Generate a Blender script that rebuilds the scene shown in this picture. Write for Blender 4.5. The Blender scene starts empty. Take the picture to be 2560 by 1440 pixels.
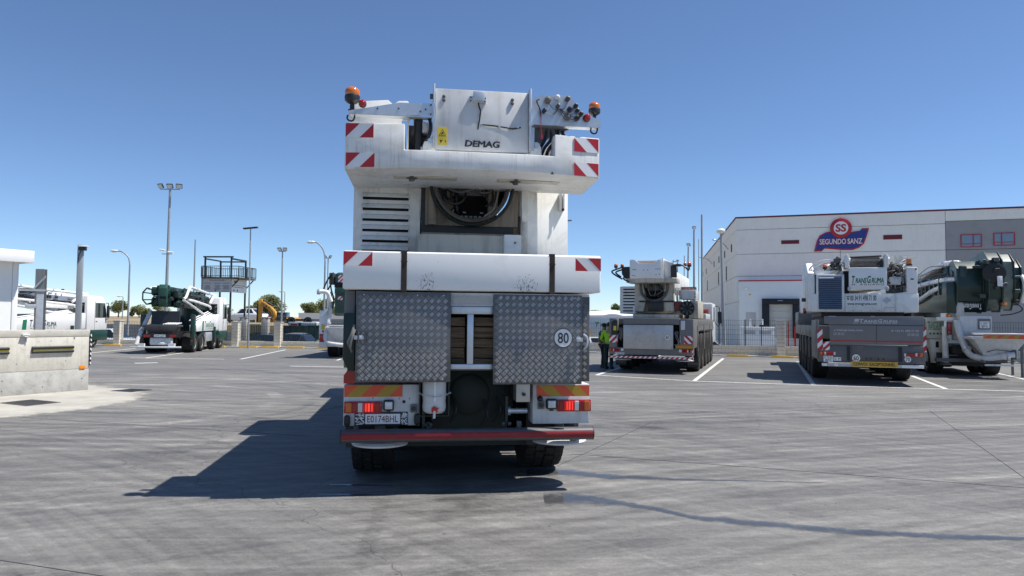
import bpy, bmesh, math, random
from mathutils import Matrix, Vector
random.seed(7)
R = math.radians
S = bpy.context.scene
COL = S.collection

# ------------------------------------------------------------------ camera
cam = bpy.data.cameras.new('camera'); cam.sensor_width = 36.0; cam.lens = 24.96
cam.clip_end = 6000.0; cam.clip_start = 0.05
camo = bpy.data.objects.new('camera', cam); COL.objects.link(camo)
camo.matrix_world = (Matrix.Translation((0, 0, 1.85)) @ Matrix.Rotation(R(90) + math.atan(79 / 1775), 4, 'X')
                     @ Matrix.Rotation(R(0.53), 4, 'Z'))
S.camera = camo

# ------------------------------------------------------------------ sky, sun, exposure
SUN_EL, SUN_AZ = 62.4, 90.6            # azimuth clockwise from +Y
wd = bpy.data.worlds.new('World'); S.world = wd; wd.use_nodes = True
wn = wd.node_tree; bgn = wn.nodes['Background']
sky = wn.nodes.new('ShaderNodeTexSky'); sky.sky_type = 'NISHITA'; sky.sun_disc = False
sky.sun_elevation = R(SUN_EL); sky.sun_rotation = R(SUN_AZ)
sky.altitude = 2500; sky.air_density = 1.0; sky.dust_density = 0.15; sky.ozone_density = 6.0
wn.links.new(sky.outputs[0], bgn.inputs[0]); bgn.inputs[1].default_value = 0.110
sl = bpy.data.lights.new('sun', 'SUN'); sl.energy = 5.0; sl.angle = R(0.53); sl.color = (1.0, 0.955, 0.89)
so = bpy.data.objects.new('sun', sl); COL.objects.link(so)
sd = Vector((math.cos(R(SUN_EL)) * math.sin(R(SUN_AZ)), math.cos(R(SUN_EL)) * math.cos(R(SUN_AZ)), math.sin(R(SUN_EL))))
so.rotation_euler = sd.to_track_quat('Z', 'Y').to_euler(); so.location = sd * 60
vs = S.view_settings; vs.view_transform = 'Standard'; vs.look = 'None'; vs.exposure = 0.40; vs.gamma = 1.0
vs.use_curve_mapping = False
S.render.engine = 'CYCLES'

# ------------------------------------------------------------------ node + material helpers
def nd(nt, t, ins=None, **props):
    n = nt.nodes.new(t)
    for k, v in props.items(): setattr(n, k, v)
    for k, v in (ins or {}).items():
        if isinstance(v, bpy.types.NodeSocket): nt.links.new(v, n.inputs[k])
        else: n.inputs[k].default_value = v
    return n
def mth(nt, op, a, b=0.0, clamp=False):
    return nd(nt, 'ShaderNodeMath', {0: a, 1: b}, operation=op, use_clamp=clamp).outputs[0]
def mrange(nt, v, a, b, c=0.0, d=1.0, smooth=False):
    return nd(nt, 'ShaderNodeMapRange', {0: v, 1: a, 2: b, 3: c, 4: d}, interpolation_type='SMOOTHSTEP' if smooth else 'LINEAR').outputs[0]
def mixc(nt, f, a, b, blend='MIX'):
    n = nt.nodes.new('ShaderNodeMix'); n.data_type = 'RGBA'; n.blend_type = blend
    for i, v in ((0, f), (6, a), (7, b)):
        if isinstance(v, bpy.types.NodeSocket): nt.links.new(v, n.inputs[i])
        else: n.inputs[i].default_value = v if i == 0 else (*v[:3], 1)
    return n.outputs[2]
def noise(nt, vec, scale, detail=5, rough=.55, dist=0.0):
    return nd(nt, 'ShaderNodeTexNoise', {'Vector': vec, 'Scale': scale, 'Detail': detail, 'Roughness': rough, 'Distortion': dist}).outputs[0]
def newmat(name):
    m = bpy.data.materials.new(name); m.use_nodes = True
    return m, m.node_tree, m.node_tree.nodes['Principled BSDF']
def mat(name, col, rough=.5, metal=0.0, var=.08, vs=2.5, dirt=None, streak=None, bump=0.0, bs=60, emis=None, spec=.5, coat=0.0, trans=0.0):
    """paint-like material: tint variation, grime patches and vertical run marks from noise in object space"""
    m, nt, b = newmat(name)
    tc = nd(nt, 'ShaderNodeTexCoord').outputs['Object']
    n1 = noise(nt, tc, vs, 6)
    c = mixc(nt, mrange(nt, n1, .25, .75), [x * (1 - var) for x in col], [min(1, x * (1 + var)) for x in col])
    rsock = None
    if dirt:
        dc, amt, dsc = dirt
        dn = noise(nt, tc, dsc, 9, .65)
        df = mrange(nt, dn, .52, .78, 0, amt)
        c = mixc(nt, df, c, dc)
        rsock = mth(nt, 'ADD', mth(nt, 'MULTIPLY', df, .35), rough, True)
    if streak:
        sc, amt = streak
        mp = nd(nt, 'ShaderNodeMapping', {'Vector': tc, 'Scale': (14, 14, .9)}).outputs[0]
        sn = noise(nt, mp, 1.0, 5, .6)
        c = mixc(nt, mrange(nt, sn, .5, .8, 0, amt), c, sc)
    nt.links.new(c, b.inputs['Base Color'])
    if rsock: nt.links.new(rsock, b.inputs['Roughness'])
    else: b.inputs['Roughness'].default_value = rough
    b.inputs['Metallic'].default_value = metal
    b.inputs['Specular IOR Level'].default_value = spec
    if coat: b.inputs['Coat Weight'].default_value = coat
    if trans: b.inputs['Transmission Weight'].default_value = trans
    if emis: b.inputs['Emission Color'].default_value = (*emis[0], 1); b.inputs['Emission Strength'].default_value = emis[1]
    if bump:
        bn = noise(nt, tc, bs, 4)
        bp = nd(nt, 'ShaderNodeBump', {'Height': bn, 'Strength': bump, 'Distance': .01})
        nt.links.new(bp.outputs[0], b.inputs['Normal'])
    return m

# ------------------------------------------------------------------ mesh helpers
class MB:
    """collects shapes; build() links them as one mesh object"""
    def __init__(s): s.v = []; s.f = []
    def add(s, vs_, fs):
        o = len(s.v); s.v += [tuple(v) for v in vs_]; s.f += [[i + o for i in f] for f in fs]; return s
    def box(s, x0, x1, y0, y1, z0, z1):
        return s.add([(x0, y0, z0), (x1, y0, z0), (x1, y1, z0), (x0, y1, z0), (x0, y0, z1), (x1, y0, z1), (x1, y1, z1), (x0, y1, z1)],
                     [(0, 3, 2, 1), (4, 5, 6, 7), (0, 1, 5, 4), (1, 2, 6, 5), (2, 3, 7, 6), (3, 0, 4, 7)])
    def pr(s, pts, ax, a, b):
        """polygon extruded along an axis: 'y' takes (x,z), 'x' takes (y,z), 'z' takes (x,y)"""
        f = {'y': lambda p, t: (p[0], t, p[1]), 'x': lambda p, t: (t, p[0], p[1]), 'z': lambda p, t: (p[0], p[1], t)}[ax]
        n = len(pts)
        return s.add([f(p, a) for p in pts] + [f(p, b) for p in pts],
                     [list(range(n)), list(range(2 * n - 1, n - 1, -1))] + [(i, (i + 1) % n, n + (i + 1) % n, n + i) for i in range(n)])
    def cyl(s, p, q, r, n=12, r2=None):
        p, q = Vector(p), Vector(q); r2 = r if r2 is None else r2
        d = (q - p).normalized(); u = d.orthogonal().normalized(); w = d.cross(u)
        ring = lambda c, rr: [c + (u * math.cos(2 * math.pi * i / n) + w * math.sin(2 * math.pi * i / n)) * rr for i in range(n)]
        return s.add(ring(p, r) + ring(q, r2), [list(range(n))[::-1], list(range(n, 2 * n))] + [(i, (i + 1) % n, n + (i + 1) % n, n + i) for i in range(n)])
    def tube(s, pts, r, n=8):
        pts = [Vector(p) for p in pts]; rings = []; up = None
        for i, p in enumerate(pts):
            d = (pts[min(i + 1, len(pts) - 1)] - pts[max(i - 1, 0)]).normalized()
            u = d.orthogonal().normalized() if up is None else (up - d * up.dot(d)).normalized()
            up = u; w = d.cross(u)
            rr = r[i] if isinstance(r, (list, tuple)) else r
            rings.append([p + (u * math.cos(2 * math.pi * k / n) + w * math.sin(2 * math.pi * k / n)) * rr for k in range(n)])
        fs = [list(range(n))[::-1], [len(pts) * n - n + k for k in range(n)]]
        for i in range(len(pts) - 1):
            fs += [(i * n + k, i * n + (k + 1) % n, (i + 1) * n + (k + 1) % n, (i + 1) * n + k) for k in range(n)]
        return s.add([v for rg in rings for v in rg], fs)
    def curve(s, pts, r, n=8, m=6):
        """tube through a Catmull-Rom spline"""
        P = [Vector(p) for p in pts]; P = [P[0] * 2 - P[1]] + P + [P[-1] * 2 - P[-2]]; out = []
        for i in range(1, len(P) - 2):
            for k in range(m):
                t = k / m; a, b, c, d = P[i - 1], P[i], P[i + 1], P[i + 2]
                out.append(.5 * ((2 * b) + (c - a) * t + (2 * a - 5 * b + 4 * c - d) * t * t + (3 * b - a - 3 * c + d) * t ** 3))
        out.append(P[-2]); return s.tube(out, r, n)
    def lathe(s, prof, c=(0, 0, 0), ax='z', n=20):
        f = {'z': lambda a, b, h: (a, b, h), 'x': lambda a, b, h: (h, a, b), 'y': lambda a, b, h: (a, h, b)}[ax]
        vs_ = []; fs = []
        for r, h in prof:
            for k in range(n):
                t = 2 * math.pi * k / n; x, y, z = f(r * math.cos(t), r * math.sin(t), h); vs_.append((c[0] + x, c[1] + y, c[2] + z))
        for i in range(len(prof) - 1):
            fs += [(i * n + k, i * n + (k + 1) % n, (i + 1) * n + (k + 1) % n, (i + 1) * n + k) for k in range(n)]
        if prof[0][0] > 1e-4: fs.append(list(range(n))[::-1])
        if prof[-1][0] > 1e-4: fs.append([(len(prof) - 1) * n + k for k in range(n)])
        return s.add(vs_, fs)
    def sph(s, c, r, n=12, sx=1, sy=1, sz=1):
        m = n // 2; prof = [(r * math.sin(math.pi * i / m), -r * math.cos(math.pi * i / m)) for i in range(m + 1)]
        o = len(s.v); s.lathe([(max(p[0], 1e-5), p[1]) for p in prof], (0, 0, 0), 'z', n)
        for i in range(o, len(s.v)): v = s.v[i]; s.v[i] = (c[0] + v[0] * sx, c[1] + v[1] * sy, c[2] + v[2] * sz)
        return s
    def mesh(s, name, mt, bev=0, smooth=False, ang=35, seg=2):
        me = bpy.data.meshes.new(name)
        bm = bmesh.new(); vv = [bm.verts.new(v) for v in s.v]
        for f in s.f:
            try: bm.faces.new([vv[i] for i in f])
            except ValueError: pass
        bmesh.ops.recalc_face_normals(bm, faces=bm.faces)
        if bev:
            es = [e for e in bm.edges if len(e.link_faces) == 2 and e.calc_face_angle(0) > .5]
            bmesh.ops.bevel(bm, geom=es, offset=bev, segments=seg, affect='EDGES', clamp_overlap=True, profile=.5)
        bm.to_mesh(me); bm.free()
        if smooth or bev:
            for p in me.polygons: p.use_smooth = True
            me.set_sharp_from_angle(angle=R(ang))
        if mt: me.materials.append(mt)
        return me
    def build(s, name, mt, parent=None, bev=0, smooth=False, ang=35, label=None, kind=None, seg=2):
        return put(name, s.mesh(name, mt, bev, smooth, ang, seg), parent, label=label, kind=kind)
def put(name, me, parent=None, loc=None, rot=None, label=None, kind=None):
    o = bpy.data.objects.new(name, me); COL.objects.link(o)
    if parent: o.parent = parent
    if loc: o.location = loc
    if rot: o.rotation_euler = rot
    if label: o['label'] = label
    if kind: o['kind'] = kind
    return o
def tag(o, label, cat, group=None):
    o['label'] = label; o['category'] = cat
    if group: o['group'] = group
    return o
def thing(name, label, cat, loc=(0, 0, 0), yaw=0.0, group=None):
    o = bpy.data.objects.new(name, None); COL.objects.link(o); o.location = loc; o.rotation_euler = (0, 0, R(yaw))
    o.empty_display_size = .2
    return tag(o, label, cat, group)
def struct(o): o['kind'] = 'structure'; return o
def copy_tree(o, parent=None):
    c = o.copy(); COL.objects.link(c); c.parent = parent
    for ch in list(o.children): copy_tree(ch, c)
    return c
def clip(poly, a, b, c):
    out = []
    for i, p in enumerate(poly):
        q = poly[(i + 1) % len(poly)]; dp = a * p[0] + b * p[1] - c; dq = a * q[0] + b * q[1] - c
        if dp >= 0: out.append(p)
        if dp * dq < 0: t = dp / (dp - dq); out.append((p[0] + (q[0] - p[0]) * t, p[1] + (q[1] - p[1]) * t))
    return out
def rect(x0, x1, z0, z1): return [(x0, z0), (x1, z0), (x1, z1), (x0, z1)]
def stripes(parent, name, x0, x1, z0, z1, y, base, top, width, sign, start=0.0, t=.003, slope=1.0):
    """reflective board: a flat sheet with slanting bands, rear face at y"""
    b = MB().pr(rect(x0, x1, z0, z1), 'y', y - t, y).build(name, base, parent)
    k = start
    bands = MB()
    lo = -(z1 - z0) * slope - width * 2; hi = (x1 - x0) + (z1 - z0) * slope + width * 2
    u = lo + start + ((z1 - z0) * slope if sign < 0 else 0)
    while u < hi:
        pl = [(p[0] - x0, p[1] - z0) for p in rect(x0, x1, z0, z1)]
        pl = clip(pl, 1, -sign * slope, u); pl = clip(pl, -1, sign * slope, -(u + width)) if len(pl) > 2 else []
        if len(pl) > 2: bands.pr([(p[0] + x0, p[1] + z0) for p in pl], 'y', y - t - .0015, y - t + .0005)
        u += width * 2
    if bands.v: bands.build('stripe', top, b)
    return b
def text_mesh(s, mt, bold=0.0, shear=0.0, spacing=1.0):
    cu = bpy.data.curves.new('t', 'FONT'); cu.body = s; cu.extrude = .004; cu.bevel_depth = bold; cu.bevel_resolution = 0; cu.shear = shear
    cu.space_character = spacing; cu.resolution_u = 3
    ob = bpy.data.objects.new('t', cu); COL.objects.link(ob)
    dg = bpy.context.evaluated_depsgraph_get()
    me = bpy.data.meshes.new_from_object(ob.evaluated_get(dg))
    bpy.data.objects.remove(ob); bpy.data.curves.remove(cu)
    me.materials.clear(); me.materials.append(mt); return me
def text(s, parent, mt, x0, x1, z0, z1, y, bold=0.0, shear=0.0, spacing=1.0, t=.002, face='-y', name='lettering', flip=False):
    """raised lettering filling the rectangle; face '-y' reads from behind, '-x'/'+x' from the sides (x0..x1 then run along y)"""
    me = text_mesh(s, mt, bold, shear, spacing)
    xs = [v.co.x for v in me.vertices]; ys = [v.co.y for v in me.vertices]; zs = [v.co.z for v in me.vertices]
    ax, bx, ay, by, az, bz = min(xs), max(xs), min(ys), max(ys), min(zs), max(zs)
    for v in me.vertices:
        a = (v.co.x - ax) / (bx - ax); b = (v.co.y - ay) / (by - ay); c = (v.co.z - az) / (bz - az)
        if flip: a, b = 1 - a, 1 - b
        u = x0 + (x1 - x0) * a; w = z0 + (z1 - z0) * b; d = t * c
        v.co = (u, y - d, w) if face == '-y' else ((y + d, u, w) if face == '+x' else (y - d, -u, w))
    return put(name, me, parent)
def caps_logo(parent, mt, x0, x1, z0, z1, y, face='-y', flip=False):
    """slanted small-capitals name with tall first letters"""
    words = [('T', 1.0, .115), ('RANS', .72, .36), ('G', 1.0, .135), ('RUMA', .72, .39)]
    x = 0.0
    for w, h, wd_ in words:
        a, b = x0 + (x1 - x0) * x, x0 + (x1 - x0) * (x + wd_ - .012)
        zz0, zz1 = z0, z0 + (z1 - z0) * h
        if flip: a, b = x0 + x1 - b, x0 + x1 - a; zz0, zz1 = z1 - (z1 - z0) * h, z1
        text(w, parent, mt, a, b, zz0, zz1, y, bold=.032, shear=.22, spacing=.97, face=face, flip=flip)
        x += wd_
# ------------------------------------------------------------------ materials
GRIME = (.16, .13, .095)
M = {}
def grubby(name, col, amt=1.0, rough=.42):
    """work-worn paint: soft grime, run marks, rust specks and scuffs"""
    m, nt, b = newmat(name)
    tc = nd(nt, 'ShaderNodeTexCoord').outputs['Object']
    c = mixc(nt, noise(nt, tc, 1.7, 6), [x * .94 for x in col], [min(1, x * 1.04) for x in col])
    g1 = mrange(nt, noise(nt, tc, 1.3, 9, .72, .6), .48, .72, 0, .62 * amt); c = mixc(nt, g1, c, (.36, .32, .245))
    for sc, lo, k, cc in (((16, 16, .8), .53, .65, (.33, .28, .20)), ((45, 45, 1.6), .58, .75, (.22, .15, .09))):
        mp = nd(nt, 'ShaderNodeMapping', {'Vector': tc, 'Scale': sc}).outputs[0]
        c = mixc(nt, mth(nt, 'MULTIPLY', mrange(nt, noise(nt, mp, 1, 5, .6), lo, lo + .2, 0, k * amt), mrange(nt, noise(nt, tc, .9, 3), .42, .62)), c, cc)
    sp = mrange(nt, noise(nt, tc, 55, 4, .7), .68, .72, 0, .85 * amt); c = mixc(nt, mth(nt, 'MULTIPLY', sp, mrange(nt, noise(nt, tc, 2.2, 4), .48, .62)), c, (.10, .055, .035))
    sf = mrange(nt, noise(nt, nd(nt, 'ShaderNodeMapping', {'Vector': tc, 'Scale': (9, 9, 60), 'Rotation': (0, .5, 0)}).outputs[0], 1, 5, .7), .70, .74, 0, .5 * amt); c = mixc(nt, sf, c, (.30, .29, .27))
    nt.links.new(c, b.inputs['Base Color']); nt.links.new(mrange(nt, g1, 0, .5, rough, .75), b.inputs['Roughness'])
    bp = nd(nt, 'ShaderNodeBump', {'Height': noise(nt, tc, 3.0, 3), 'Strength': .12, 'Distance': .02}); nt.links.new(bp.outputs[0], b.inputs['Normal'])
    return m
M['white'] = grubby('white_paint', (.82, .82, .79))
M['cream'] = mat('cream_paint', (.54, .505, .42), .45, var=.07, dirt=((.16, .12, .085), .85, 2.2), streak=((.18, .13, .09), .7))
M['clean'] = mat('clean_white', (.80, .80, .79), .32, var=.03, dirt=((.5, .47, .4), .14, 2.0))
M['greyw'] = mat('light_grey_paint', (.62, .63, .63), .42, var=.05, dirt=((.25, .22, .18), .5, 2.5), streak=((.28, .24, .2), .35))
M['galv'] = mat('galvanised_steel', (.60, .63, .66), .36, .55, var=.10, vs=9, dirt=((.32, .33, .33), .5, 3))
M['alu'] = mat('tread_aluminium', (.125, .125, .126), .45, .45, var=.08, vs=4, dirt=((.26, .25, .23), .55, 3.0))
M['alu2'] = mat('worn_aluminium', (.48, .48, .48), .40, .75, var=.12, vs=4, dirt=((.22, .21, .19), .6, 3.0))
M['pitch'] = mat('shaded_underbody', (.004, .011, .009), .6, var=.2)  # blacker version of the dark green, deepening the shade underneath by colour
M['soot'] = mat('sooty_cream', (.24, .20, .15), .6, var=.2, dirt=((.035, .025, .018), .95, 2.8), streak=((.06, .04, .025), .9))
M['tread'] = mat('polished_tread', (.66, .66, .65), .28, .5, var=.1, vs=5, dirt=((.4, .38, .34), .6, 3.0))
M['steel'] = mat('dark_steel', (.12, .12, .125), .5, .6, var=.2, dirt=((.05, .04, .035), .6, 4))
M['pipe'] = mat('bumper_tube', (.085, .09, .098), .42, .1, var=.15, vs=6, dirt=((.15, .13, .12), .6, 5))
M['black'] = mat('black_rubber', (.016, .016, .017), .55, var=.2)
M['blackp'] = mat('black_plastic', (.022, .022, .024), .38, var=.15)
M['tyre'] = mat('tyre_rubber', (.013, .0125, .012), .8, var=.3, vs=6, dirt=((.085, .08, .07), .55, 5), bump=.2, bs=40)
M['rim'] = mat('wheel_rim', (.50, .50, .49), .4, .5, var=.12, dirt=((.14, .12, .1), .7, 5))
M['rimd'] = mat('dark_rim', (.05, .05, .05), .5, .4, var=.2, dirt=((.16, .14, .11), .7, 5))
M['dgreen'] = mat('dark_green_paint', (.005, .020, .016), .38, var=.15, dirt=((.06, .055, .045), .5, 3))
M['green'] = mat('green_paint', (.009, .050, .036), .36, var=.12, dirt=((.07, .075, .06), .45, 3), coat=.2)
M['lgreen'] = mat('letter_green', (.01, .17, .075), .45, var=.05)
M['red'] = mat('reflective_red', (.46, .012, .02), .35, var=.06)
M['rwhite'] = mat('reflective_white', (.80, .80, .80), .35, var=.03)
M['orange'] = mat('board_orange', (.72, .095, .035), .4, var=.08, dirt=((.2, .07, .04), .4, 6))
M['yelb'] = mat('board_yellow', (.44, .27, .025), .4, var=.08, dirt=((.2, .12, .04), .4, 6))
M['yellow'] = mat('sticker_yellow', (.70, .53, .04), .45, var=.05)
M['ink'] = mat('black_ink', (.012, .012, .016), .45, var=.05)
M['inkr'] = mat('maroon_ink', (.13, .012, .03), .45, var=.05)
M['amber'] = mat('amber_lens', (.62, .15, .012), .12, var=.08, coat=.6, spec=.6)
M['redl'] = mat('red_lens', (.34, .006, .008), .12, var=.08, coat=.6)
M['redon'] = mat('lit_brake_lens', (.55, .01, .01), .12, var=.05, coat=.6, emis=((1, .015, .012), .10))
M['redhot'] = mat('brake_glow_streak', (.7, .02, .015), .2, var=.05, emis=((1, .05, .03), .9))  # brighter red for the highlight streaks on the lit lens
M['clear'] = mat('clear_lens', (.66, .68, .69), .12, var=.06, coat=.5)
M['glass'] = mat('dark_glass', (.015, .02, .024), .05, var=.1, spec=.8, coat=.4)
M['glassl'] = mat('window_glass', (.16, .21, .28), .04, var=.1, spec=.9, coat=.5)
M['wood'] = mat('old_timber', (.30, .205, .12), .75, var=.3, vs=5, dirt=((.07, .05, .035), .85, 5), bump=.6, bs=25)
def woodmat():
    m, nt, b = newmat('old_timber')
    tc = nd(nt, 'ShaderNodeTexCoord').outputs['Object']; rnd = nd(nt, 'ShaderNodeObjectInfo').outputs['Random']
    off = nd(nt, 'ShaderNodeVectorMath', {0: tc, 1: nd(nt, 'ShaderNodeCombineXYZ', {2: mth(nt, 'MULTIPLY', rnd, 7.0)}).outputs[0]}, operation='ADD').outputs[0]
    g = noise(nt, nd(nt, 'ShaderNodeMapping', {'Vector': off, 'Scale': (3, 20, 42)}).outputs[0], 1, 6, .65, .6)
    c = mixc(nt, mrange(nt, g, .3, .7), (.045, .030, .018), (.30, .20, .115))
    c = mixc(nt, mth(nt, 'MULTIPLY', rnd, .6), c, (.10, .075, .05)); nt.links.new(c, b.inputs['Base Color']); b.inputs['Roughness'].default_value = .85
    nt.links.new(nd(nt, 'ShaderNodeBump', {'Height': g, 'Strength': .7, 'Distance': .01}).outputs[0], b.inputs['Normal']); return m
M['wood'] = woodmat()
M['webb'] = mat('strap_webbing', (.034, .027, .023), .85, var=.3, vs=9, dirt=((.14, .09, .06), .6, 8), bump=.4, bs=120)
M['poly'] = mat('milky_plastic', (.62, .63, .62), .35, var=.06, dirt=((.3, .29, .26), .4, 4))
M['redp'] = mat('red_plastic', (.50, .02, .018), .35, var=.06)
M['grey'] = mat('grey_paint', (.115, .118, .125), .42, var=.08, dirt=((.17, .16, .145), .5, 3))
M['greym'] = mat('mid_grey_paint', (.165, .163, .157), .45, var=.08, dirt=((.12, .105, .09), .6, 3), streak=((.12, .1, .085), .4))
M['greyl'] = mat('letter_grey', (.50, .51, .53), .45, var=.04)
M['pole'] = mat('pole_galvanised', (.34, .36, .37), .5, .3, var=.1, vs=3)
M['conc'] = mat('grey_concrete', (.40, .385, .345), .85, var=.14, vs=1.6, dirt=((.23, .22, .20), .55, 2.6), bump=.25, bs=30)
M['block'] = mat('split_block', (.66, .62, .53), .92, var=.18, vs=1.3, dirt=((.40, .365, .30), .6, 5), bump=.7, bs=22)
M['mortar'] = mat('mortar', (.27, .25, .215), .95, var=.15)
M['gblock'] = mat('grey_block', (.36, .345, .315), .92, var=.15, vs=1.0, dirt=((.16, .15, .13), .5, 4), bump=.4, bs=20)
M['steelg'] = mat('green_fence_steel', (.012, .045, .038), .5, var=.1)
M['dsteel'] = mat('anthracite_steel', (.03, .034, .037), .5, .2, var=.1)
M['yelp'] = mat('yellow_kerb_paint', (.62, .38, .05), .7, var=.12, dirt=((.40, .35, .27), .6, 4))
M['wline'] = mat('road_paint', (.60, .60, .57), .75, var=.15, vs=3, dirt=((.15, .148, .143), .95, 6))
M['exc'] = mat('excavator_yellow', (.58, .30, .04), .45, var=.1, dirt=((.25, .17, .08), .6, 2))
M['hivis'] = mat('hi_vis_cloth', (.36, .74, .03), .8, var=.08)
M['cloth'] = mat('black_cloth', (.018, .018, .022), .85, var=.2)
M['trous'] = mat('dark_green_trousers', (.014, .04, .033), .85, var=.2)
M['skin'] = mat('skin', (.36, .19, .12), .5, var=.08)
M['hair'] = mat('dark_hair', (.02, .014, .011), .7, var=.2)
M['shoe'] = mat('work_shoe', (.02, .018, .017), .6, var=.2)
M['bark'] = mat('bark', (.10, .075, .05), .9, var=.25, bump=.5, bs=20)
M['wall_w'] = mat('precast_panel', (.88, .855, .79), .75, var=.03, vs=.7, dirt=((.70, .67, .60), .4, .9), streak=((.66, .62, .55), .3), bump=.08, bs=30)
M['wall_g'] = mat('grey_precast_panel', (.33, .325, .33), .75, var=.04, vs=.7, dirt=((.18, .18, .19), .4, .9), bump=.08, bs=30)
M['wine'] = mat('wine_red_trim', (.16, .012, .025), .5, var=.06)
M['signr'] = mat('sign_red', (.46, .014, .03), .4, var=.04)
M['signb'] = mat('sign_blue', (.010, .045, .26), .4, var=.05)
M['dockb'] = mat('dock_rubber', (.013, .015, .022), .7, var=.15)
M['dockd'] = mat('dock_door', (.58, .56, .52), .5, var=.04)
M['core'] = mat('wall_core', (.34, .33, .32), .9, var=.1)
M['booth'] = mat('booth_panel', (.84, .84, .82), .4, var=.02, dirt=((.6, .6, .58), .2, 2))
M['darkv'] = mat('opening_shade', (.006, .006, .007), .9, var=.1)  # near black, mostly standing in for shade inside slots, gaps and recesses
M['rust'] = mat('rusty_primer', (.18, .03, .02), .6, var=.15)
M['hose'] = mat('black_hose', (.013, .013, .014), .42, var=.2)
M['hoseg'] = mat('grey_hose', (.20, .195, .18), .5, .2, var=.15)
M['bluel'] = mat('radiator_dark', (.03, .04, .07), .5, .3, var=.2)
M['louv'] = mat('radiator_slats', (.20, .26, .36), .4, .4, var=.1)

def leafmat(name, a, b):
    m, nt, p = newmat(name)
    g = nd(nt, 'ShaderNodeNewGeometry')
    c = mixc(nt, g.outputs['Random Per Island'], a, b)
    nt.links.new(c, p.inputs['Base Color']); p.inputs['Roughness'].default_value = .7
    p.inputs['Specular IOR Level'].default_value = .2
    tr = nd(nt, 'ShaderNodeBsdfTranslucent', {'Color': c}); mx = nd(nt, 'ShaderNodeMixShader', {0: .35, 1: p.outputs[0], 2: tr.outputs[0]})
    nt.links.new(mx.outputs[0], nt.nodes['Material Output'].inputs[0])
    return m
M['leaf'] = leafmat('olive_leaf', (.13, .15, .055), (.24, .26, .12))
M['leaf2'] = leafmat('young_leaf', (.06, .10, .02), (.14, .17, .05))

def chipped():
    """lower counterweight: white paint with two rubbed patches, scratches and chipped bottom edge"""
    m, nt, b = newmat('chipped_white_paint')
    tc = nd(nt, 'ShaderNodeTexCoord').outputs['Object']; sx = nd(nt, 'ShaderNodeSeparateXYZ', {0: tc})
    X, Z = sx.outputs[0], sx.outputs[2]
    n1 = noise(nt, tc, 2.5, 6); c = mixc(nt, n1, (.80, .80, .77), (.87, .87, .85))
    def patch(cx, cz, wx, wz):
        dx = mth(nt, 'DIVIDE', mth(nt, 'SUBTRACT', X, cx), wx); dz = mth(nt, 'DIVIDE', mth(nt, 'SUBTRACT', Z, cz), wz)
        d = mth(nt, 'ADD', mth(nt, 'MULTIPLY', dx, dx), mth(nt, 'MULTIPLY', dz, dz))
        return mrange(nt, d, 0, 1, 1, 0, True)
    pm = mth(nt, 'MAXIMUM', patch(-.50, 2.22, .17, .21), patch(.55, 2.22, .26, .19))
    pm = mth(nt, 'MAXIMUM', pm, mth(nt, 'MULTIPLY', mrange(nt, Z, 2.19, 2.135, 0, 1), .8))
    pm = mth(nt, 'MAXIMUM', pm, mth(nt, 'MULTIPLY', patch(-.45, 2.45, .55, .12), .55))
    ch = noise(nt, tc, 34, 9, .78); sc = noise(nt, nd(nt, 'ShaderNodeMapping', {'Vector': tc, 'Scale': (70, 70, 18), 'Rotation': (0, .25, 0)}).outputs[0], 1, 7, .72)
    v = mth(nt, 'ADD', mth(nt, 'MAXIMUM', ch, sc), mth(nt, 'MULTIPLY', pm, .19))
    f = mrange(nt, v, .728, .775)
    c = mixc(nt, f, c, (.055, .04, .032))
    c = mixc(nt, mth(nt, 'MULTIPLY', mrange(nt, noise(nt, tc, 5, 8, .65), .55, .8), .35), c, (.46, .44, .40))
    nt.links.new(c, b.inputs['Base Color']); b.inputs['Roughness'].default_value = .4
    return m
M['chip'] = chipped()

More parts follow.
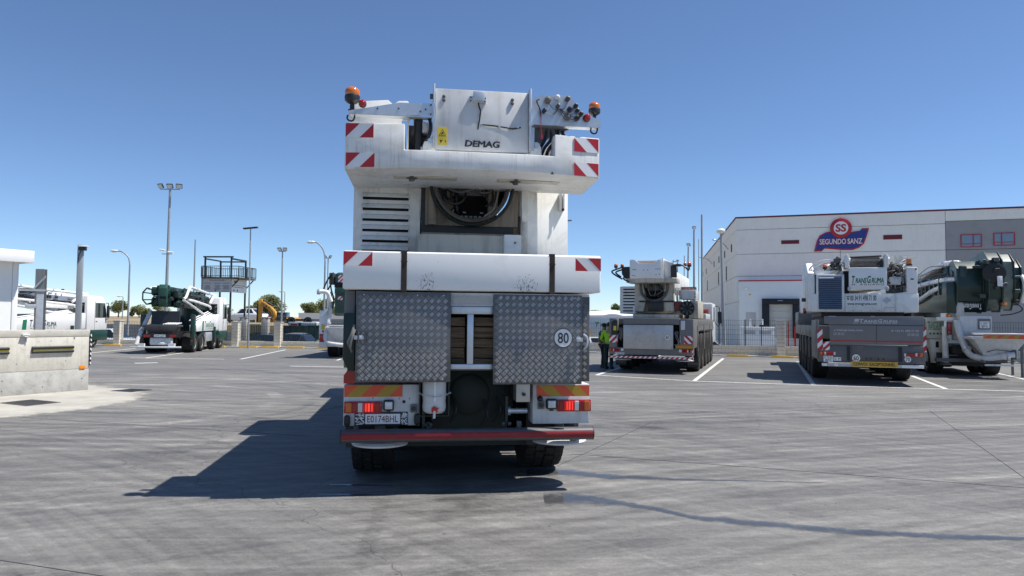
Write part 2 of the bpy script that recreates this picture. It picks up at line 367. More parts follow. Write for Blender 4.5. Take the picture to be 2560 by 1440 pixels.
def yard():
    """power-floated grey concrete: long thin tyre streaks, grain, dark wheel tracks, drips and hairline cracks"""
    m, nt, b = newmat('yard_concrete')
    tc = nd(nt, 'ShaderNodeTexCoord').outputs['Object']; sx = nd(nt, 'ShaderNodeSeparateXYZ', {0: tc})
    X, Y = sx.outputs[0], sx.outputs[1]
    def polar(cx, cy):
        dx = mth(nt, 'SUBTRACT', X, cx); dy = mth(nt, 'SUBTRACT', Y, cy)
        r = mth(nt, 'SQRT', mth(nt, 'ADD', mth(nt, 'MULTIPLY', dx, dx), mth(nt, 'MULTIPLY', dy, dy)))
        return r, mth(nt, 'ARCTAN2', dy, dx)
    def arc(cx, cy, rs, as_, seed, det=7, ro=.68):
        r, a = polar(cx, cy)
        v = nd(nt, 'ShaderNodeCombineXYZ', {0: mth(nt, 'MULTIPLY', r, rs), 1: mth(nt, 'MULTIPLY', a, as_), 2: seed}).outputs[0]
        return mth(nt, 'SUBTRACT', noise(nt, v, 1.0, det, ro, .15), .5)
    t = mth(nt, 'ADD', mth(nt, 'MULTIPLY', arc(-4, 75, 4.6, 4.5, 1.0), 1.7), mth(nt, 'MULTIPLY', arc(26, -40, 5.0, 4.5, 4.0), 1.4))
    t = mth(nt, 'ADD', t, mth(nt, 'MULTIPLY', arc(-22, -14, 5.5, 3, 9.0), 1.1))
    big = mth(nt, 'SUBTRACT', noise(nt, tc, .16, 4, .5), .5); med = mth(nt, 'SUBTRACT', noise(nt, tc, 1.6, 8, .66, .4), .5)
    t = mth(nt, 'ADD', t, mth(nt, 'MULTIPLY', big, .75)); t = mth(nt, 'ADD', t, mth(nt, 'MULTIPLY', med, .5))
    for sc, am in ((6, .32), (17, .55), (48, .75), (150, .7)):
        t = mth(nt, 'ADD', t, mth(nt, 'MULTIPLY', mth(nt, 'SUBTRACT', noise(nt, tc, sc, 3, .65), .5), am))
    # wheel tracks: dark curved bands with tread ripple
    def track(cx, cy, r0, w, amt, a0=-9, a1=9):
        r, a = polar(cx, cy); d = mth(nt, 'ABSOLUTE', mth(nt, 'SUBTRACT', r, r0))
        k = mth(nt, 'MULTIPLY', mrange(nt, d, w * .4, w, 1, 0, True), mth(nt, 'MULTIPLY', mrange(nt, a, a0, a0 + .25, 0, 1), mrange(nt, a, a1 - .25, a1, 1, 0)))
        v = nd(nt, 'ShaderNodeCombineXYZ', {0: mth(nt, 'MULTIPLY', r, 9), 1: mth(nt, 'MULTIPLY', mth(nt, 'MULTIPLY', a, r0), 16), 2: r0}).outputs[0]
        rp = noise(nt, v, 1.0, 2, .5); br = noise(nt, tc, .9, 4)
        return mth(nt, 'MULTIPLY', mth(nt, 'MULTIPLY', k, mrange(nt, rp, .35, .6, .35, 1)), mth(nt, 'MULTIPLY', mrange(nt, br, .38, .62), amt))
    dk = None
    for q in ((-13, 12.0, 13.5, .26, .30), (-30, 4.0, 29.6, .24, .30), (-30, 4.0, 28.9, .10, .35), (40, 30, 41.5, .3, .25), (40, 30, 43.6, .3, .22), (-9.5, 15, 6.6, .25, -.35), (-9.5, 15, 4.4, .22, -.5), (-9.5, 15, 5.2, .14, .3), (3, 60, 45.5, .3, .4), (3, 60, 47.6, .3, .35), (-2, -40, 44.4, .3, .25), (10, 70, 52, .5, -.35), (-20, 60, 52.5, .7, .35)):
        k = track(*q); dk = k if dk is None else mth(nt, 'ADD', dk, k)
    t = mth(nt, 'SUBTRACT', t, dk)
    cr = nd(nt, 'ShaderNodeValToRGB', {0: mrange(nt, t, -.80, .80)})
    e = cr.color_ramp.elements; e[0].position = 0; e[0].color = (.058, .057, .056, 1); e[1].position = 1; e[1].color = (.34, .325, .295, 1)
    for p, c in ((.28, (.100, .098, .095)), (.5, (.152, .149, .142)), (.7, (.212, .206, .194))):
        q = cr.color_ramp.elements.new(p); q.color = (*c, 1)
    warm = mth(nt, 'MULTIPLY', mrange(nt, Y, 8.0, 3.0, 0, 1, True), mrange(nt, noise(nt, tc, .55, 6, .6), .4, .65))
    c = mixc(nt, mth(nt, 'MULTIPLY', warm, .30), cr.outputs[0], (.20, .185, .15))
    st = mrange(nt, noise(nt, tc, 2.3, 5, .6, .8), .68, .73); c = mixc(nt, mth(nt, 'MULTIPLY', st, .45), c, (.05, .048, .046))
    dr = nd(nt, 'ShaderNodeTexVoronoi', {'Vector': tc, 'Scale': 2.4}).outputs['Distance']; c = mixc(nt, mth(nt, 'MULTIPLY', mrange(nt, dr, .035, .05, 1, 0), .6), c, (.035, .034, .033))
    wob = nd(nt, 'ShaderNodeVectorMath', {0: tc, 1: nd(nt, 'ShaderNodeTexNoise', {'Vector': tc, 'Scale': 1.2, 'Detail': 5}).outputs['Color']}, operation='ADD').outputs[0]
    ck = nd(nt, 'ShaderNodeTexVoronoi', {'Vector': wob, 'Scale': .17}, feature='DISTANCE_TO_EDGE').outputs['Distance']
    c = mixc(nt, mth(nt, 'MULTIPLY', mrange(nt, ck, .0006, .0016, 1, 0), .55), c, (.045, .044, .043))
    nt.links.new(c, b.inputs['Base Color'])
    nt.links.new(mrange(nt, t, -.6, .6, .58, .8), b.inputs['Roughness']); b.inputs['Specular IOR Level'].default_value = .32
    bp = nd(nt, 'ShaderNodeBump', {'Height': noise(nt, tc, 90, 5, .7), 'Strength': .35, 'Distance': .006}); nt.links.new(bp.outputs[0], b.inputs['Normal'])
    return m
M['yard'] = yard()

def wetmat():
    m, nt, b = newmat('wet_film')
    tc = nd(nt, 'ShaderNodeTexCoord').outputs['Object']
    b.inputs['Base Color'].default_value = (.055, .06, .07, 1); b.inputs['Roughness'].default_value = .13
    b.inputs['Specular IOR Level'].default_value = .5
    at = nd(nt, 'ShaderNodeAttribute', attribute_name='edge').outputs['Fac']
    n = noise(nt, tc, 5.5, 6, .65)
    a = mrange(nt, mth(nt, 'ADD', at, mth(nt, 'MULTIPLY', mth(nt, 'SUBTRACT', n, .5), 1.3)), .40, .95, 0, .60, True)
    nt.links.new(a, b.inputs['Alpha'])
    return m
M['wet'] = wetmat()

def soilmat():
    m, nt, b = newmat('dry_field')
    tc = nd(nt, 'ShaderNodeTexCoord').outputs['Object']
    c = mixc(nt, mrange(nt, noise(nt, tc, .15, 7, .6), .35, .65), (.20, .155, .095), (.33, .27, .175))
    c = mixc(nt, mth(nt, 'MULTIPLY', mrange(nt, noise(nt, tc, .6, 6), .55, .7), .6), c, (.12, .13, .055))
    nt.links.new(c, b.inputs['Base Color']); b.inputs['Roughness'].default_value = .95
    return m
M['soil'] = soilmat()
M['street'] = mat('pale_street', (.23, .222, .20), .85, var=.2, vs=.6, bump=.2, bs=40)  # kept paler than asphalt to bounce light onto the warehouse
def apronmat():
    m, nt, b = newmat('pale_concrete')
    tc = nd(nt, 'ShaderNodeTexCoord').outputs['Object']; at = nd(nt, 'ShaderNodeAttribute', attribute_name='edge').outputs['Fac']
    c = mixc(nt, mrange(nt, noise(nt, tc, 1.1, 8, .65), .3, .7), (.31, .295, .26), (.48, .46, .405))
    c = mixc(nt, mth(nt, 'MULTIPLY', mrange(nt, noise(nt, tc, 3.5, 7, .7), .55, .75), .5), c, (.22, .21, .19)); nt.links.new(c, b.inputs['Base Color']); b.inputs['Roughness'].default_value = .85
    n = mth(nt, 'SUBTRACT', noise(nt, tc, 2.2, 8, .7), .5)
    nt.links.new(mrange(nt, mth(nt, 'ADD', at, mth(nt, 'MULTIPLY', n, .9)), .25, .6, 0, 1, True), b.inputs['Alpha']); return m
M['apron_old'] = mat('pale_concrete', (.43, .415, .37), .8, var=.10, vs=.9, dirt=((.27, .26, .24), .5, 1.4), bump=.15, bs=40)
M['apron'] = apronmat()
M['kerb'] = mat('kerb_concrete', (.48, .47, .44), .8, var=.12, vs=2)
M['saw'] = mat('saw_cut', (.045, .046, .05), .9, var=.2)
# ================================================================== THE SETTING
# wide ground sheet, street below the yard, raised dry field beyond the street
g = MB().pr([(2500 * math.cos(2 * math.pi * i / 48), 2500 * math.sin(2 * math.pi * i / 48)) for i in range(48)], 'z', -1.2, -.76)
struct(g.build('ground', M['soil']))
struct(MB().pr([(-140, 46), (140, -8), (140, 66), (10, 66), (10, 60), (-140, 60)], 'z', -.75, -.70).build('street', M['street']))
YARD = [(-70, -35), (70, -35), (70, 17.97 + .35), (-.39, 42.9 + .35), (-70, 48.1 + .35)]
struct(MB().pr(YARD, 'z', -.74, 0).build('yard', M['yard']))
fb = MB(); nx, ny = 30, 14
fv = []
for j in range(ny + 1):
    for i in range(nx + 1):
        x = -260 + 266 * i / nx; yy = 54.2 + 420 * (j / ny) ** 2
        fv.append((x, yy, 1.22 + (0 if j == 0 else random.uniform(-.12, .22) + .5 * j / ny)))
fb.add(fv, [(j * (nx + 1) + i, j * (nx + 1) + i + 1, (j + 1) * (nx + 1) + i + 1, (j + 1) * (nx + 1) + i) for j in range(ny) for i in range(nx)])
fe = [fv[i] for i in range(nx + 1)] + [fv[j * (nx + 1) + nx] for j in range(1, ny + 1)]      # front and right edge bank
fb.add([p for q in fe for p in (q, (q[0] + (.6 if q[0] > 5.9 else 0), q[1] - (.5 if q[1] < 55 else 0), -.8))], [(2 * k, 2 * k + 1, 2 * k + 3, 2 * k + 2) for k in range(len(fe) - 1)])
struct(fb.build('field', M['soil'], smooth=True))

# pale concrete apron by the parapet, kerbs, painted lines, saw cuts, water film
ap = [(-15.5, 9.0), (-9.2, 12.6), (-8.5, 13.6), (-8.22, 14.4), (-8.1, 15.2), (-8.15, 15.9), (-8.5, 16.8), (-9.0, 17.6), (-9.6, 18.2), (-10.4, 18.7), (-13.5, 20.5), (-20, 14)]
ac = Vector((-12.6, 15.2)); av = []; fa = []; aa = []
for q in (0.05, .70, .92, 1.10):
    for p in ap: v = ac.lerp(Vector(p), q); av.append((v.x, v.y, .004)); aa.append(1.0 if q < .8 else (.62 if q < 1 else 0.0))
n = len(ap)
for j in range(3): fa += [(j * n + i, j * n + (i + 1) % n, (j + 1) * n + (i + 1) % n, (j + 1) * n + i) for i in range(n)]
fa.append(list(range(n)))
me = bpy.data.meshes.new('apron'); me.from_pydata(av, [], fa); me.materials.append(M['apron']); at_ = me.attributes.new('edge', 'FLOAT', 'POINT')
for i, v in enumerate(aa): at_.data[i].value = v
struct(put('apron', me))
def line(x0, y0, x1, y1, w=.12, z=.004):
    d = Vector((x1 - x0, y1 - y0)).normalized(); n = Vector((-d.y, d.x)) * w / 2
    return [(x0 + n.x, y0 + n.y), (x0 - n.x, y0 - n.y), (x1 - n.x, y1 - n.y), (x1 + n.x, y1 + n.y)]
rl = MB()
hx, hy = math.sin(R(20)), math.cos(R(20))
for bx, by, L in ((2.86, 24.1, 15), (5.65, 22.05, 14.5), (8.92, 21.04, 13.2), (12.3, 20.15, 12.5), (15.6, 19.4, 12)):
    rl.pr(line(bx + hx * .1, by + hy * .1, bx + hx * L, by + hy * L, .13), 'z', .0, .004)
for a, b in (((2.86, 24.1), (5.65, 22.05)), ((5.65, 22.05), (8.92, 21.04)), ((8.92, 21.04), (12.3, 20.15)), ((12.3, 20.15), (16.2, 19.3))):
    rl.pr(line(*a, *b, .12, .004), 'z', .0, .005)
for dx in (8.6, 4.3, 0, -4.3, -8.6, -12.9):
    rl.pr(line(-11.9 + dx, 31.3 - dx * .05, -12.95 + dx, 40.8, .12), 'z', .0, .004)
rl.pr(line(-8.4, 27.1, -6.2, 26.85, .16), 'z', 0, .005); rl.pr(line(-14.8, 28.0, -14.1, 28.4, .3), 'z', 0, .005)
rl.pr(line(-16.9, 31.6, -12.6, 31.2, .12), 'z', 0, .005)
struct(rl.build('parking_lines', M['wline']))
jc = MB()
for q in ((-9.0, 7.1, -2.0, 4.85), (-12, 13.9, -3.2, 11.2), (.85, 9.92, 9.5, 6.8), (8.9, 15.2, 5.6, 7.2), (.6, 9.1, 2.6, 13.1), (-9, 16.5, -4.6, 22.6), (-4.5, 12, 1.3, 30)):
    jc.pr(line(*q, .008), 'z', 0, .003)
struct(jc.build('floor_joints', M['saw']))
def wet(pairs, name):
    vs_, fs, at = [], [], []
    rows = []
    for (a, b) in pairs:
        rows.append([Vector(a).lerp(Vector(b), t) for t in (-.1, .12, .32, .5, .68, .88, 1.1)])
    for r_ in rows:
        for i, p in enumerate(r_): vs_.append((p.x, p.y, .0055)); at.append((0, .45, .8, 1, .8, .45, 0)[i])
    n = 7
    for j in range(len(rows) - 1):
        fs += [(j * n + i, j * n + i + 1, (j + 1) * n + i + 1, (j + 1) * n + i) for i in range(n - 1)]
    me = bpy.data.meshes.new(name); me.from_pydata(vs_, [], fs); me.materials.append(M['wet'])
    a = me.attributes.new('edge', 'FLOAT', 'POINT')
    for i, v in enumerate(at): a.data[i].value = v
    return struct(put(name, me))
wet([((.35, 7.75), (.35, 7.05)), ((.65, 7.78), (.65, 7.09)), ((.95, 7.58), (.97, 7.13)), ((1.39, 7.26), (1.42, 6.95)), ((1.71, 6.95), (1.72, 6.65)), ((2.33, 6.74), (2.31, 6.42)), ((2.99, 6.54), (2.94, 6.23)), ((3.89, 6.36), (3.84, 6.12)), ((4.5, 6.3), (4.4, 6.13)), ((5.6, 6.25), (5.5, 6.1))], 'wet_patch')
wet([((.2, 9.0), (.2, 8.3)), ((.7, 8.98), (.66, 8.45)), ((1.24, 8.72), (1.17, 8.3)), ((1.96, 8.47), (1.93, 8.30)), ((2.69, 8.4), (2.66, 8.31)), ((3.6, 8.3), (3.6, 8.26))], 'wet_patch')
wet([((-2.0, 8.0), (-2.0, 7.9)), ((-1.8, 8.02), (-1.8, 7.9)), ((-1.55, 8.0), (-1.5, 7.92)), ((-1.3, 7.96), (-1.3, 7.93))], 'wet_patch')
wet([((-2.0, 7.55), (-2.0, 7.5)), ((-1.75, 7.57), (-1.7, 7.47)), ((-1.45, 7.55), (-1.4, 7.45)), ((-1.2, 7.52), (-1.1, 7.5))], 'wet_patch')
for pts in ([(-10.72, 14.95), (-10.47, 15.62), (-9.55, 15.17), (-9.83, 14.5)], [(-9.86, 17.56), (-9.6, 18.08), (-9.02, 17.93), (-9.2, 17.33)]):
    c = Vector((sum(p[0] for p in pts) / 4, sum(p[1] for p in pts) / 4)); near = pts[0][1] < 16
    t = thing('drain_cover', 'square dark tread plate drain cover ' + ('in the pale apron, nearest the parapet' if near else 'past the parapet end at the rim of the apron'), 'drain cover', (c.x, c.y, 0))
    MB().pr([(p[0] - c.x, p[1] - c.y) for p in pts], 'z', .004, .012).build('frame', M['steel'], t)
    rb = MB(); A, B, Cc, D = [Vector(p) - c for p in pts]
    for i in range(1, 14):
        for k in range(1, 10):
            p = A.lerp(D, i / 14).lerp(B.lerp(Cc, i / 14), k / 10)
            rb.pr([(p.x - .03, p.y - .008), (p.x + .03, p.y - .008), (p.x + .03, p.y + .008), (p.x - .03, p.y + .008)], 'z', .012, .017)
    rb.build('tread', M['steel'], t, kind='stuff')

# ------------------------------------------------------------------ block walls with pillars and mesh fence
BL = MB().box(.006, .384, -.10, .10, .006, .184).mesh('block', M['block'], bev=.008, seg=1)
BH = MB().box(.006, .187, -.10, .10, .006, .184).mesh('half_block', M['block'], bev=.008, seg=1)
def block_wall(label, loc, yaw, L, courses, pillars, pc, base=0.0, posts=(), fence_top=None, pw=.42):
    t = thing('block_wall', label, 'wall', loc, yaw)
    top = base + courses * .19
    MB().box(0, L, -.085, .085, base, top - .01).build('mortar', M['mortar'], t)
    skip = lambda x: any(p - .1 < x < p + pw for p in pillars)
    for c in range(courses):
        n = int(L / .39) + 1
        for i in range(n):
            x = i * .39 - (.195 if c % 2 else 0)
            if x < 0 or x + .39 > L: continue
            o = put('block', BL, t, (x, random.uniform(-.004, .004), base + c * .19))
    for p in pillars:
        MB().box(p + .02, p + pw - .02, -.19, .19, 0, pc * .19).build('pillar_core', M['mortar'], t)
        for c in range(pc):
            o = put('pillar_block', PB, t, (p, random.uniform(-.004, .004), c * .19 + .001), (0, 0, 0))
        MB().box(p - .03, p + pw + .03, -.24, .24, pc * .19, pc * .19 + .05).build('pillar_cap', M['kerb'], t, bev=.008, seg=1)
    if fence_top:
        for x in posts: MB().cyl((x, 0, top - .02), (x, 0, fence_top + .04), .03, 8).build('fence_post', M['steelg'], t)
        xs = sorted([0, L] + list(posts) + [p for p in pillars] + [p + pw for p in pillars])
        for a, b in zip(xs[:-1], xs[1:]):
            if any(abs(a - p) < .01 for p in pillars) or b - a < .2: continue
            w = MB(); x = a + .06
            while x < b - .03: w.box(x - .005, x + .005, -.006, .006, top, fence_top); x += .11
            z = top + .05
            while z <= fence_top + .001: w.box(a + .03, b - .03, -.008, .008, z - .005, z + .005); z += (fence_top - top - .05) / 5
            w.build('mesh_panel', M['steelg'], t)
    return t
PB = MB().box(0, .42, -.21, .21, .006, .184).mesh('pillar_block', M['block'], bev=.012, seg=1)
block_wall('pale block wall with mesh fence and pillars running behind the right hand cranes', (1.5, 42.23, 0), -19.5, 27.0, 3, [1.6, 7.55, 13.35, 19.2, 25.0], 10, posts=(4.6, 10.4, 11.75, 16.3, 22.2), fence_top=1.93)
block_wall('pale block wall with green mesh fence behind the pump trucks, left of the main crane', (-36, 45.57, 0), -4.29, 29.5, 2, [3.6, 11.1, 18.75, 21.45], 8, posts=(7.4, 14.9, 16.8, 24.0, 26.5), fence_top=1.5)
# light kerb strip at the foot of both walls, yellow wheel stops in front of it
def along(o, yaw, u, v=0.0):
    c, s = math.cos(R(yaw)), math.sin(R(yaw)); return (o[0] + c * u - s * v, o[1] + s * u + c * v)
for o, yaw, L in (((1.5, 42.23), -19.5, 27.0), ((-36, 45.57), -4.29, 35)):
    k = MB().pr([along(o, yaw, 0, -.75), along(o, yaw, L, -.75), along(o, yaw, L, -.2), along(o, yaw, 0, -.2)], 'z', 0, .06).build('kerb', M['kerb'])
    struct(k)
SM = MB().pr([(-.09, 0), (.09, 0), (.06, .11), (-.06, .11)], 'x', -.55, .55).mesh('wheel_stop', M['yelp'], bev=.01, seg=1)
WS = [((1.5, 42.23), -19.5, [(9.35, 'beside the front wheels of the grey crane carrier'), (11.4, 'in the empty bay, on its left'), (13.6, 'in the empty bay, in front of the block pillar'), (14.9, 'in the empty bay, nearest the right hand crane')]),
      ((-36, 45.57), -4.29, [(11.6, 'leftmost behind the parapet end'), (13.6, 'left of the green pump truck, near the white parked car'), (15.6, 'behind the hopper of the green pump truck'), (18.2, 'beside the cab of the green pump truck'), (20.2, 'in front of the low wall right of the platform tower'), (21.55, 'below the dark parked car'), (23.1, 'next right of the block pillar'), (25.0, 'nearest the half hidden pump truck')])]
for o, yaw, us in WS:
    for u, where in us:
        p = along(o, yaw, u, -.95); w = put('wheel_stop', SM, None, (p[0], p[1], .0), (0, 0, R(yaw)))
        tag(w, 'yellow wheel stop ' + where, 'wheel stop', 'yellow wheel stops along the block walls')

def far_wall(label, x0, x1, y, z0, z1, m):
    t = thing('retaining_wall', label, 'wall', (x0, y, z0))
    L, Hh = x1 - x0, z1 - z0
    MB().box(0, L, .02, .25, 0, Hh - .02).build('mortar', M['mortar'], t)
    b = MB(); c = 0; z = 0
    while z + .19 <= Hh + .01:
        x = -.2 if c % 2 else 0
        while x < L - .05:
            a, e = max(x, 0) + .006, min(x + .4, L) - .006
            if e - a > .05: b.box(a, e, random.uniform(-.004, .004), .2, z + .006, z + .186)
            x += .4
        z += .19; c += 1
    b.build('block_courses', m, t, kind='stuff'); return t
far_wall('tall grey block wall across the street, left of the main crane', -15.2, -6.5, 53.0, -.7, 1.78, M['gblock'])
far_wall('low grey block wall below the dry field across the street', -60, -24.2, 53.6, -.7, 1.25, M['gblock'])
far_wall('grey block wall with the green gate across the street', -24.0, -15.4, 53.4, -.7, .72, M['gblock'])
for i, (px_, wh) in enumerate(((-20.35, 'left of the green gate'), (-18.75, 'right of the green gate'))):
    t = thing('gate_pillar', 'grey block gate pillar across the street, ' + wh, 'pillar', (px_, 53.2, -.7))
    MB().box(0, .5, 0, .5, 0, 2.5).build('core', M['gblock'], t, bev=.01); MB().box(-.04, .54, -.04, .54, 2.5, 2.57).build('cap', M['kerb'], t)
t = thing('steel_gate', 'dark green barred steel gate between two block pillars', 'gate', (-19.8, 53.25, -.7))
for i in range(8): MB().box(.02 + i * .13, .08 + i * .13, 0, .04, .1, 2.0).build('bar', M['steelg'], t)
MB().box(0, 1.0, .0, .05, .05, .12).build('rail', M['steelg'], t); MB().box(0, 1.0, 0, .05, 1.95, 2.02).build('rail', M['steelg'], t)

# ------------------------------------------------------------------ concrete parapet on the left
t = thing('parapet_wall', 'low pale concrete parapet wall at the left edge with black and yellow buffers', 'wall', (-10.54, 17.79, 0), 58.4)
MB().box(-9, 0, .0, .30, .54, 1.33).build('upper_pour', mat('pale_formed_concrete', (.60, .575, .50), .85, var=.12, vs=2.5, dirt=((.30, .28, .24), .75, 7), streak=((.40, .37, .31), .5), bump=.25, bs=25), t, bev=.008)
MB().box(-9, .002, .004, .296, 0, .537).build('lower_pour', mat('grey_formed_concrete', (.44, .435, .41), .85, var=.18, vs=3.5, dirt=((.22, .21, .20), .75, 6), bump=.3, bs=25), t, bev=.006)
MB().box(-9, .003, -.006, .31, 1.335, 1.50).build('coping', mat('coping_concrete', (.50, .48, .42), .85, var=.12, vs=3, dirt=((.28, .27, .24), .6, 5), bump=.3, bs=25), t, bev=.012)
for a, b in ((-1.318, -.388), (-2.72, -1.79), (-4.12, -3.19)):
    r = MB().box(a, b, -.022, .0, .95, 1.115).build('buffer', M['black'], t, bev=.006)
    for z in (.985, 1.08): MB().cyl((a + .004, -.03, z), (b - .004, -.03, z), .032, 10).build('buffer_ridge', M['blackp'], r, smooth=True)
    MB().box(a + .02, b - .005, -.035, -.02, 1.014, 1.046).build('yellow_band', M['yellow'], r)
MB().box(-1.55, -1.40, -.09, .0, 1.385, 1.415).pr([(-1.53, 1.385), (-1.42, 1.385), (-1.44, 1.345), (-1.50, 1.345)], 'y', -.08, -.005).build('wall_lamp', M['rwhite'], t)
MB().tube([(-1.46, -.03, 1.35), (-1.45, -.02, 1.27), (-1.44, -.03, 1.22)], .012, 6).build('lamp_cable', M['pole'], t)
MB().box(-.225, -.095, -.014, .0, .535, .617).build('reflector', mat('orange_reflector', (.85, .26, .01), .25, var=.04, coat=.5), t, bev=.004)
st = MB().box(.004, .03, -.035, .10, .62, 1.45).build('hazard_board', M['blackp'], t)
for k in range(7):
    z = .66 + k * .115
    MB().add([(-.0, -.037, z), (.03, -.037, z - .03), (.03, -.037, z + .025), (-.0, -.037, z + .055)], [(0, 1, 2, 3)]).build('white_bar', M['rwhite'], st)
    MB().add([(.0315, -.03, z), (.0315, .09, z - .09), (.0315, .09, z - .035), (.0315, -.03, z + .055)], [(0, 1, 2, 3)]).build('white_bar', M['rwhite'], st)
MB().cyl((-.37, .0, 1.30), (-.37, -.004, 1.30), .018, 10).build('bolt', M['steel'], t)
for x, z in ((-1.9, .35), (-1.9, .12), (-1.05, .16), (-.55, .75), (-1.62, .72), (-.9, 1.24), (-.16, .3)): MB().cyl((x, .004, z), (x, -.003, z), .011, 8).build('tie_hole', M['steel'], t)
for x in (-2.45, -4.9, -7.35): MB().box(x - .003, x + .003, -.002, .003, .54, 1.33).build('form_seam', M['conc'], t)

# ------------------------------------------------------------------ weighbridge booth, camera posts
t = thing('gate_booth', 'white panelled booth with overhanging flat roof at the left edge', 'booth', (-13.23, 19.0, 0), 58.4)
for i in range(5): MB().box(-.62 * (i + 1) + .004 - .14, -.62 * i - .004 - .14, .0, .05, .3, 3.3).build('wall_panel', M['booth'], t, bev=.004, seg=1)
MB().box(-.135, .0, -.02, .06, .3, 3.32).build('corner_trim', M['booth'], t, bev=.01)
MB().box(-.05, .0, .061, 3.0, .3, 3.3).build('side_wall', M['booth'], t)
MB().box(-3.4, .125, -.435, 3.3, 3.30, 3.345).box(-3.4, .16, -.47, -.44, 3.24, 3.56).box(.13, .165, -.435, 3.3, 3.24, 3.56).build('roof', M['booth'], t, bev=.006)
MB().box(-3.3, .1, -.1, 3.1, 0, .3).build('plinth', M['conc'], t)
t = thing('camera_post', 'tall grey square steel post with a camera on top behind the parapet', 'post', (-11.89, 19.5, 0), 20)
MB().box(-.07, .07, -.06, .06, 0, 3.80).build('post', M['pole'], t, bev=.008)
b = MB().box(-.03, .15, -.16, .02, 3.64, 3.74).build('camera_body', M['blackp'], t, bev=.015)
MB().box(-.035, .19, -.18, .03, 3.735, 3.77).build('camera_hood', M['rwhite'], b, bev=.008)
MB().curve([(.02, -.065, 3.62), (-.03, -.07, 3.5), (-.05, -.065, 3.3)], .008, 5).build('cable', M['hose'], t)
t = thing('steel_column', 'thick grey steel column with a bracket arm beside the booth', 'column', (-13.28, 20.0, 0), 12)
MB().box(-.11, .11, -.10, -.085, 0, 3.15).box(-.11, .11, .085, .10, 0, 3.15).box(-.02, .02, -.084, .084, 0, 3.15).box(-.11, -.095, -.084, .084, 0, 3.15).build('column', mat('column_grey', (.25, .26, .27), .5, .2, var=.08), t)
MB().box(-.05, .12, -.14, -.101, .9, 2.45).build('cover_plate', M['galv'], t, bev=.005)
MB().box(-.62, .16, -.15, -.115, 2.52, 2.58).pr([(-.16, 2.58), (-.1, 2.58), (.16, 2.9), (.16, 2.96)], 'y', -.15, -.115).build('bracket', M['galv'], t)
MB().box(-.72, -.62, -.2, -.08, 2.50, 2.65).build('sensor', M['blackp'], t, bev=.01); MB().box(-.3, -.05, -.22, -.14, 2.05, 2.16).build('lamp', M['galv'], t, bev=.01)

# ------------------------------------------------------------------ lamp posts and masts
def flood(parent, x, y, z, rz, tilt=R(35), s=1.0):
    o = MB().box(-.2 * s, .2 * s, -.05 * s, .05 * s, -.16 * s, .16 * s).build('floodlight', M['dsteel'], parent, bev=.01)
    o.location = (x, y, z); o.rotation_euler = (tilt, 0, rz)
    MB().box(-.17 * s, .17 * s, -.056 * s, -.049 * s, -.13 * s, .13 * s).build('lens', M['clear'], o)
def mast(name, label, x, y, h, r, top='none', base=0.0, group=None, heads=(), arm=None, lean=0.0):
    t = thing(name, label, 'lamp post' if heads or arm else 'pole', (x, y, base))
    t.rotation_euler = (0, R(lean), 0)
    MB().cyl((0, 0, 0), (0, 0, h), r, 12, r * .6).build('pole', M['pole'], t, smooth=True)
    MB().box(-r * 2, r * 2, -r * 2, r * 2, 0, .03).build('base_plate', M['pole'], t)
    if heads:
        w = max(abs(q[0]) for q in heads)
        if w > 0: MB().box(-w - .05, w + .05, -.03, .03, h - .02, h + .04).build('cross_arm', M['pole'], t)
        for hx_, rz in heads: flood(t, hx_, -.05, h + (.22 if w > .5 else .14), rz, s=1.0 if w > .5 else .68)
    if arm:
        dx, dz = arm; s = 1 if dx > 0 else -1
        MB().curve([(0, 0, h - .3), (0, 0, h), (dx * .12, 0, h + dz * .55), (dx * .5, 0, h + dz * .93), (dx * .85, 0, h + dz)], r * .55, 8, 5).build('arm', M['pole'], t, smooth=True)
        b = MB().sph((0, 0, 0), .3, 12, 1.0, .5, .28).build('lantern', mat('lantern_white', (.66, .67, .66), .4), t, smooth=True)
        b.location = (dx, 0, h + dz)
        MB().sph((0, 0, -.05), .22, 12, 1, .5, .28).build('diffuser', M['clear'], b, smooth=True)
    return t
m = mast('floodlight_mast', 'tall floodlight mast with three lamps behind the green pump truck', -23.15, 47.5, 10.4 + .7, .12, base=-.7, heads=((-.62, R(-20)), (0, 0), (.62, R(20))), lean=.3)
for dx in (-.3, .25):
    b = MB().cyl((-.18, 0, 0), (.18, 0, -.03), .06, 10).build('camera', M['rwhite'], m); b.location = (dx, -.15, 6.85 + (dx < 0) * .15)
MB().box(-.35, .3, -.12, -.09, 6.7, 6.75).build('camera_bracket', M['pole'], m)
mast('street_lamp', 'curved arm street lamp at the left behind the block wall', -26.45, 49, 6.1, .085, base=-.7, arm=(-1.1, .95))
mast('street_lamp', 'curved arm street lamp just left of the main crane', -12.1, 45.8, 6.2, .085, base=-.7, arm=(-.95, 1.25))
mast('street_lamp', 'small distant street lamp between the excavator and the trees', -28.8, 90, 3.7, .08, base=1.3, arm=(-.5, .15))
mast('street_lamp', 'small distant street lamp above the trees left of the pump truck', -49.3, 90, 2.9, .08, base=1.3, arm=(-.5, .15))
mast('antenna_pole', 'thin bare pole between the floodlight mast and the platform tower', -20.8, 46.4, 7.6, .07, base=-.7)
t = mast('t_pole', 'slim pole with a flat crossbar in front of the platform tower', -15.75, 42.6, 7.2, .055, lean=-.3)
MB().pr([(-.42, 7.14), (.42, 7.22), (.42, 7.30), (-.42, 7.22)], 'y', -.12, .12).build('crossbar', M['dsteel'], t)
mast('floodlight_mast', 'slim mast with two floodlights right of the excavator arm', -14.75, 45.6, 6.8, .065, base=-.7, heads=((-.17, R(-15)), (.17, R(15))), lean=-.5)
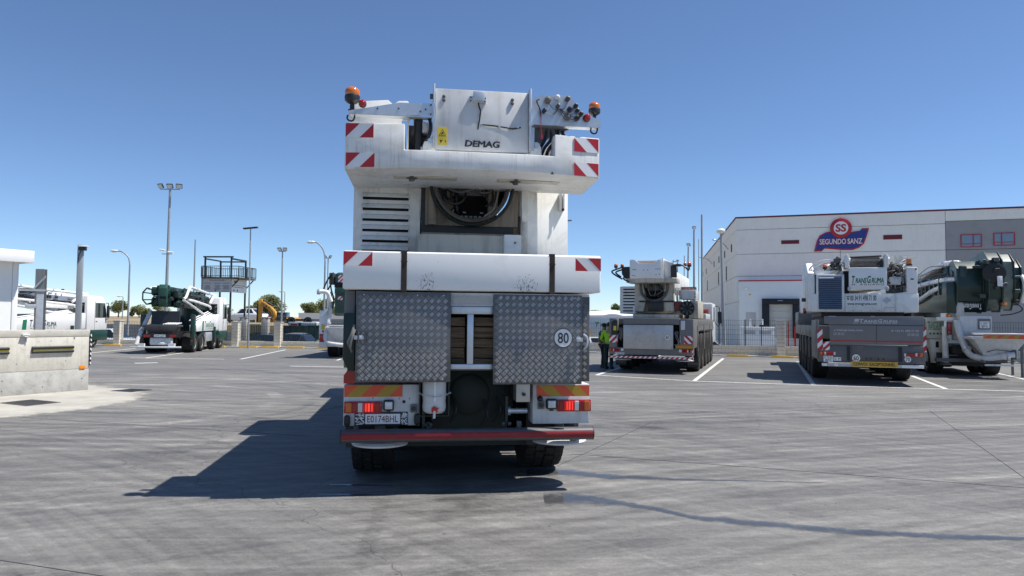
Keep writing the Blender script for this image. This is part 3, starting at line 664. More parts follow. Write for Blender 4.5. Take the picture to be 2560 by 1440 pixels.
mast('floodlight_mast', 'slim mast with two dark floodlights half behind the main crane', -15.6, 60, 7.6, .07, base=-.7, heads=((-.2, R(-60)), (.2, R(60))))
mast('antenna_pole', 'tallest bare pole left of the warehouse', 12.32, 46, 9.5, .09, base=-.7)
mast('floodlight_mast', 'mast with one floodlight beside the tallest bare pole', 13.35, 52, 9.3, .10, base=-.7, heads=((0, 0),))
mast('floodlight_mast', 'shorter leaning mast with one floodlight behind the middle crane boom', 12.3, 50, 7.8, .08, base=-.7, heads=((0, R(-40)),), lean=1.0)
mast('floodlight_mast', 'small far floodlight mast above the middle crane boom', 17.5, 75, 8.8, .09, base=-.7, heads=((0, 0),))
mast('antenna_pole', 'thin short pole beside the beacon of the middle crane', 14.5, 60, 8.1, .06, base=-.7, lean=.6)
mast('antenna_pole', 'thinnest far mast at the left edge of the warehouse', 23.7, 90, 13.0, .07, base=-.7)
t = mast('street_lamp', 'street lamp with a round white head in front of the warehouse corner', 12.35, 41.2, 7.3, .10, base=-.3, lean=-1.6)
MB().sph((0, 0, 7.42), .26, 14, 1, 1, .62).build('lantern', mat('lantern_globe', (.72, .72, .70), .35), t, smooth=True)

# ------------------------------------------------------------------ platform tower with training notice
t = thing('platform_tower', 'steel platform tower with railings and a white notice board under its deck', 'tower', (-22.2, 56, -.7), -4.6)
for x, y, h in ((-2.15, 0, 7.25), (0, 0, 7.3), (-2.15, 2.5, 7.1), (0, 2.5, 7.2)):
    MB().box(x - .055, x + .055, y - .055, y + .055, 0, h).build('post', M['dsteel'], t)
MB().box(-2.3, .15, -.06, .06, 7.25, 7.36).box(-2.2, .05, 2.44, 2.56, 7.05, 7.15).box(-2.21, -2.09, 0, 2.5, 7.1, 7.2).box(-.05, .07, 0, 2.5, 7.1, 7.22).build('roof_beam', M['dsteel'], t)
MB().box(-2.3, .75, -.3, 2.8, 5.58, 5.68).build('deck', M['dsteel'], t)
MB().pr([(.05, 4.9), (.12, 4.9), (.72, 5.55), (.62, 5.55)], 'y', -.05, .05).pr([(.05, 4.9), (.12, 4.9), (.72, 5.55), (.62, 5.55)], 'y', 2.45, 2.55).build('deck_strut', M['dsteel'], t)
rl_ = MB()
for (x0, y0, x1, y1) in ((-2.3, -.3, .75, -.3), (.75, -.3, .75, 2.8), (-2.3, 2.8, .75, 2.8), (-2.3, -.3, -2.3, 2.8)):
    for z in (5.78, 6.55): rl_.tube([(x0, y0, z), (x1, y1, z)], .025, 6)
    n = 20
    for i in range(n + 1):
        a = i / n; rl_.cyl((x0 + (x1 - x0) * a, y0 + (y1 - y0) * a, 5.7), (x0 + (x1 - x0) * a, y0 + (y1 - y0) * a, 6.55), .012 if i % 5 else .028, 5)
rl_.build('railing', M['dsteel'], t)
MB().box(-2.5, -2.34, .1, .14, 0, 6.5).box(-2.5, -2.34, .5, .54, 0, 6.5).build('ladder_rail', M['pole'], t)
b = MB().box(-2.2, .06, -.12, -.08, 4.5, 5.57).build('notice_board', mat('notice_shaded', (.50, .50, .50), .5, var=.04), t)  # greyer than the sunlit side board: shade put into its colour
text('Cursos de Formación', b, M['ink'], -1.70, -.45, 5.40, 5.51, -.121, bold=.01)
for cx_, rows in ((-1.85, 6), (-1.05, 7), (-.33, 6)):
    MB().box(cx_ - .26, cx_ + .26, -.124, -.12, 5.19, 5.23).build('text_line', M['steel'], b)
    for k in range(rows):
        w = random.uniform(.16, .29); MB().box(cx_ - w, cx_ + w, -.124, -.12, 5.02 - k * .06, 5.045 - k * .06).build('text_line', M['steel'], b)
MB().box(-2.05, -1.4, -.124, -.12, 4.55, 4.57).box(-.7, -.08, -.124, -.12, 4.56, 4.60).box(-1.25, -1.15, -.124, -.12, 4.55, 4.66).build('text_line', M['ink'], b)
b2 = MB().box(.08, .12, -.08, 2.5, 4.5, 5.57).build('notice_board', M['rwhite'], t)
MB().box(.121, .124, .3, 2.2, 5.05, 5.09).box(.121, .124, .3, 1.9, 4.9, 4.94).box(.121, .124, .3, .8, 5.25, 5.45).box(.121, .124, .2, .4, 4.6, 4.72).box(.121, .124, .8, .95, 4.58, 4.74).build('text_line', M['steel'], b2)

# ------------------------------------------------------------------ warehouse
def warehouse():
    t = thing('warehouse', 'white panelled warehouse with a red roof line and a blue and red company sign', 'building', (19.61, 62, -.7), -19.5)
    # local: x along the facade, -y towards the yard; z from street level
    ca = R(90 - 11.2 + 19.5)            # side wall direction in local frame
    sx_, sy_ = math.cos(ca), math.sin(ca)
    sd_ = (sx_ * 45, sy_ * 45)
    MB().pr([(.03, .2), (30, .2), (30, 45), (sd_[0] + .25, sd_[1])], 'z', 0, 11.5).build('core', M['core'], t)
    rows = [(0, 4.25), (4.27, 6.50), (6.52, 8.43), (8.45, 10.56), (10.58, 11.60)]
    colsx = [(0, 8.31), (8.33, 16.01), (16.03, 24.0), (24.02, 30)]
    for ci, (a, b) in enumerate(colsx):
        for ri, (z0, z1) in enumerate(rows):
            grey_ = ci >= 2 and ri < 4
            if ci >= 2 and ri == 3: z1 = 10.74
            if ci >= 2 and ri == 4: z0 = 10.76
            MB().box(a + .006, b - .006, -.02 if not grey_ else -.03, .2, z0 + .006, z1 - .006).build('wall_panel', M['wall_g'] if grey_ else M['wall_w'], t, bev=.015, seg=1)
    for k in range(6):                   # side wall panels
        for (z0, z1) in rows:
            a, b = k * 7.5 + .015, (k + 1) * 7.5 - .015
            n = (-sy_, sx_)
            P = lambda u, v: (sx_ * u + n[0] * v, sy_ * u + n[1] * v)
            MB().pr([P(max(a, .1), 0), P(b, 0), P(b, -.2), P(max(a, .1), -.2)], 'z', z0 + .008, z1 - .008).build('wall_panel', M['wall_w'], t, bev=.012, seg=1)
    MB().box(-.06, 30, -.07, .22, 11.60, 11.72).build('roof_trim', M['wine'], t)
    n = (-sy_, sx_)
    P = lambda u, v: (sx_ * u + n[0] * v, sy_ * u + n[1] * v)
    MB().pr([P(0, .06), P(45, .06), P(45, -.2), P(.3, -.2)], 'z', 11.60, 11.72).build('roof_trim', M['wine'], t)
    for u, z, w, h in [(3.6, 9.35, .55, .62), (9.9, 9.35, .55, .62), (16.2, 9.35, .55, .62), (22.5, 9.35, .55, .62), (35.1, 9.35, .55, .62), (41.4, 9.35, .55, .62), (8.3, 7.3, .5, 1.3), (16.7, 7.3, .5, 1.3), (33, 7.3, .5, 1.3)]:
        f = MB().pr([P(u - w / 2 - .05, .03), P(u + w / 2 + .05, .03), P(u + w / 2 + .05, -.01), P(u - w / 2 - .05, -.01)], 'z', z - h / 2 - .05, z + h / 2 + .05).build('window', M['dsteel'], t)
        MB().pr([P(u - w / 2, .04), P(u + w / 2, .04), P(u + w / 2, .0), P(u - w / 2, .0)], 'z', z - h / 2, z + h / 2).build('pane', M['darkv'], f)
    for u in (6.6, 25.0):                 # arm lamps on the side wall
        a = P(u, 0); b = P(u - 3.6, 1.6)
        w = MB().curve([(*a, 9.55), (*P(u - 1, .5), 9.95), (*P(u - 2.6, 1.2), 10.1), (*b, 10.1)], .035, 6).build('wall_lamp', M['pole'], t)
        MB().sph((*b, 10.08), .22, 8, 1, 1, .35).build('lantern', M['galv'], w)
    MB().tube([(*P(13, .05), 2), (*P(13, .05), 8.9)], .05, 6).tube([(*P(10.2, .05), 0), (*P(10.2, .05), 4.5)], .05, 6).build('downpipe', M['pole'], t)
    # facade details
    for x0, x1, z0, z1 in ((3.7, 5.13, 9.24, 9.56), (11.55, 12.92, 9.40, 9.77)):
        v = MB().box(x0, x1, -.06, -.02, z0, z1).build('vent', M['wine'], t)
        for k in range(3): MB().box(x0 + .03, x1 - .03, -.075, -.058, z0 + .05 + k * .09, z0 + .09 + k * .09).build('slat', M['wine'], v)
    for x0, x1, z0, z1, mid in ((17.05, 18.49, 8.62, 9.64, .6), (19.29, 20.71, 8.69, 9.70, .38), (21.5, 22.9, 8.74, 9.76, .6)):
        fr = MB()
        xm = x0 + (x1 - x0) * mid; zt = z0 + (z1 - z0) * .26
        for q in ((x0, x1, z0, z0 + .06), (x0, x1, z1 - .06, z1), (x0, x0 + .06, z0 + .06, z1 - .06), (x1 - .06, x1, z0 + .06, z1 - .06), (xm - .03, xm + .03, z0 + .06, z1 - .06), (x0 + .06, xm - .03, zt - .025, zt + .025), (xm + .03, x1 - .06, zt - .025, zt + .025)):
            fr.box(q[0], q[1], -.10, -.03, q[2], q[3])
        f = fr.build('window', M['signr'], t)
        for a, b in ((x0 + .06, xm - .03), (xm + .03, x1 - .06)):
            MB().box(a, b, -.06, -.035, z0 + .06, zt - .025).build('pane', M['glassl'], f); MB().box(a, b, -.06, -.035, zt + .025, z1 - .06).build('pane', M['glassl'], f)
    # loading annex
    MB().box(.25, 9.0, -1.2, -.03, 0, 6.0).build('annex_wall', M['booth'], t, bev=.01)
    MB().box(.22, 9.03, -1.26, -1.0, 6.0, 6.10).build('annex_trim', M['signr'], t)
    sh = MB().box(2.1, 5.05, -1.65, -1.2, 4.05, 4.52).box(2.1, 2.68, -1.65, -1.2, 1.2, 4.05).box(4.52, 5.05, -1.65, -1.2, 1.2, 4.05).build('dock_shelter', M['dockb'], t, bev=.03)
    for k in range(5): MB().box(2.69, 4.51, -1.26, -1.21, 1.2 + k * .57 + .01, 1.2 + (k + 1) * .57 - .01).build('door_panel', M['dockd'], sh, bev=.008, seg=1)
    MB().box(3.35, 3.75, -1.68, -1.66, 4.32, 4.36).build('badge', M['greyl'], sh)
    MB().box(4.1, 4.2, -1.9, -1.8, .3, 2.6).box(4.6, 4.75, -1.95, -1.8, .3, 2.2).build('dock_guide', M['redp'], t)
    d = MB().box(.8, 1.6, -1.24, -1.2, 1.2, 3.35).build('side_door', M['dockd'], t, bev=.01); MB().box(1.45, 1.5, -1.29, -1.24, 2.1, 2.3).build('handle', M['dsteel'], d)
    MB().cyl((.85, -1.2, 5.35), (.85, -1.4, 5.3), .12, 10).build('alarm_lamp', M['rwhite'], t)
    MB().box(.72, .92, -1.215, -1.2, 4.75, 4.95).build('notice', M['rwhite'], t); MB().box(1.05, 1.22, -1.215, -1.2, 4.8, 4.95).build('notice', M['yellow'], t)
    # company sign
    sm = lambda X, Y: (8.37 + (X - 1150) * .0099, .7 + 9.75 - (Y - 152) * .0109)
    ban = [(940, 328), (962, 245), (985, 205), (1030, 182), (1090, 172), (1150, 178), (1230, 184), (1300, 175), (1310, 158), (1365, 158), (1345, 225), (1325, 275), (1290, 305), (1240, 322), (1150, 320), (1080, 312), (1020, 306), (1000, 328)]
    o = thing('company_sign', 'blue and red banner shaped wall sign with a round emblem on the warehouse', 'sign', (19.61, 62, -.7), -19.5)
    MB().pr([sm(*p) for p in ban], 'y', -.12, -.025).build('border', M['signr'], o, bev=.01)
    cx_, cy_ = 1152, 245
    MB().pr([sm(cx_ + (p[0] - cx_) * .945, cy_ + (p[1] - cy_) * .87) for p in ban], 'y', -.135, -.12).build('banner', M['signb'], o)
    c = sm(1150, 152)
    MB().lathe([(.83, 0), (.83, -.06), (.80, -.08)], (c[0], -.13, c[1]), 'y', 40).build('roundel', M['signr'], o, smooth=True)
    MB().lathe([(.555, 0), (.555, -.015)], (c[0], -.205, c[1]), 'y', 36).build('disc', M['rwhite'], o)
    a, b = sm(1108, 182), sm(1190, 122); text('SS', o, M['signr'], a[0], b[0], a[1], b[1], -.222, bold=.03, t=.02)
    for wrd, X0, X1 in (('SEGUNDO', 984, 1188), ('SANZ', 1200, 1312)):
        a, b = sm(X0, 275), sm(X1, 234)
        text(wrd, o, M['signr'], a[0] - .04, b[0] + .04, a[1] - .04, b[1] + .04, -.137, bold=.06, t=.01); text(wrd, o, M['rwhite'], a[0], b[0], a[1], b[1], -.150, bold=.016, t=.012)
    return t
warehouse()
t = thing('utility_kiosk', 'white louvred utility kiosk behind the mesh fence in front of the warehouse', 'kiosk', (15.8, 49, -.7), -19.5)
MB().box(0, 2.15, 0, 1.2, 0, 2.1).build('body', M['clean'], t, bev=.02); MB().box(-.05, 2.2, -.05, 1.25, 2.1, 2.2).build('roof', M['clean'], t, bev=.02)
for k in range(2):
    for j in range(3): MB().box(.2 + k * 1.0, .95 + k * 1.0, -.012, .0, 1.72 + j * .09, 1.76 + j * .09).build('louvre', M['greym'], t)
for x in (.55, 1.35): MB().box(x, x + .12, .3, .36, 2.2, 2.75).build('stub', M['clean'], t)
t = thing('flat_sign', 'small dark rectangular sign on a post behind the right block wall', 'sign', (15.1, 43.0, -.7))
MB().cyl((0, 0, 0), (0, 0, 2.5), .03, 8).build('post', M['dsteel'], t); MB().box(-.12, .42, -.03, .0, 2.25, 2.38).build('panel', M['dsteel'], t)
# ================================================================== VEHICLES
WCACHE = {}
def wheel(parent, x, y, r, w, out, rim='rim', lugs=0, n=36, name='wheel', steer=0.0):
    """tyre with its rim; out = +1 when the visible face points to +x"""
    key = (round(r, 3), round(w, 3), rim, lugs)
    if key not in WCACHE:
        h = w / 2; tb = MB()
        tb.lathe([(r * .56, -h * .80), (r * .70, -h * .98), (r * .86, -h), (r * .95, -h * .93), (r * .985, -h * .78), (r * (.985 if not lugs else .965), 0), (r * .985, h * .78), (r * .95, h * .93), (r * .86, h), (r * .70, h * .98), (r * .56, h * .80)], (0, 0, 0), 'x', n)
        if lugs:
            for k in range(lugs):
                for row, (a, b) in enumerate(((-.92, -.50), (-.44, -.04), (.04, .44), (.50, .92))):
                    t = 2 * math.pi * (k + (.5 if row % 2 else 0)) / lugs; d = math.pi / lugs * .66
                    q = []
                    for rr in (r * .95, r * 1.0):
                        for xx in (a * h, b * h):
                            sh = .12 if row in (0, 3) else 0
                            rr2 = rr - (r * .018 if abs(xx) > h * .85 else 0)
                            for tt in (t - d, t + d): q.append((xx, rr2 * math.cos(tt + sh * (1 if xx > 0 else -1) * .2), rr2 * math.sin(tt)))
                    tb.add(q, [(0, 1, 3, 2), (4, 6, 7, 5), (0, 4, 5, 1), (2, 3, 7, 6), (0, 2, 6, 4), (1, 5, 7, 3)])
        else:
            for k in range(4):
                xx = -h * .6 + k * h * .4
        rm = MB().lathe([(.03, h * .30), (r * .16, h * .32), (r * .18, h * .62), (r * .27, h * .62), (r * .30, h * .30), (r * .42, h * .22), (r * .50, h * .5), (r * .56, h * .82), (r * .60, h * .86), (r * .60, h * .70), (r * .56, -h * .8), (.03, -h * .8)], (0, 0, 0), 'x', 24)
        nuts = MB()
        for k in range(10):
            t = 2 * math.pi * k / 10; nuts.cyl((h * .30, r * .36 * math.cos(t), r * .36 * math.sin(t)), (h * .40, r * .36 * math.cos(t), r * .36 * math.sin(t)), .018, 6)
        rm.add(nuts.v, nuts.f)
        WCACHE[key] = (tb.mesh('wheel', M['tyre'], smooth=True, ang=30), rm.mesh('rim', M[rim], smooth=True, ang=30))
    tm, rmm = WCACHE[key]
    o = put(name, tm, parent, (x, y, r), (0, 0, (0 if out > 0 else math.pi) + steer))
    put('rim', rmm, o); return o

def tread(parent, x0, x1, z0, z1, y, mt, s=.0705, name='tread_pattern'):
    mt = M['tread']
    """raised five-bar tread on a sheet standing in the xz plane, facing -y"""
    v, f = [], []
    def bar(cx_, cz_, ang, L=.0175, w=.0019, h=.0040):
        c, sn = math.cos(ang), math.sin(ang)
        pts = [(-L, -w, 0), (L, -w, 0), (L, w, 0), (-L, w, 0), (-L * .72, 0, h), (L * .72, 0, h)]
        o = len(v)
        for a, b, hh in pts: v.append((cx_ + a * c - b * sn, y - hh, cz_ + a * sn + b * c))
        f.extend([(o, o + 1, o + 5, o + 4), (o + 2, o + 3, o + 4, o + 5), (o + 1, o + 2, o + 5), (o + 3, o, o + 4)])
    j = 0; z = z0 + s * .5
    while z < z1 - .02:
        x = x0 + s * .45
        while x < x1 - .02:
            for k in range(5):
                d = (k - 2) * .0088; bar(x + d * .7071, z - d * .7071, R(45))
            if x + s / 2 < x1 - .02 and z + s / 2 < z1 - .015:
                for k in range(5):
                    d = (k - 2) * .0088; bar(x + s / 2 + d * .7071, z + s / 2 + d * .7071, R(-45), h=.0009)
            x += s
        z += s
    me = bpy.data.meshes.new(name); me.from_pydata(v, [], f); me.materials.append(mt)
    return put(name, me, parent, kind='stuff')

def tail_lamp(parent, x0, x1, z0, z1, y, flip=False, lit=True):
    """long cluster: amber, red, clear and (lit) brake sections in a red shell"""
    o = MB().box(x0, x1, y - .035, y, z0, z1).build('tail_lamp', M['redl'], parent, bev=.014)
    w = x1 - x0; secs = [(.06, .21, 'amber'), (.22, .36, 'redl'), (.37, .49, 'clear'), (.50, .80, 'redon' if lit else 'redl'), (.81, .95, 'redl')]
    for a, b, m in secs:
        a, b = (1 - b, 1 - a) if flip else (a, b)
        MB().box(x0 + w * a, x0 + w * b, y - .043, y - .034, z0 + .014, z1 - .014).build('lens', M[m], o, bev=.004, seg=1)
        rr = MB(); n = max(2, int((b - a) * w / .014))
        for k in range(n): xx = x0 + w * a + (b - a) * w * (k + .5) / n; rr.box(xx - .002, xx + .002, y - .0455, y - .0425, z0 + .018, z1 - .018)
        rr.build('lens_rib', M[m], o)
        if m == 'redon':
            for q, ww in ((.28, .05), (.52, .09), (.80, .04)):
                xx = x0 + w * (a + (b - a) * q); MB().box(xx - w * ww * .25, xx + w * ww * .25, y - .0465, y - .0435, z0 + .02, z1 - .02).build('glow_streak', M['redhot'], o)  # glowing bars standing in for highlight streaks on the lens
    return o
def beacon(parent, x, y, z, sc=1.0):
    b = MB().lathe([(.04, 0), (.045, .012), (.026, .02), (.024, .075), (.05, .085), (.078, .11), (.082, .15), (.078, .165)], (x, y, z), 'z', 20)
    b.v = [((p[0] - x) * sc + x, (p[1] - y) * sc + y, (p[2] - z) * sc + z) for p in b.v]
    o = b.build('beacon', M['blackp'], parent, smooth=True)
    d = MB().lathe([(.076, .166), (.080, .185), (.079, .21), (.068, .235), (.045, .252), (.015, .259), (.001, .26)], (x, y, z), 'z', 20)
    d.v = [((p[0] - x) * sc + x, (p[1] - y) * sc + y, (p[2] - z) * sc + z) for p in d.v]
    d.build('amber_dome', M['amber'], o, smooth=True, ang=60); return o
def round_lamp(parent, x, z, y, r, m, name='marker_lamp'):
    o = MB().lathe([(r, 0), (r, -.02), (r * .92, -.03)], (x, y, z), 'y', 20).build(name, M['blackp'], parent, smooth=True)
    MB().lathe([(r * .93, -.022), (r * .88, -.045), (r * .55, -.058), (.001, -.062)], (x, y, z), 'y', 20).build('lens', M[m], o, smooth=True, ang=60); return o
def speed_disc(parent, s, x, z, y, r):
    o = MB().lathe([(r, 0), (r, -.003)], (x, y, z), 'y', 32).build('speed_disc', M['ink'], parent)
    MB().lathe([(r * .93, -.003), (r * .93, -.0045)], (x, y, z), 'y', 32).build('disc_face', M['rwhite'], o)
    text(s, o, M['ink'], x - r * .58, x + r * .58, z - r * .55, z + r * .55, y - .0048, bold=.012); return o
def number_plate(parent, s, x0, x1, z0, z1, y, ink='inkr', second=None):
    o = MB().box(x0, x1, y - .006, y, z0, z1).build('number_plate', M['rwhite'], parent, bev=.002, seg=1)
    h, w = z1 - z0, x1 - x0
    if second:
        text(s, o, M[ink], x0 + w * .1, x1 - w * .1, z0 + h * .55, z1 - h * .1, y - .007); text(second, o, M[ink], x0 + w * .2, x1 - w * .2, z0 + h * .1, z0 + h * .45, y - .007)
    else: text(s, o, M[ink], x0 + w * .06, x1 - w * .06, z0 + h * .17, z1 - h * .17, y - .007)
    return o

def main_crane():
    t = thing('mobile_crane', 'large white mobile crane seen from behind with diamond plate rear lockers, nearest vehicle', 'crane', (-.39, 7.49, 0), 8.0)
    W, CH = M['white'], M['chip']
    # ---- carrier
    MB().box(-.48, .52, .75, 11.2, .78, 1.28).build('chassis', M['pitch'], t)
    MB().box(-.42, .44, .60, 1.0, .58, 1.30).box(-1.2, 1.15, 1.35, 1.7, .55, .85).box(-.25, .3, 1.2, 1.9, .42, .95).build('rear_axle', M['pitch'], t, bev=.03)
    MB().box(-1.30, 1.27, .95, 11.0, 1.30, 1.62).build('deck', M['dgreen'], t, bev=.01)
    MB().box(-1.32, 1.28, 9.3, 11.6, .7, 2.9).build('carrier_cab', W, t, bev=.12)
    MB().box(-1.0, 1.0, 3.6, 8.8, 1.6, 2.0).build('deck_boxes', M['greyw'], t, bev=.02)
    for y in (1.53, 3.15, 5.7, 7.3, 8.9):
        wheel(t, -1.09, y, .68, .50, -1, 'rimd', 30); wheel(t, .95, y, .68, .50, 1, 'rimd', 30)
    MB().box(-.80, .72, .75, 10.5, .40, .50).build('shade_pan', M['pitch'], t)  # plate added to block light beneath the carrier
    for x0, x1 in ((-1.36, -.80), (.66, 1.24)):
        for y in (.62, 2.30): MB().box(x0, x1, y, y + .03, .42, 1.28).build('mud_flap', M['black'], t)  # flaps added here to darken the space under the crane
    # rear body corners with lamps
    for x0, x1 in ((-1.357, -.548), (.645, 1.289)):
        MB().box(x0, x1, .15, .52, .72, 1.16).build('rear_body', M['greyw'], t, bev=.012)
    for q in ((-1.1, 1.07), (-.66, .99), (-.62, 1.0)): pass
    stripes(t, 'hazard_board', -1.35, -.738, 1.030, 1.155, .148, M['orange'], M['yelb'], .15, 1, .144)
    stripes(t, 'hazard_board', .687, 1.286, 1.024, 1.146, .148, M['orange'], M['yelb'], .147, -1, .145)
    tail_lamp(t, -1.352, -.951, .857, .984, .148); tail_lamp(t, .914, 1.302, .857, .990, .148, True)
    for x0, x1 in ((-.937, -.823), (.79, .91)):
        o = MB().box(x0, x1, .085, .15, .886, 1.0).build('work_lamp', M['blackp'], t, bev=.018)
        MB().box(x0 + .018, x1 - .018, .079, .087, .904, .982).build('lens', M['clear'], o, bev=.012)
        MB().lathe([(.03, 0), (.035, -.006), (.002, -.012)], ((x0 + x1) / 2, .080, .943), 'y', 16).build('lens_ring', M['galv'], o, smooth=True)
        MB().box((x0 + x1) / 2 - .02, (x0 + x1) / 2 + .02, .10, .145, .868, .888).build('bracket', M['blackp'], o)
    o = MB().box(-1.239, -.675, .135, .149, .722, .868).build('plate_holder', M['blackp'], t, bev=.006)
    sp = MB()
    for k in range(130):
        x = random.choice((random.uniform(-1.225, -1.14), random.uniform(-.74, -.685))); z = random.uniform(.735, .855); a = random.uniform(0, 3.14); L = random.uniform(.004, .012)
        sp.box(x - L * abs(math.cos(a)) - .0012, x + L * abs(math.cos(a)) + .0012, .1335, .1352, z - L * abs(math.sin(a)) * .6 - .0012, z + L * abs(math.sin(a)) * .6 + .0012)
    sp.build('paint_flecks', M['rwhite'], o, kind='stuff')
    number_plate(o, 'E0174BHL', -1.125, -.757, .742, .849, .134)
    for x, z, r in ((-.72, .975, .018), (-.77, 1.01, .006), (-.66, 1.01, .006), (-1.05, 1.015, .006)): MB().cyl((x, .151, z), (x, .1465, z), r, 12).build('hole', M['ink'], t)
    for x, z in ((-.615, .905), (.735, .93)):
        o = MB().box(x - .035, x + .035, .128, .149, z - .045, z + .045).build('socket', M['greym'], t, bev=.006); MB().lathe([(.026, 0), (.026, -.03), (.012, -.032)], (x, .128, z), 'y', 14).build('socket_cap', M['blackp'], o, smooth=True)
    round_lamp(t, .725, 1.0, .148, .032, 'blackp', 'air_coupling')
    for x, z in ((-1.315, .78), (-.575, .79)):
        MB().box(x - .034, x + .034, .09, .149, z - .062, z + .062).build('rubber_buffer', M['black'], t, bev=.028)
    # the lamp carriers sit a hand's width inside the lockers
    bpy.context.view_layer.update()
    for o in list(t.children):
        if o.name.split('.')[0] in ('rear_body', 'hazard_board', 'tail_lamp', 'work_lamp', 'plate_holder', 'hole', 'socket', 'air_coupling', 'rubber_buffer'):
            bx_ = sum(v[0] for v in o.bound_box) / 8; o.location = (-.007 if bx_ < 0 else .036, .17, -.0205)
    # left mudguard flash above the board, green side posts
    MB().pr([(-1.355, 1.165), (-1.355, 1.25), (-1.31, 1.31), (-1.24, 1.33), (-1.24, 1.165)], 'y', .18, .5).build('red_corner', M['redl'], t)
    MB().box(-1.357, -1.25, .16, .75, 1.33, 2.14).build('locker_side', M['greym'], t, bev=.01)
    MB().pr([(-1.36, 1.42), (-1.30, 1.30), (-1.24, 1.30), (-1.24, 1.90), (-1.36, 1.90)], 'y', .09, .158).build('corner_post', M['dgreen'], t, bev=.006)
    MB().curve([(-1.29, .085, 1.55), (-1.30, .03, 1.60), (-1.27, .02, 1.68), (-1.25, .05, 1.76), (-1.25, .09, 1.78)], .015, 8).curve([(-1.27, .085, 1.50), (-1.28, .02, 1.56), (-1.26, .01, 1.66), (-1.235, .04, 1.73)], .012, 8).build('hose_loop', M['hoseg'], t, smooth=True)
    # lockers
    MB().box(-1.235, 1.262, .10, .16, 1.99, 2.13).build('locker_header', M['alu2'], t)
    tread(t, -.24, .20, 2.0, 2.12, .099, M['alu2'], .035)
    fr = MB().box(-.245, .21, .10, .15, 1.905, 1.985).box(-.245, .21, .10, .15, 1.318, 1.372).box(-.07, -.003, .095, .145, 1.373, 1.904).build('rack_frame', M['galv'], t, bev=.006)
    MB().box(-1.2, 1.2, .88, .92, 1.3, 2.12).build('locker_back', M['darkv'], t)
    MB().box(-1.22, 1.25, .17, .88, 1.30, 1.34).build('locker_floor', M['steel'], t)
    MB().box(-1.22, 1.25, .17, .88, 2.07, 2.12).build('locker_roof', M['steel'], t)
    for nm, x0, x1, z0, z1, mt in (('locker_door', -1.23, -.247, 1.186, 2.126, 'alu'), ('locker_door', .205, 1.172, 1.160, 2.118, 'alu')):
        o = MB().box(x0, x1, .052, .066, z0, z1).build(nm, M[mt], t, bev=.006)
        tread(o, x0 + .01, x1 - .01, z0 + .005, z1 - .005, .0518, M[mt])
        for k in range(4):
            for zz in (z0 + .03, z1 - .03): MB().cyl((x0 + .08 + k * (x1 - x0 - .16) / 3, .052, zz), (x0 + .08 + k * (x1 - x0 - .16) / 3, .046, zz), .007, 8).build('rivet', M['galv'], o)
    o = MB().box(1.176, 1.268, .10, .114, 1.185, 2.108).build('side_sheet', M['alu'], t, bev=.004); tread(o, 1.18, 1.262, 1.20, 2.10, .0998, M['alu'])
    o = MB().box(-1.25, -1.14, .025, .05, 1.628, 1.672).build('latch', M['galv'], t, bev=.006); MB().box(-1.145, -1.128, .02, .055, 1.60, 1.70).cyl((-1.2, .02, 1.6), (-1.2, .02, 1.72), .01, 8).build('latch_bolt', M['steel'], o)
    o = MB().box(1.105, 1.18, .03, .05, 1.615, 1.66).build('latch', M['galv'], t, bev=.006); MB().curve([(1.18, .03, 1.70), (1.22, .02, 1.66), (1.22, .02, 1.58), (1.19, .03, 1.54)], .011, 8).build('latch_handle', M['galv'], o, smooth=True)
    o = speed_disc(t, '80', .963, 1.657, .0485, .104)
    MB().sph((.905, .0435, 1.655), .016, 8, 1, .1, 1.3).sph((.918, .0435, 1.615), .012, 8, 1, .1, 1).build('worn_spot', M['rwhite'], o)
    # under the lockers: coupling, valves, small box
    MB().box(-.26, .47, .66, .78, .92, 1.30).build('cross_member', M['pitch'], t, bev=.02)
    MB().lathe([(.05, -.05), (.2, -.05), (.235, -.03), (.235, .04), (.19, .06)], (-.0, .62, 1.0), 'y', 32).build('coupling_flange', M['pitch'], t, smooth=True)
    MB().box(-.045, .0, .65, .66, 1.23, 1.275).build('data_plate', M['yellow'], t)
    o = MB().box(.478, .632, .2, .45, .955, 1.30).build('valve_box', M['alu2'], t, bev=.008); MB().cyl((.56, .2, 1.04), (.56, .17, 1.04), .02, 10).build('knob', M['blackp'], o)
    MB().cyl((.42, .45, .83), (.64, .45, .83), .03, 10).cyl((.42, .45, .83), (.45, .45, .83), .05, 10).cyl((.52, .45, .83), (.53, .45, .83), .036, 10).build('hydraulic_cylinder', M['galv'], t, smooth=True)
    MB().box(.385, .415, .38, .46, .68, 1.0).build('hanger', M['dgreen'], t); MB().box(-.53, -.5, .3, .4, .64, 1.2).build('hanger', M['dgreen'], t)
    for k, (x, z0, z1) in enumerate(((-.2, 1.0, .7), (.15, .95, .66), (.3, .98, .7), (-.46, .85, .66))): MB().curve([(x, .5, z0), (x + .04, .42, (z0 + z1) / 2), (x - .02, .5, z1)], .014, 7).build('air_hose', M['hose'], t, smooth=True)
    for x in (-.5, -.44, .36, .43): MB().sph((x, .36, .70), .025, 8).build('valve', M['steel'], t)
    # round bumper tube with red tape
    MB().cyl((-1.367, .19, .6145), (1.323, .19, .6145), .0695, 24).build('bumper_tube', M['pipe'], t, smooth=True)
    for x in (-1.378, 1.322): MB().cyl((x, .19, .6145), (x + .011, .19, .6145), .071, 24).build('end_cap', M['black'], t)
    tp = MB(); vs_ = []
    for x in (-1.366, 1.321):
        for k in range(7):
            a = R(180 + 26 - k * 9.5); vs_.append((x, .19 + .0710 * math.cos(a), .6145 + .0710 * math.sin(a)))
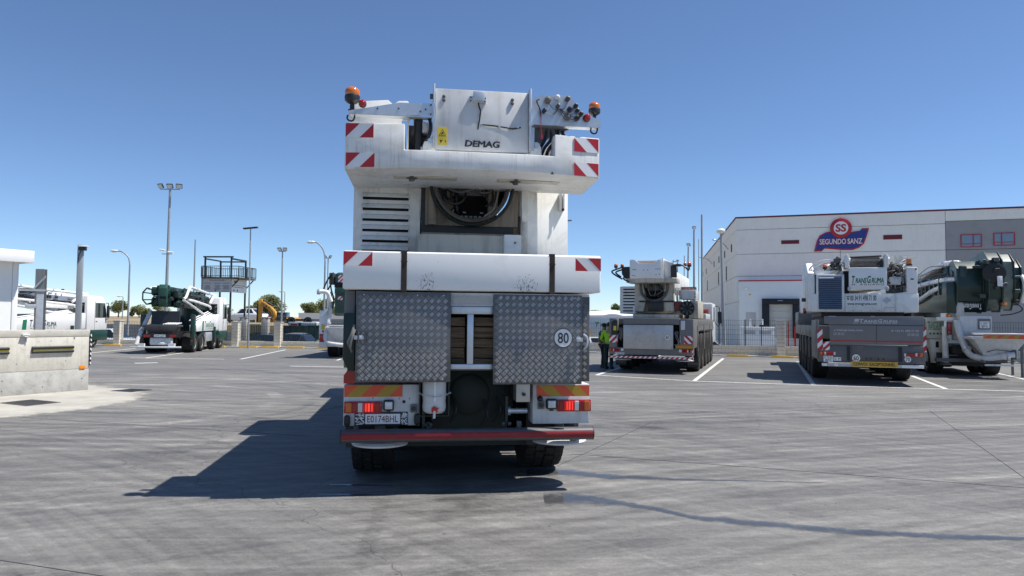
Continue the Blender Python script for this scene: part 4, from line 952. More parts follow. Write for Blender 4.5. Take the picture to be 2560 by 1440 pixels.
    tp.add(vs_, [(k, k + 1, 8 + k, 7 + k) for k in range(6)]).build('red_tape', mat('red_tape', (.25, .012, .016), .5, var=.12, vs=8, dirt=((.2, .1, .1), .3, 14)), t)
    for x in (-1.28, -.5, .5, 1.15): MB().box(x, x + .09, .2, .45, .58, .63).box(x + .02, x + .07, .40, .45, .62, .72).build('bumper_bracket', M['greym'], t)
    for x in (-.98, 1.02): MB().lathe([(.30, .0), (.31, .02), (.28, .045), (.08, .06)], (x, .52, .475), 'z', 36).build('outrigger_pad', M['greyw'], t, smooth=True)
    for x in (-.98, 1.02): MB().cyl((x, .52, .53), (x, .52, .74), .06, 14).build('outrigger_leg', M['steel'], t, smooth=True)
    # ---- lower counterweight lashed over the deck
    MB().box(-1.368, 1.368, .0, .85, 2.148, 2.549).build('lower_counterweight', CH, t, bev=.022, seg=3)
    for x0 in (-.775, .797):
        MB().box(x0, x0 + .060, -.008, .002, 2.13, 2.556).box(x0, x0 + .060, -.008, .86, 2.5505, 2.558).build('lashing_strap', M['webb'], t, bev=.002, seg=1)
        MB().box(x0 - .004, x0 + .064, -.014, -.006, 2.44, 2.452).build('strap_seam', M['webb'], t)
    stripes(t, 'hazard_board', -1.362, -1.07, 2.392, 2.540, -.001, M['rwhite'], M['red'], .148, 1, 0)
    stripes(t, 'hazard_board', 1.082, 1.364, 2.380, 2.520, -.001, M['rwhite'], M['red'], .140, -1, 0)
    # ---- superstructure
    MB().box(-.60, .64, .68, 4.2, 2.56, 2.822).build('slewing_frame', M['cream'], t, bev=.01)
    o = MB().box(.385, .585, .62, .80, 2.56, 2.83).build('frame_box', W, t, bev=.008); MB().cyl((.51, .62, 2.735), (.51, .60, 2.735), .012, 8).build('bolt', M['steel'], o)
    MB().cyl((-.1, 2.2, 1.6), (-.1, 2.2, 2.56), .75, 24).build('slewing_ring', M['steel'], t)
    MB().box(-1.0, 1.0, .9, 4.0, 2.10, 2.6).build('turntable', M['dgreen'], t)
    hd = MB().box(-1.357, -.575, 1.02, 3.9, 2.45, 3.43).build('engine_hood', W, t, bev=.012)
    for z in (3.335, 3.207, 3.080, 2.956, 2.829, 2.711):
        MB().box(-1.25, -.715, 1.012, 1.022, z - .082, z - .002).build('slot', M['darkv'], hd)
        MB().add([(-1.262, 1.016, z), (-.705, 1.016, z), (-.715, .965, z - .052), (-1.262, .965, z - .052), (-1.262, 1.016, z - .006), (-.705, 1.016, z - .006), (-.715, .965, z - .057), (-1.262, .965, z - .057)],
                 [(0, 1, 2, 3), (4, 7, 6, 5), (0, 3, 7, 4), (1, 5, 6, 2), (3, 2, 6, 7)]).build('louvre', W, hd)
    MB().pr([(-.572, 3.43), (-.572, 3.06), (-.555, 3.02), (-.555, 2.83), (-.52, 2.83), (-.52, 3.43)], 'y', 1.0, 1.05).build('seal', M['black'], t)
    # tank on the right, rear face turned a little to the right
    tk = MB().pr([(.72, 1.0), (1.272, 1.25), (1.272, 3.6), (.62, 3.6), (.62, 1.04)], 'z', 2.45, 3.45).build('tank', W, t, bev=.012)
    MB().pr([(.635, 3.43), (.72, 3.43), (.72, 3.06), (.69, 3.03), (.64, 3.03)], 'y', .95, .985).build('cover_flap', W, tk, bev=.004)
    MB().pr([(.61, 2.84), (.628, 2.84), (.628, 3.1), (.61, 3.1)], 'y', .98, 1.02).build('gap_seal', M['black'], tk)
    MB().box(1.14, 1.165, 1.11, 1.22, 3.21, 3.42).box(1.19, 1.205, 1.14, 1.23, 3.21, 3.42).build('sight_tube', M['greyw'], tk); MB().sph((1.18, 1.11, 3.22), .02, 8).build('tube_cap', M['blackp'], tk)
    MB().cyl((1.25, 1.6, 3.15), (1.40, 1.6, 3.16), .012, 6).build('rod', M['steel'], tk)
    # boom tail: U-shaped shell in a dirty frame
    cx_ = .035; zc = 3.46; ro, ri = .455, .425
    U = lambda r, n=22: [(cx_ + r * math.cos(math.pi + math.pi * i / n), zc + r * math.sin(math.pi + math.pi * i / n)) for i in range(n + 1)]
    fo = [(-.52, 3.62), (-.52, 2.965)] ; opening = U(ro + .02)
    left = [(-.52, 2.965)] + [p for p in opening if p[0] <= cx_][::1] 
    L_ = [(-.52, 3.6), (-.52, 2.965), (cx_, 2.965)] + [p for p in opening if p[0] <= cx_ + 1e-6][::-1] + [(cx_ - ro - .02, 3.6)]
    R_ = [(cx_, 2.965), (.605, 2.965), (.605, 3.6), (cx_ + ro + .02, 3.6)] + [p for p in opening if p[0] >= cx_ - 1e-6][::-1]
    MB().pr(L_, 'y', 1.0, 1.06).pr(R_, 'y', 1.0, 1.06).build('boom_frame', M['soot'], t, bev=.004, seg=1)
    MB().cyl((-.43, .99, 2.97), (-.43, .99, 3.6), .055, 14).build('frame_pipe', M['soot'], t, smooth=True)
    bm_ = MB(); a, b = U(ro), U(ri); n = len(a)
    a = [(cx_ - ro, 3.98)] + a + [(cx_ + ro, 3.98)]; b = [(cx_ - ri, 3.98)] + b + [(cx_ + ri, 3.98)]; n = len(a)
    vv = [(p[0], .93, p[1]) for p in a] + [(p[0], .93, p[1]) for p in b] + [(p[0], 9.6, p[1]) for p in a] + [(p[0], 2.6, p[1]) for p in b]
    ff = []
    for i in range(n - 1): ff += [(i, i + 1, n + i + 1, n + i), (i, 2 * n + i, 2 * n + i + 1, i + 1), (n + i, n + i + 1, 3 * n + i + 1, 3 * n + i)]
    ff += [[2 * n + i for i in range(n)], (0, n - 1, 3 * n - 1, 2 * n), [3 * n + i for i in range(n)]]
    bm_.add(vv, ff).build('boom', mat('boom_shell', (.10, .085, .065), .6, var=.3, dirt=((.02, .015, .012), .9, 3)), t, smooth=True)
    MB().tube([(p[0], .915, p[1]) for p in U(ro + .035)], .02, 8).build('boom_collar', M['pitch'], t, smooth=True)
    MB().tube([(cx_ + (ri - .01) * math.cos(q), .95, zc + (ri - .01) * math.sin(q)) for q in [math.pi * (1.05 + i * .9 / 16) for i in range(17)]], .008, 6).build('boom_lip', M['steel'], t, smooth=True)
    MB().box(-.555, .55, .985, 1.07, 2.85, 2.962).build('rubber_apron', M['black'], t, bev=.01)
    MB().box(-.56, .40, .84, .98, 2.822, 2.86).build('apron_shelf', M['soot'], t)
    MB().box(cx_ - ro, cx_ + ro, .95, 9.6, 3.981, 4.0).build('boom_top', M['soot'], t)  # lid added to keep sunlight out of the boom tail
    # what shows inside the boom tail
    gi = MB().box(-.20, .28, 1.15, 1.6, 3.36, 3.62).box(-.12, .22, 1.10, 1.3, 3.42, 3.56).cyl((cx_ - .16, 1.1, 3.50), (cx_ + .16, 1.1, 3.50), .05, 12).build('cylinder_head', M['steel'], t, bev=.015)
    MB().pr(U(ri - .004) + [(cx_ + ri - .004, 3.97), (cx_ - ri + .004, 3.97)], 'y', 1.32, 1.34).build('cavity_shade', M['darkv'], t)  # flat black sheet painting the darkness inside the boom tail
    MB().box(-.30, -.17, 1.08, 1.11, 3.13, 3.40).build('inner_bracket', M['soot'], t); MB().box(.24, .36, 1.08, 1.11, 3.14, 3.42).build('inner_bracket', M['soot'], t)
    for x, z in ((-.26, 3.33), (-.21, 3.335)): MB().cyl((x, 1.078, z), (x, 1.07, z), .012, 8).build('hole', M['darkv'], t)
    for pts, r, m in (([(-.27, 1.06, 3.52), (-.25, 1.0, 3.42), (-.1, .98, 3.37), (.02, 1.0, 3.42), (.02, 1.1, 3.5)], .016, 'steel'), ([(-.33, 1.04, 3.5), (-.30, .98, 3.3), (-.18, .96, 3.22), (-.06, .98, 3.28), (-.02, 1.05, 3.45)], .016, 'hose'),
                      ([(.30, 1.05, 3.52), (.27, 1.0, 3.40), (.14, .98, 3.37), (.05, 1.02, 3.44)], .016, 'steel'), ([(-.36, 1.02, 3.5), (-.35, .98, 3.34), (-.31, 1.0, 3.2)], .02, 'hose'), ([(-.39, 1.0, 3.52), (-.375, .97, 3.32), (-.30, .97, 3.15)], .014, 'hose'), ([(.36, 1.0, 3.4), (.30, .96, 3.18), (.18, .95, 3.08)], .012, 'hoseg')):
        MB().curve(pts, r, 8, 6).build('hydraulic_hose', M[m], t, smooth=True)
    rg = random.Random(3)
    for k in range(16):
        x = rg.uniform(-.40, -.12) if k % 3 else rg.uniform(.12, .36); z = rg.uniform(3.2, 3.5)
        MB().curve([(x, 1.12, 3.58), (x + rg.uniform(-.05, .05), rg.uniform(.98, 1.1), z), (x + rg.uniform(-.1, .1), rg.uniform(1.0, 1.15), z - rg.uniform(.02, .12)), (x + rg.uniform(-.05, .12), 1.25, z - .05)], rg.choice((.008, .011, .015)), 6, 4).build('hydraulic_hose', M[rg.choice(('hose', 'hose', 'steel'))], t, smooth=True)
    for k in range(5): MB().box(-.10 + k * .055, -.065 + k * .055, 1.0, 1.05, 3.07, 3.09).build('label_tag', M['greym'], t)
    for x in (-.07, .14): MB().box(x, x + .04, 1.02, 1.06, 3.125, 3.14).build('cleat', M['greym'], t)
    # ---- upper counterweight: one casting, wings swept forward
    cw = MB()
    def col(pl, z0, z1): cw.pr(pl, 'z', z0, z1)
    bev_ = .012
    F = [(-1.38, .07), (-.76, -.015), (-.535, -.035), (.585, -.035), (.85, .0), (1.366, .085)]      # swept rear edge
    B = [(-1.36, 1.0), (-.76, 1.05), (-.4, 1.12), (.45, 1.12), (.85, 1.05), (1.39, .98)]
    top_ = [3.895, 3.895, 3.620, 3.620, 3.858, 3.858]
    zb_ = [3.408, 3.425, 3.432, 3.432, 3.425, 3.408]; n = 6
    vv = [(F[i][0], F[i][1], zb_[i]) for i in range(n)] + [(B[i][0], B[i][1], zb_[i] - .02) for i in range(n)] + [(F[i][0], F[i][1], 3.620) for i in range(n)] + [(B[i][0], B[i][1], 3.620) for i in range(n)]
    ff = [(i, i + 1, 2 * n + i + 1, 2 * n + i) for i in range(n - 1)] + [(n + i + 1, n + i, 3 * n + i, 3 * n + i + 1) for i in range(n - 1)] + [(i, n + i, n + i + 1, i + 1) for i in range(n - 1)] + [(0, 2 * n, 3 * n, n), (n - 1, 2 * n - 1, 4 * n - 1, 3 * n - 1)]
    ff += [(2 * n + i, 2 * n + i + 1, 3 * n + i + 1, 3 * n + i) for i in (1, 2, 3)]
    # raised wings share the lower ring
    for a, b, zt in ((0, 1, 3.895), (4, 5, 3.858)):
        o = len(vv); vv += [(*F[a], zt), (*F[b], zt), (B[b][0], B[b][1] - (.25 if b == 1 else 0), zt), (*B[a], zt)]
        ff += [(2 * n + a, 2 * n + b, o + 1, o), (2 * n + b, 3 * n + b, o + 2, o + 1), (3 * n + b, 3 * n + a, o + 3, o + 2), (3 * n + a, 2 * n + a, o, o + 3), (o, o + 1, o + 2, o + 3)]
    cw.add(vv, ff); cw.build('upper_counterweight', W, t, bev=.010, seg=2)
    for x, y in ((-.68, .42), (.48, .42)): 
        o = MB().lathe([(.065, 0), (.065, -.02), (.035, -.03), (.03, -.05)], (x, y, 3.425), 'z', 18).build('lifting_lug', M['steel'], t, smooth=True); MB().box(x - .2, x + .5, y - .06, y + .09, 3.408, 3.424).build('recess_plate', M['cream'], o)
    # boards on the wings follow their sweep
    for x0, x1, z0, z1, sg, sw in ((-1.372, -1.08, 3.742, 3.893, 1, -.137), (-1.365, -1.065, 3.430, 3.582, 1, -.137), (1.07, 1.358, 3.690, 3.845, -1, .165), (1.07, 1.358, 3.425, 3.572, -1, .165)):
        o = stripes(t, 'hazard_board', 0, x1 - x0, 0, z1 - z0, 0, M['rwhite'], M['red'], .148, sg, 0)
        yb = (.07 + (x0 + 1.38) * sw - .003) if sg > 0 else (.0 + (x0 - .85) * .1647 - .003)
        o.location = (x0, yb, z0); o.rotation_euler = (0, 0, math.atan(sw))
    MB().pr([(.80, 3.42), (.84, 3.42), (.82, 3.45)], 'y', -.012, .0).build('nib', M['steel'], t)
    # ---- winch box with the maker's name
    wb = MB().pr([(.10, 3.668), (.135, 4.34), (.75, 4.34), (.75, 3.668)], 'x', -.442, .572).build('winch_box', M['greyw'], t, bev=.008)
    yl = lambda z: .10 + (z - 3.668) * .052
    def onbox(o): return o
    d = text('DEMAG', wb, M['ink'], -.121, .262, 3.706, 3.780, yl(3.74) - .004, bold=.036, shear=.12, t=.003)
    for x0, x1, m in ((-.468, -.446, 'galv'), (.576, .602, 'galv')):
        o = MB().box(x0, x1, .06, .30, 3.68, 4.365).build('side_bracket', M[m], t, bev=.006)
        for z in (3.80, 3.95, 4.1): MB().box(x0 - .003, x1 + .003, .055, .075, z, z + .05).build('clip', M['galv'], o)
    MB().box(-.50, -.468, .08, .14, 4.215, 4.26).build('stop_bolt', M['steel'], t, bev=.006)
    for x in (-.35, .397):
        for z in (4.25, 4.21): MB().lathe([(.018, 0), (.018, -.012), (.008, -.016)], (x, yl(z), z), 'y', 10).build('bolt', M['steel'], wb, smooth=True)
    o = MB().box(-.075, .105, .095, yl(4.25) + .004, 4.195, 4.262).build('bracket_plate', M['galv'], wb); MB().box(-.038, .086, .055, .115, 4.205, 4.306).build('junction_box', M['galv'], o, bev=.006)
    for x in (-.062, .094):
        for z in (4.21, 4.246): MB().sph((x, .094, z), .010, 8).build('bolt', M['steel'], o)
    MB().curve([(.022, .105, 4.20), (.03, .10, 4.15), (.045, .105, 4.10), (.035, .108, 4.0), (.020, .102, 3.915), (.025, .102, 3.905)], .008, 6).curve([(.06, .10, 3.955), (.2, .104, 3.95), (.33, .102, 3.935), (.40, .10, 3.925), (.488, .104, 3.945)], .008, 6).build('cable', M['hose'], wb, smooth=True)
    for x, z in ((.046, 4.10), (.065, 3.955), (.255, 3.948), (.455, 3.948)): MB().lathe([(.016, -.02), (.016, 0)], (x, yl(z), z), 'y', 10).build('cable_clip', M['galv'], wb)
    o = MB().box(-.41, -.313, yl(3.8) - .006, yl(3.8) + .008, 3.714, 3.902).build('warning_sticker', M['yellow'], wb)
    yy = yl(3.8) - .0075
    tr = MB().add([(-.40, yy, 3.818), (-.323, yy, 3.818), (-.3615, yy, 3.888)], [(0, 1, 2)]).build('triangle', M['ink'], o)
    MB().add([(-.391, yy - .001, 3.8235), (-.332, yy - .001, 3.8235), (-.3615, yy - .001, 3.877)], [(0, 1, 2)]).build('triangle_face', M['yellow'], o)
    MB().box(-.377, -.35, yy - .003, yy - .001, 3.832, 3.84).box(-.366, -.352, yy - .003, yy - .001, 3.84, 3.856).box(-.395, -.355, yy - .002, yy, 3.76, 3.768).box(-.385, -.37, yy - .002, yy, 3.74, 3.762).box(-.335, -.325, yy - .002, yy, 3.745, 3.768).box(-.41, -.313, yy - .001, yy, 3.808, 3.811).build('pictogram', M['ink'], o)
    for x in (-.50, .66):
        o = MB().pr([(x - .07, 3.62), (x + .07, 3.62), (x + .06, 3.74), (x + .02, 3.80), (x - .04, 3.79), (x - .07, 3.70)], 'y', .12, .2).build('pivot_lug', W, t, bev=.01); MB().cyl((x + .01, .12, 3.755), (x + .01, .09, 3.755), .028, 14).build('pin', M['galv'], o, smooth=True)
    MB().box(-.44, .57, .3, .72, 3.60, 3.668).build('winch_base', M['steel'], t)
    # ---- gear between left wing and box
    g1 = MB().box(-.735, -.52, .35, .9, 3.62, 3.98).build('gear_frame', M['steel'], t, bev=.01)
    MB().cyl((-.62, .2, 3.62), (-.62, .2, 4.0), .05, 14).build('hydraulic_cylinder', M['black'], t, smooth=True); MB().box(-.735, -.72, .1, .4, 3.62, 3.99).build('post', M['cream'], t)
    MB().cyl((-.56, .18, 3.92), (-.56, .30, 3.92), .062, 18).box(-.61, -.51, .2, .3, 3.86, 3.98).build('winch_sensor', M['greyw'], t, bev=.01)
    MB().curve([(-.50, .14, 4.0), (-.49, .10, 3.92), (-.50, .10, 3.82), (-.56, .16, 3.72), (-.57, .2, 3.63)], .018, 8).build('hose', M['hose'], t, smooth=True)
    MB().curve([(-.66, .3, 3.63), (-.67, .2, 3.75), (-.64, .22, 3.9), (-.6, .3, 3.98)], .015, 8).build('hose', M['hose'], t, smooth=True)
    MB().box(-.60, -.49, .16, .22, 3.62, 3.70).build('guard', M['greyw'], t)
    # ---- lamp arms
    MB().pr([(-1.35, 4.033), (-.825, 4.143), (-.475, 4.153), (-.475, 4.018), (-1.35, 4.003)], 'y', .08, .088).box(-1.35, -.475, .088, .19, 4.0, 4.012).build('lamp_arm', M['galv'], t)
    for x, z in ((-.49, 4.135), (-.49, 4.035), (-.545, 4.085), (-.60, 4.06), (-.83, 4.08), (-1.05, 4.07)): MB().lathe([(.011, 0), (.009, -.008)], (x, .08, z), 'y', 8).build('bolt', M['steel'], t)
    MB().pr([(-1.34, 3.86), (-1.37, 4.02), (-1.37, 4.12), (-1.30, 4.20), (-.952, 4.235), (-.80, 4.11), (-.80, 3.93), (-.76, 3.86)], 'y', .30, .36).build('fin_plate', W, t, bev=.006)
    o = MB().pr([(-.96, 4.15), (-.84, 4.255), (-.74, 4.26), (-.71, 4.22), (-.71, 4.05), (-.85, 4.05)], 'y', .38, .44).build('rope_guide', W, t, bev=.008)
    for x in (-.86, -.78): MB().lathe([(.035, 0), (.035, -.02), (.02, -.03)], (x, .38, 4.185), 'y', 14).build('pin', M['galv'], o, smooth=True)
    MB().sph((-.648, .35, 4.15), .085, 16, 1, 1, .85).build('antenna_dome', M['black'], t, smooth=True); MB().curve([(-.58, .3, 4.16), (-.55, .3, 4.2), (-.52, .3, 4.14)], .006, 5).build('antenna_wire', M['hose'], t)
    MB().pr([(.592, 4.253), (.721, 4.309), (1.039, 4.317), (1.09, 4.24), (1.13, 4.17), (1.239, 4.108), (1.376, 4.066), (1.376, 3.982), (.64, 3.979), (.592, 4.02)], 'y', .08, .088).box(.62, 1.376, .088, .2, 3.978, 3.988).build('connector_plate', M['galv'], t)
    for x, z, r, m in ((.779, 4.249, .036, 'hoseg'), (.882, 4.282, .026, 'rwhite'), (.999, 4.274, .026, 'steel'), (.891, 4.188, .022, 'steel'), (.74, 4.127, .024, 'bluel'), (1.026, 4.160, .030, 'bluel'), (1.089, 4.199, .024, 'blackp'), (1.108, 4.146, .022, 'blackp'), (1.148, 4.112, .024, 'blackp'), (1.104, 4.065, .028, 'blackp'), (1.0, 4.069, .036, 'hoseg')):
        o = MB().lathe([(r, 0), (r * 1.05, -.02), (r, -.05), (r * .5, -.056), (r * .4, -.07), (.002, -.072)], (x, .08, z), 'y', 16).build('connector', M[m], t, smooth=True)
        MB().curve([(x, .03, z - r), ((x + .90) / 2, .02, (z + 4.13) / 2 - .05), (.90, .05, 4.16)], .004, 5).build('cap_cord', M['steel'], o)
    MB().curve([(.68, .05, 4.25), (.65, .03, 4.22), (.68, .03, 4.15), (.70, .05, 4.08), (.70, .05, 4.06)], .007, 6).build('cable', M['hose'], t, smooth=True); MB().curve([(.70, .04, 4.07), (.70, .03, 3.95), (.705, .03, 3.85)], .005, 5).build('red_cord', M['redp'], t); MB().cyl((.705, .03, 3.86), (.707, .03, 3.81), .010, 8).build('red_tag', M['redp'], t)
    round_lamp(t, -1.205, 4.108, .08, .042, 'redl'); round_lamp(t, 1.217, 4.075, .08, .042, 'redl')
    beacon(t, -1.318, .14, 4.045); beacon(t, 1.322, .14, 4.065, .82)
    for x, z in ((-1.325, 3.995), (1.315, 3.98)):
        MB().curve([(x - .035, .12, z), (x - .04, .12, z - .035), (x - .015, .12, z - .06), (x + .02, .12, z - .055), (x + .035, .12, z - .02), (x + .035, .12, z)], .009, 7).build('rope_hook', M['black'], t, smooth=True)
    MB().pr([(.62, 3.98), (1.05, 3.98), (.95, 3.93), (.80, 3.86), (.68, 3.78), (.62, 3.78)], 'y', .2, .3).build('arm_gusset', M['steel'], t)
    for k, x in enumerate((.70, .745, .80, .86)):
        MB().curve([(x + .09, .22, 3.97), (x + .08 + .02 * k, .2, 3.86), (x + .02, .22, 3.74), (x - .01, .3, 3.60)], .020 - .002 * (k % 2), 8).build('hose', M['hose'], t, smooth=True)
    MB().curve([(.92, .2, 3.96), (.93, .16, 3.88), (.97, .18, 3.86), (.985, .2, 3.95)], .012, 7).build('hose_loop', M['hose'], t, smooth=True)
    MB().pr([(.85, 3.63), (.90, 3.63), (.87, 3.66)], 'y', .5, .56).build('red_cover', M['redp'], t)
    MB().box(.60, .64, .1, .16, 3.70, 3.95).build('bracket_post', M['galv'], t)
    # ---- forward superstructure (casts the long shadow)
    MB().box(-1.34, -.60, 3.95, 5.6, 2.2, 3.98).build('operator_cab', W, t, bev=.1)
    MB().box(-1.30, -.62, 3.93, 3.955, 2.9, 3.8).build('cab_window', M['glass'], t)
    MB().box(-.55, .62, 3.2, 4.4, 2.8, 4.05).build('boom_pivot', W, t, bev=.05)
    MB().cyl((-1.0, 1.9, 3.43), (-1.0, 1.9, 3.75), .08, 14).build('exhaust_stack', M['steel'], t, smooth=True)
    return t
CR = main_crane()
def crane_point(x, y, z):
    c, s = math.cos(R(8)), math.sin(R(8)); return (-.39 + c * x - s * y, 7.49 + s * x + c * y, z)
# timber blocks stowed between the lockers: each one can be lifted out
zz = 1.345
for i, h in enumerate((.085, .115, .105, .125, .10)):
    for side, (xa, xb) in enumerate(((-.42, -.085), (.012, .36))):
        b = MB().box(0, xb - xa, 0, .55, 0, h - .008)
        b.v = [(p[0] + random.uniform(-.006, .006), p[1] + random.uniform(-.02, .02), p[2] + random.uniform(-.005, .005)) for p in b.v]
        o = b.build('timber_block', M['wood'], bev=.006); o.location = crane_point(xa, .19 + random.uniform(0, .03), zz); o.rotation_euler = (0, 0, R(8))
        tag(o, f"weathered timber block, {('bottom', 'second lowest', 'middle', 'second highest', 'top')[i]} of the {'left' if side == 0 else 'right'} stack in the crane rack", 'timber', 'timber blocks stacked in the crane rack')
    zz += h
t = thing('water_canister', 'white plastic water canister with red tap hung below the left locker door', 'canister', crane_point(-.403, .30, .83), 8)
MB().lathe([(.02, .0), (.09, .005), (.12, .03), (.128, .08), (.122, .14), (.128, .20), (.128, .34), (.11, .40), (.05, .42)], (0, 0, 0), 'z', 28).build('body', M['poly'], t, smooth=True)
MB().box(-.010, .014, -.134, -.115, .14, .38).build('level_strip', M['clean'], t, bev=.004)
o = MB().cyl((.0, -.10, .06), (.0, -.155, .052), .034, 16).cyl((.0, -.14, .06), (.045, -.15, .075), .007, 8).build('tap', M['redp'], t, smooth=True)
MB().cyl((.0, -.15, .045), (-.004, -.16, -.035), .014, 10).build('spout', M['poly'], o, smooth=True)
MB().cyl((0, -.09, .36), (0, -.125, .37), .02, 10).build('cap', M['redp'], t)
ch = MB()
for i in range(17):
    a = i / 16; x = -.165 + .33 * a; z = .225 - .035 * math.sin(math.pi * a); y = -.05 - .088 * math.sin(math.pi * a) ** .5
    ring = [(x + .013 * math.cos(q), y - .002 + (.006 * math.sin(q) if i % 2 else 0), z + (.007 * math.sin(q) if i % 2 == 0 else 0)) for q in [2 * math.pi * k / 8 for k in range(9)]]
    ch.tube(ring, .0028, 5)
ch.build('chain', M['galv'], t)
MB().box(-.165, -.15, -.03, .05, -.02, .33).box(.15, .165, -.03, .05, -.02, .33).box(-.165, .165, -.03, .05, -.03, -.02).build('cradle', M['dgreen'], t)
# ------------------------------------------------------------------ grey and white crane, middle right
def side_wheels(t, ys, xo, r, w, rim='rimd'):
    for y in ys: wheel(t, xo - w / 2, y, r, w, 1, rim, 0, 28); wheel(t, -xo + w / 2, y, r, w, -1, rim, 0, 28)
def crane_two():
    t = thing('mobile_crane', 'older white crane on a grey carrier with red and white boards, beside the two workers', 'crane', (4.919, 25.035, 0), -19.5)
    G, Wc = M['greym'], M['white']
    MB().box(-.55, .55, .4, 11.5, .75, 1.3).build('chassis', M['dgreen'], t)
    MB().box(-1.42, 1.42, .35, 11.6, 1.66, 1.93).build('deck', G, t, bev=.02)
    MB().box(-1.0, .965, .02, .38, 1.72, 1.945).build('rear_beam', G, t, bev=.015)
    MB().box(.97, 1.44, .0, 1.7, .9, 1.93).build('corner_box', G, t, bev=.02); MB().box(-1.5, -1.22, .0, 1.7, .9, 1.93).build('corner_box', G, t, bev=.02)
    MB().pr([(-1.42, 1.35), (-1.2, 1.35), (-1.2, 1.86), (-1.30, 1.88), (-1.42, 1.80)], 'y', -.03, -.002).build('green_panel', M['dgreen'], t); MB().box(-1.34, -1.24, -.036, -.03, 1.5, 1.66).build('sticker', M['yellow'], t)
    o = MB().box(-.988, .756, -.02, .02, .86, 1.705).build('tread_plate', M['alu2'], t, bev=.008); tread(o, -.97, .74, .88, 1.69, -.021, M['alu2'], .09)
    speed_disc(t, '80', .563, 1.269, -.026, .105)
    MB().box(-1.2, 1.0, .25, .3, .85, 1.72).build('recess_shade', M['darkv'], t)  # black sheet in place of the shade behind the tread plate
    MB().box(-1.5, 1.44, .03, .30, .64, .90).build('rear_body', G, t, bev=.02)
    stripes(t, 'hazard_board', -1.497, -1.216, 1.064, 1.327, -.004, M['rwhite'], M['red'], .11, 1, .03); stripes(t, 'hazard_board', 1.131, 1.412, 1.067, 1.339, -.004, M['rwhite'], M['red'], .11, -1, .04)
    MB().box(.837, 1.411, -.01, -.002, .90, 1.035).build('orange_board', M['yelb'], t); MB().box(.85, 1.40, -.0105, -.0095, .985, 1.03).build('orange_strip', M['orange'], t)
    tail_lamp(t, -1.495, -1.14, .757, .857, .025, lit=False); tail_lamp(t, 1.034, 1.411, .757, .875, .025, True, lit=False)
    for x in (-1.08, .95): MB().box(x, x + .1, -.01, .03, .77, .87).build('work_lamp', M['clear'], t, bev=.01)
    number_plate(t, 'E 9736 BFP', -1.295, -.955, .645, .717, .02)
    o = MB().box(-1.513, 1.44, -.04, .04, .525, .60).build('bumper_bar', M['rwhite'], t, bev=.008)
    stripes(o, 'bumper_stripe', -1.51, 1.437, .53, .597, -.042, M['rwhite'], M['red'], .085, 1, .02, t=.001)
    for x in (-1.1, 1.1): MB().lathe([(.3, 0), (.32, .03), (.1, .08)], (x, .45, .44), 'z', 24).build('outrigger_pad', M['greyw'], t, smooth=True)
    for x0, s in ((1.12, 1), (-1.5, 0)):
        o = MB().box(x0, x0 + .40, 1.20, 1.22, .20, .56).build('mud_flap', M['black'], t); text('DEMAG', o, M['greym'], x0 + .02, x0 + .38, .28, .36, 1.199, bold=.01)
    side_wheels(t, (2.05, 3.7, 5.5, 7.1, 8.8), 1.48, .70, .48)
    for x in (-1.46, 1.44):
        for y in (1.75, 4.6, 7.95): MB().box(x - .02 if x < 0 else x, x if x < 0 else x + .02, y - .12, y + .12, .75, 1.70).build('side_post', G, t)
        MB().box(min(x, x * .98), max(x, x * .98), 1.2, 10.5, 1.50, 1.68).build('mudguard_rail', G, t)
    stripes(t, 'hazard_board', 1.40, 1.438, .55, .9, -.045, M['rwhite'], M['red'], .08, 1)
    # cables and valves either side of the tread plate
    for pts in ([(.8, -.01, 1.45), (.95, -.04, 1.2), (.92, -.03, 1.02), (.8, -.01, 1.03)], [(.84, .0, 1.3), (.93, .0, 1.1), (.85, .02, 1.0)], [(-1.15, .1, 1.6), (-1.05, .05, 1.4), (-1.12, .1, 1.2)], [(-1.1, .1, 1.5), (-1.18, .05, 1.3), (-1.08, .1, 1.15)]):
        MB().curve(pts, .015, 6).build('cable', M['hoseg'], t, smooth=True)
    MB().box(-1.18, -1.02, .1, .2, 1.2, 1.6).box(.80, .93, .1, .2, 1.3, 1.5).build('valve_block', M['steel'], t, bev=.02)
    MB().box(1.02, 1.16, -.015, .0, 1.55, 1.86).build('chute', M['galv'], t, bev=.01)
    MB().curve([(1.0, -.02, 1.1), (1.0, -.06, 1.25), (1.0, -.02, 1.35)], .012, 6).build('grab_handle', M['galv'], t); MB().curve([(-1.2, -.02, 1.1), (-1.2, -.06, 1.25), (-1.2, -.02, 1.35)], .012, 6).build('grab_handle', M['galv'], t)
    # ---- upper
    MB().cyl((0, 4.2, 1.9), (0, 4.2, 2.3), .9, 28).build('slewing_ring', M['steel'], t)
    MB().box(-.97, .75, 1.85, 5.5, 1.955, 2.10).build('turntable', M['cream'], t, bev=.02)
    hd = MB().box(-1.5, -.90, 2.0, 4.8, 2.12, 3.17).build('engine_hood', Wc, t, bev=.02)
    for k in range(8): MB().box(-1.37, -.93 if k < 6 else -1.0, 1.985, 2.0, 3.03 - k * .118, 3.075 - k * .118).build('slot', M['darkv'], hd)
    for x0, x1 in ((-.93, -.60), (.22, .55)): MB().pr([(x0, 2.2), (x1, 2.2), (x1 + (.1 if x0 < 0 else 0), 2.65), (x1, 3.30), (x0, 3.30), (x0 - (0 if x0 < 0 else .1), 2.65)], 'y', 1.98, 2.3).build('boom_cheek', M['cream'], t, bev=.04)
    MB().box(-.9, .5, 2.6, 2.7, 2.15, 3.3).build('back_plate', M['cream'], t)
    bcx, bz = -.19, 3.10
    U = [(bcx + .50 * math.cos(math.pi + math.pi * i / 14), bz + .48 * math.sin(math.pi + math.pi * i / 14)) for i in range(15)]
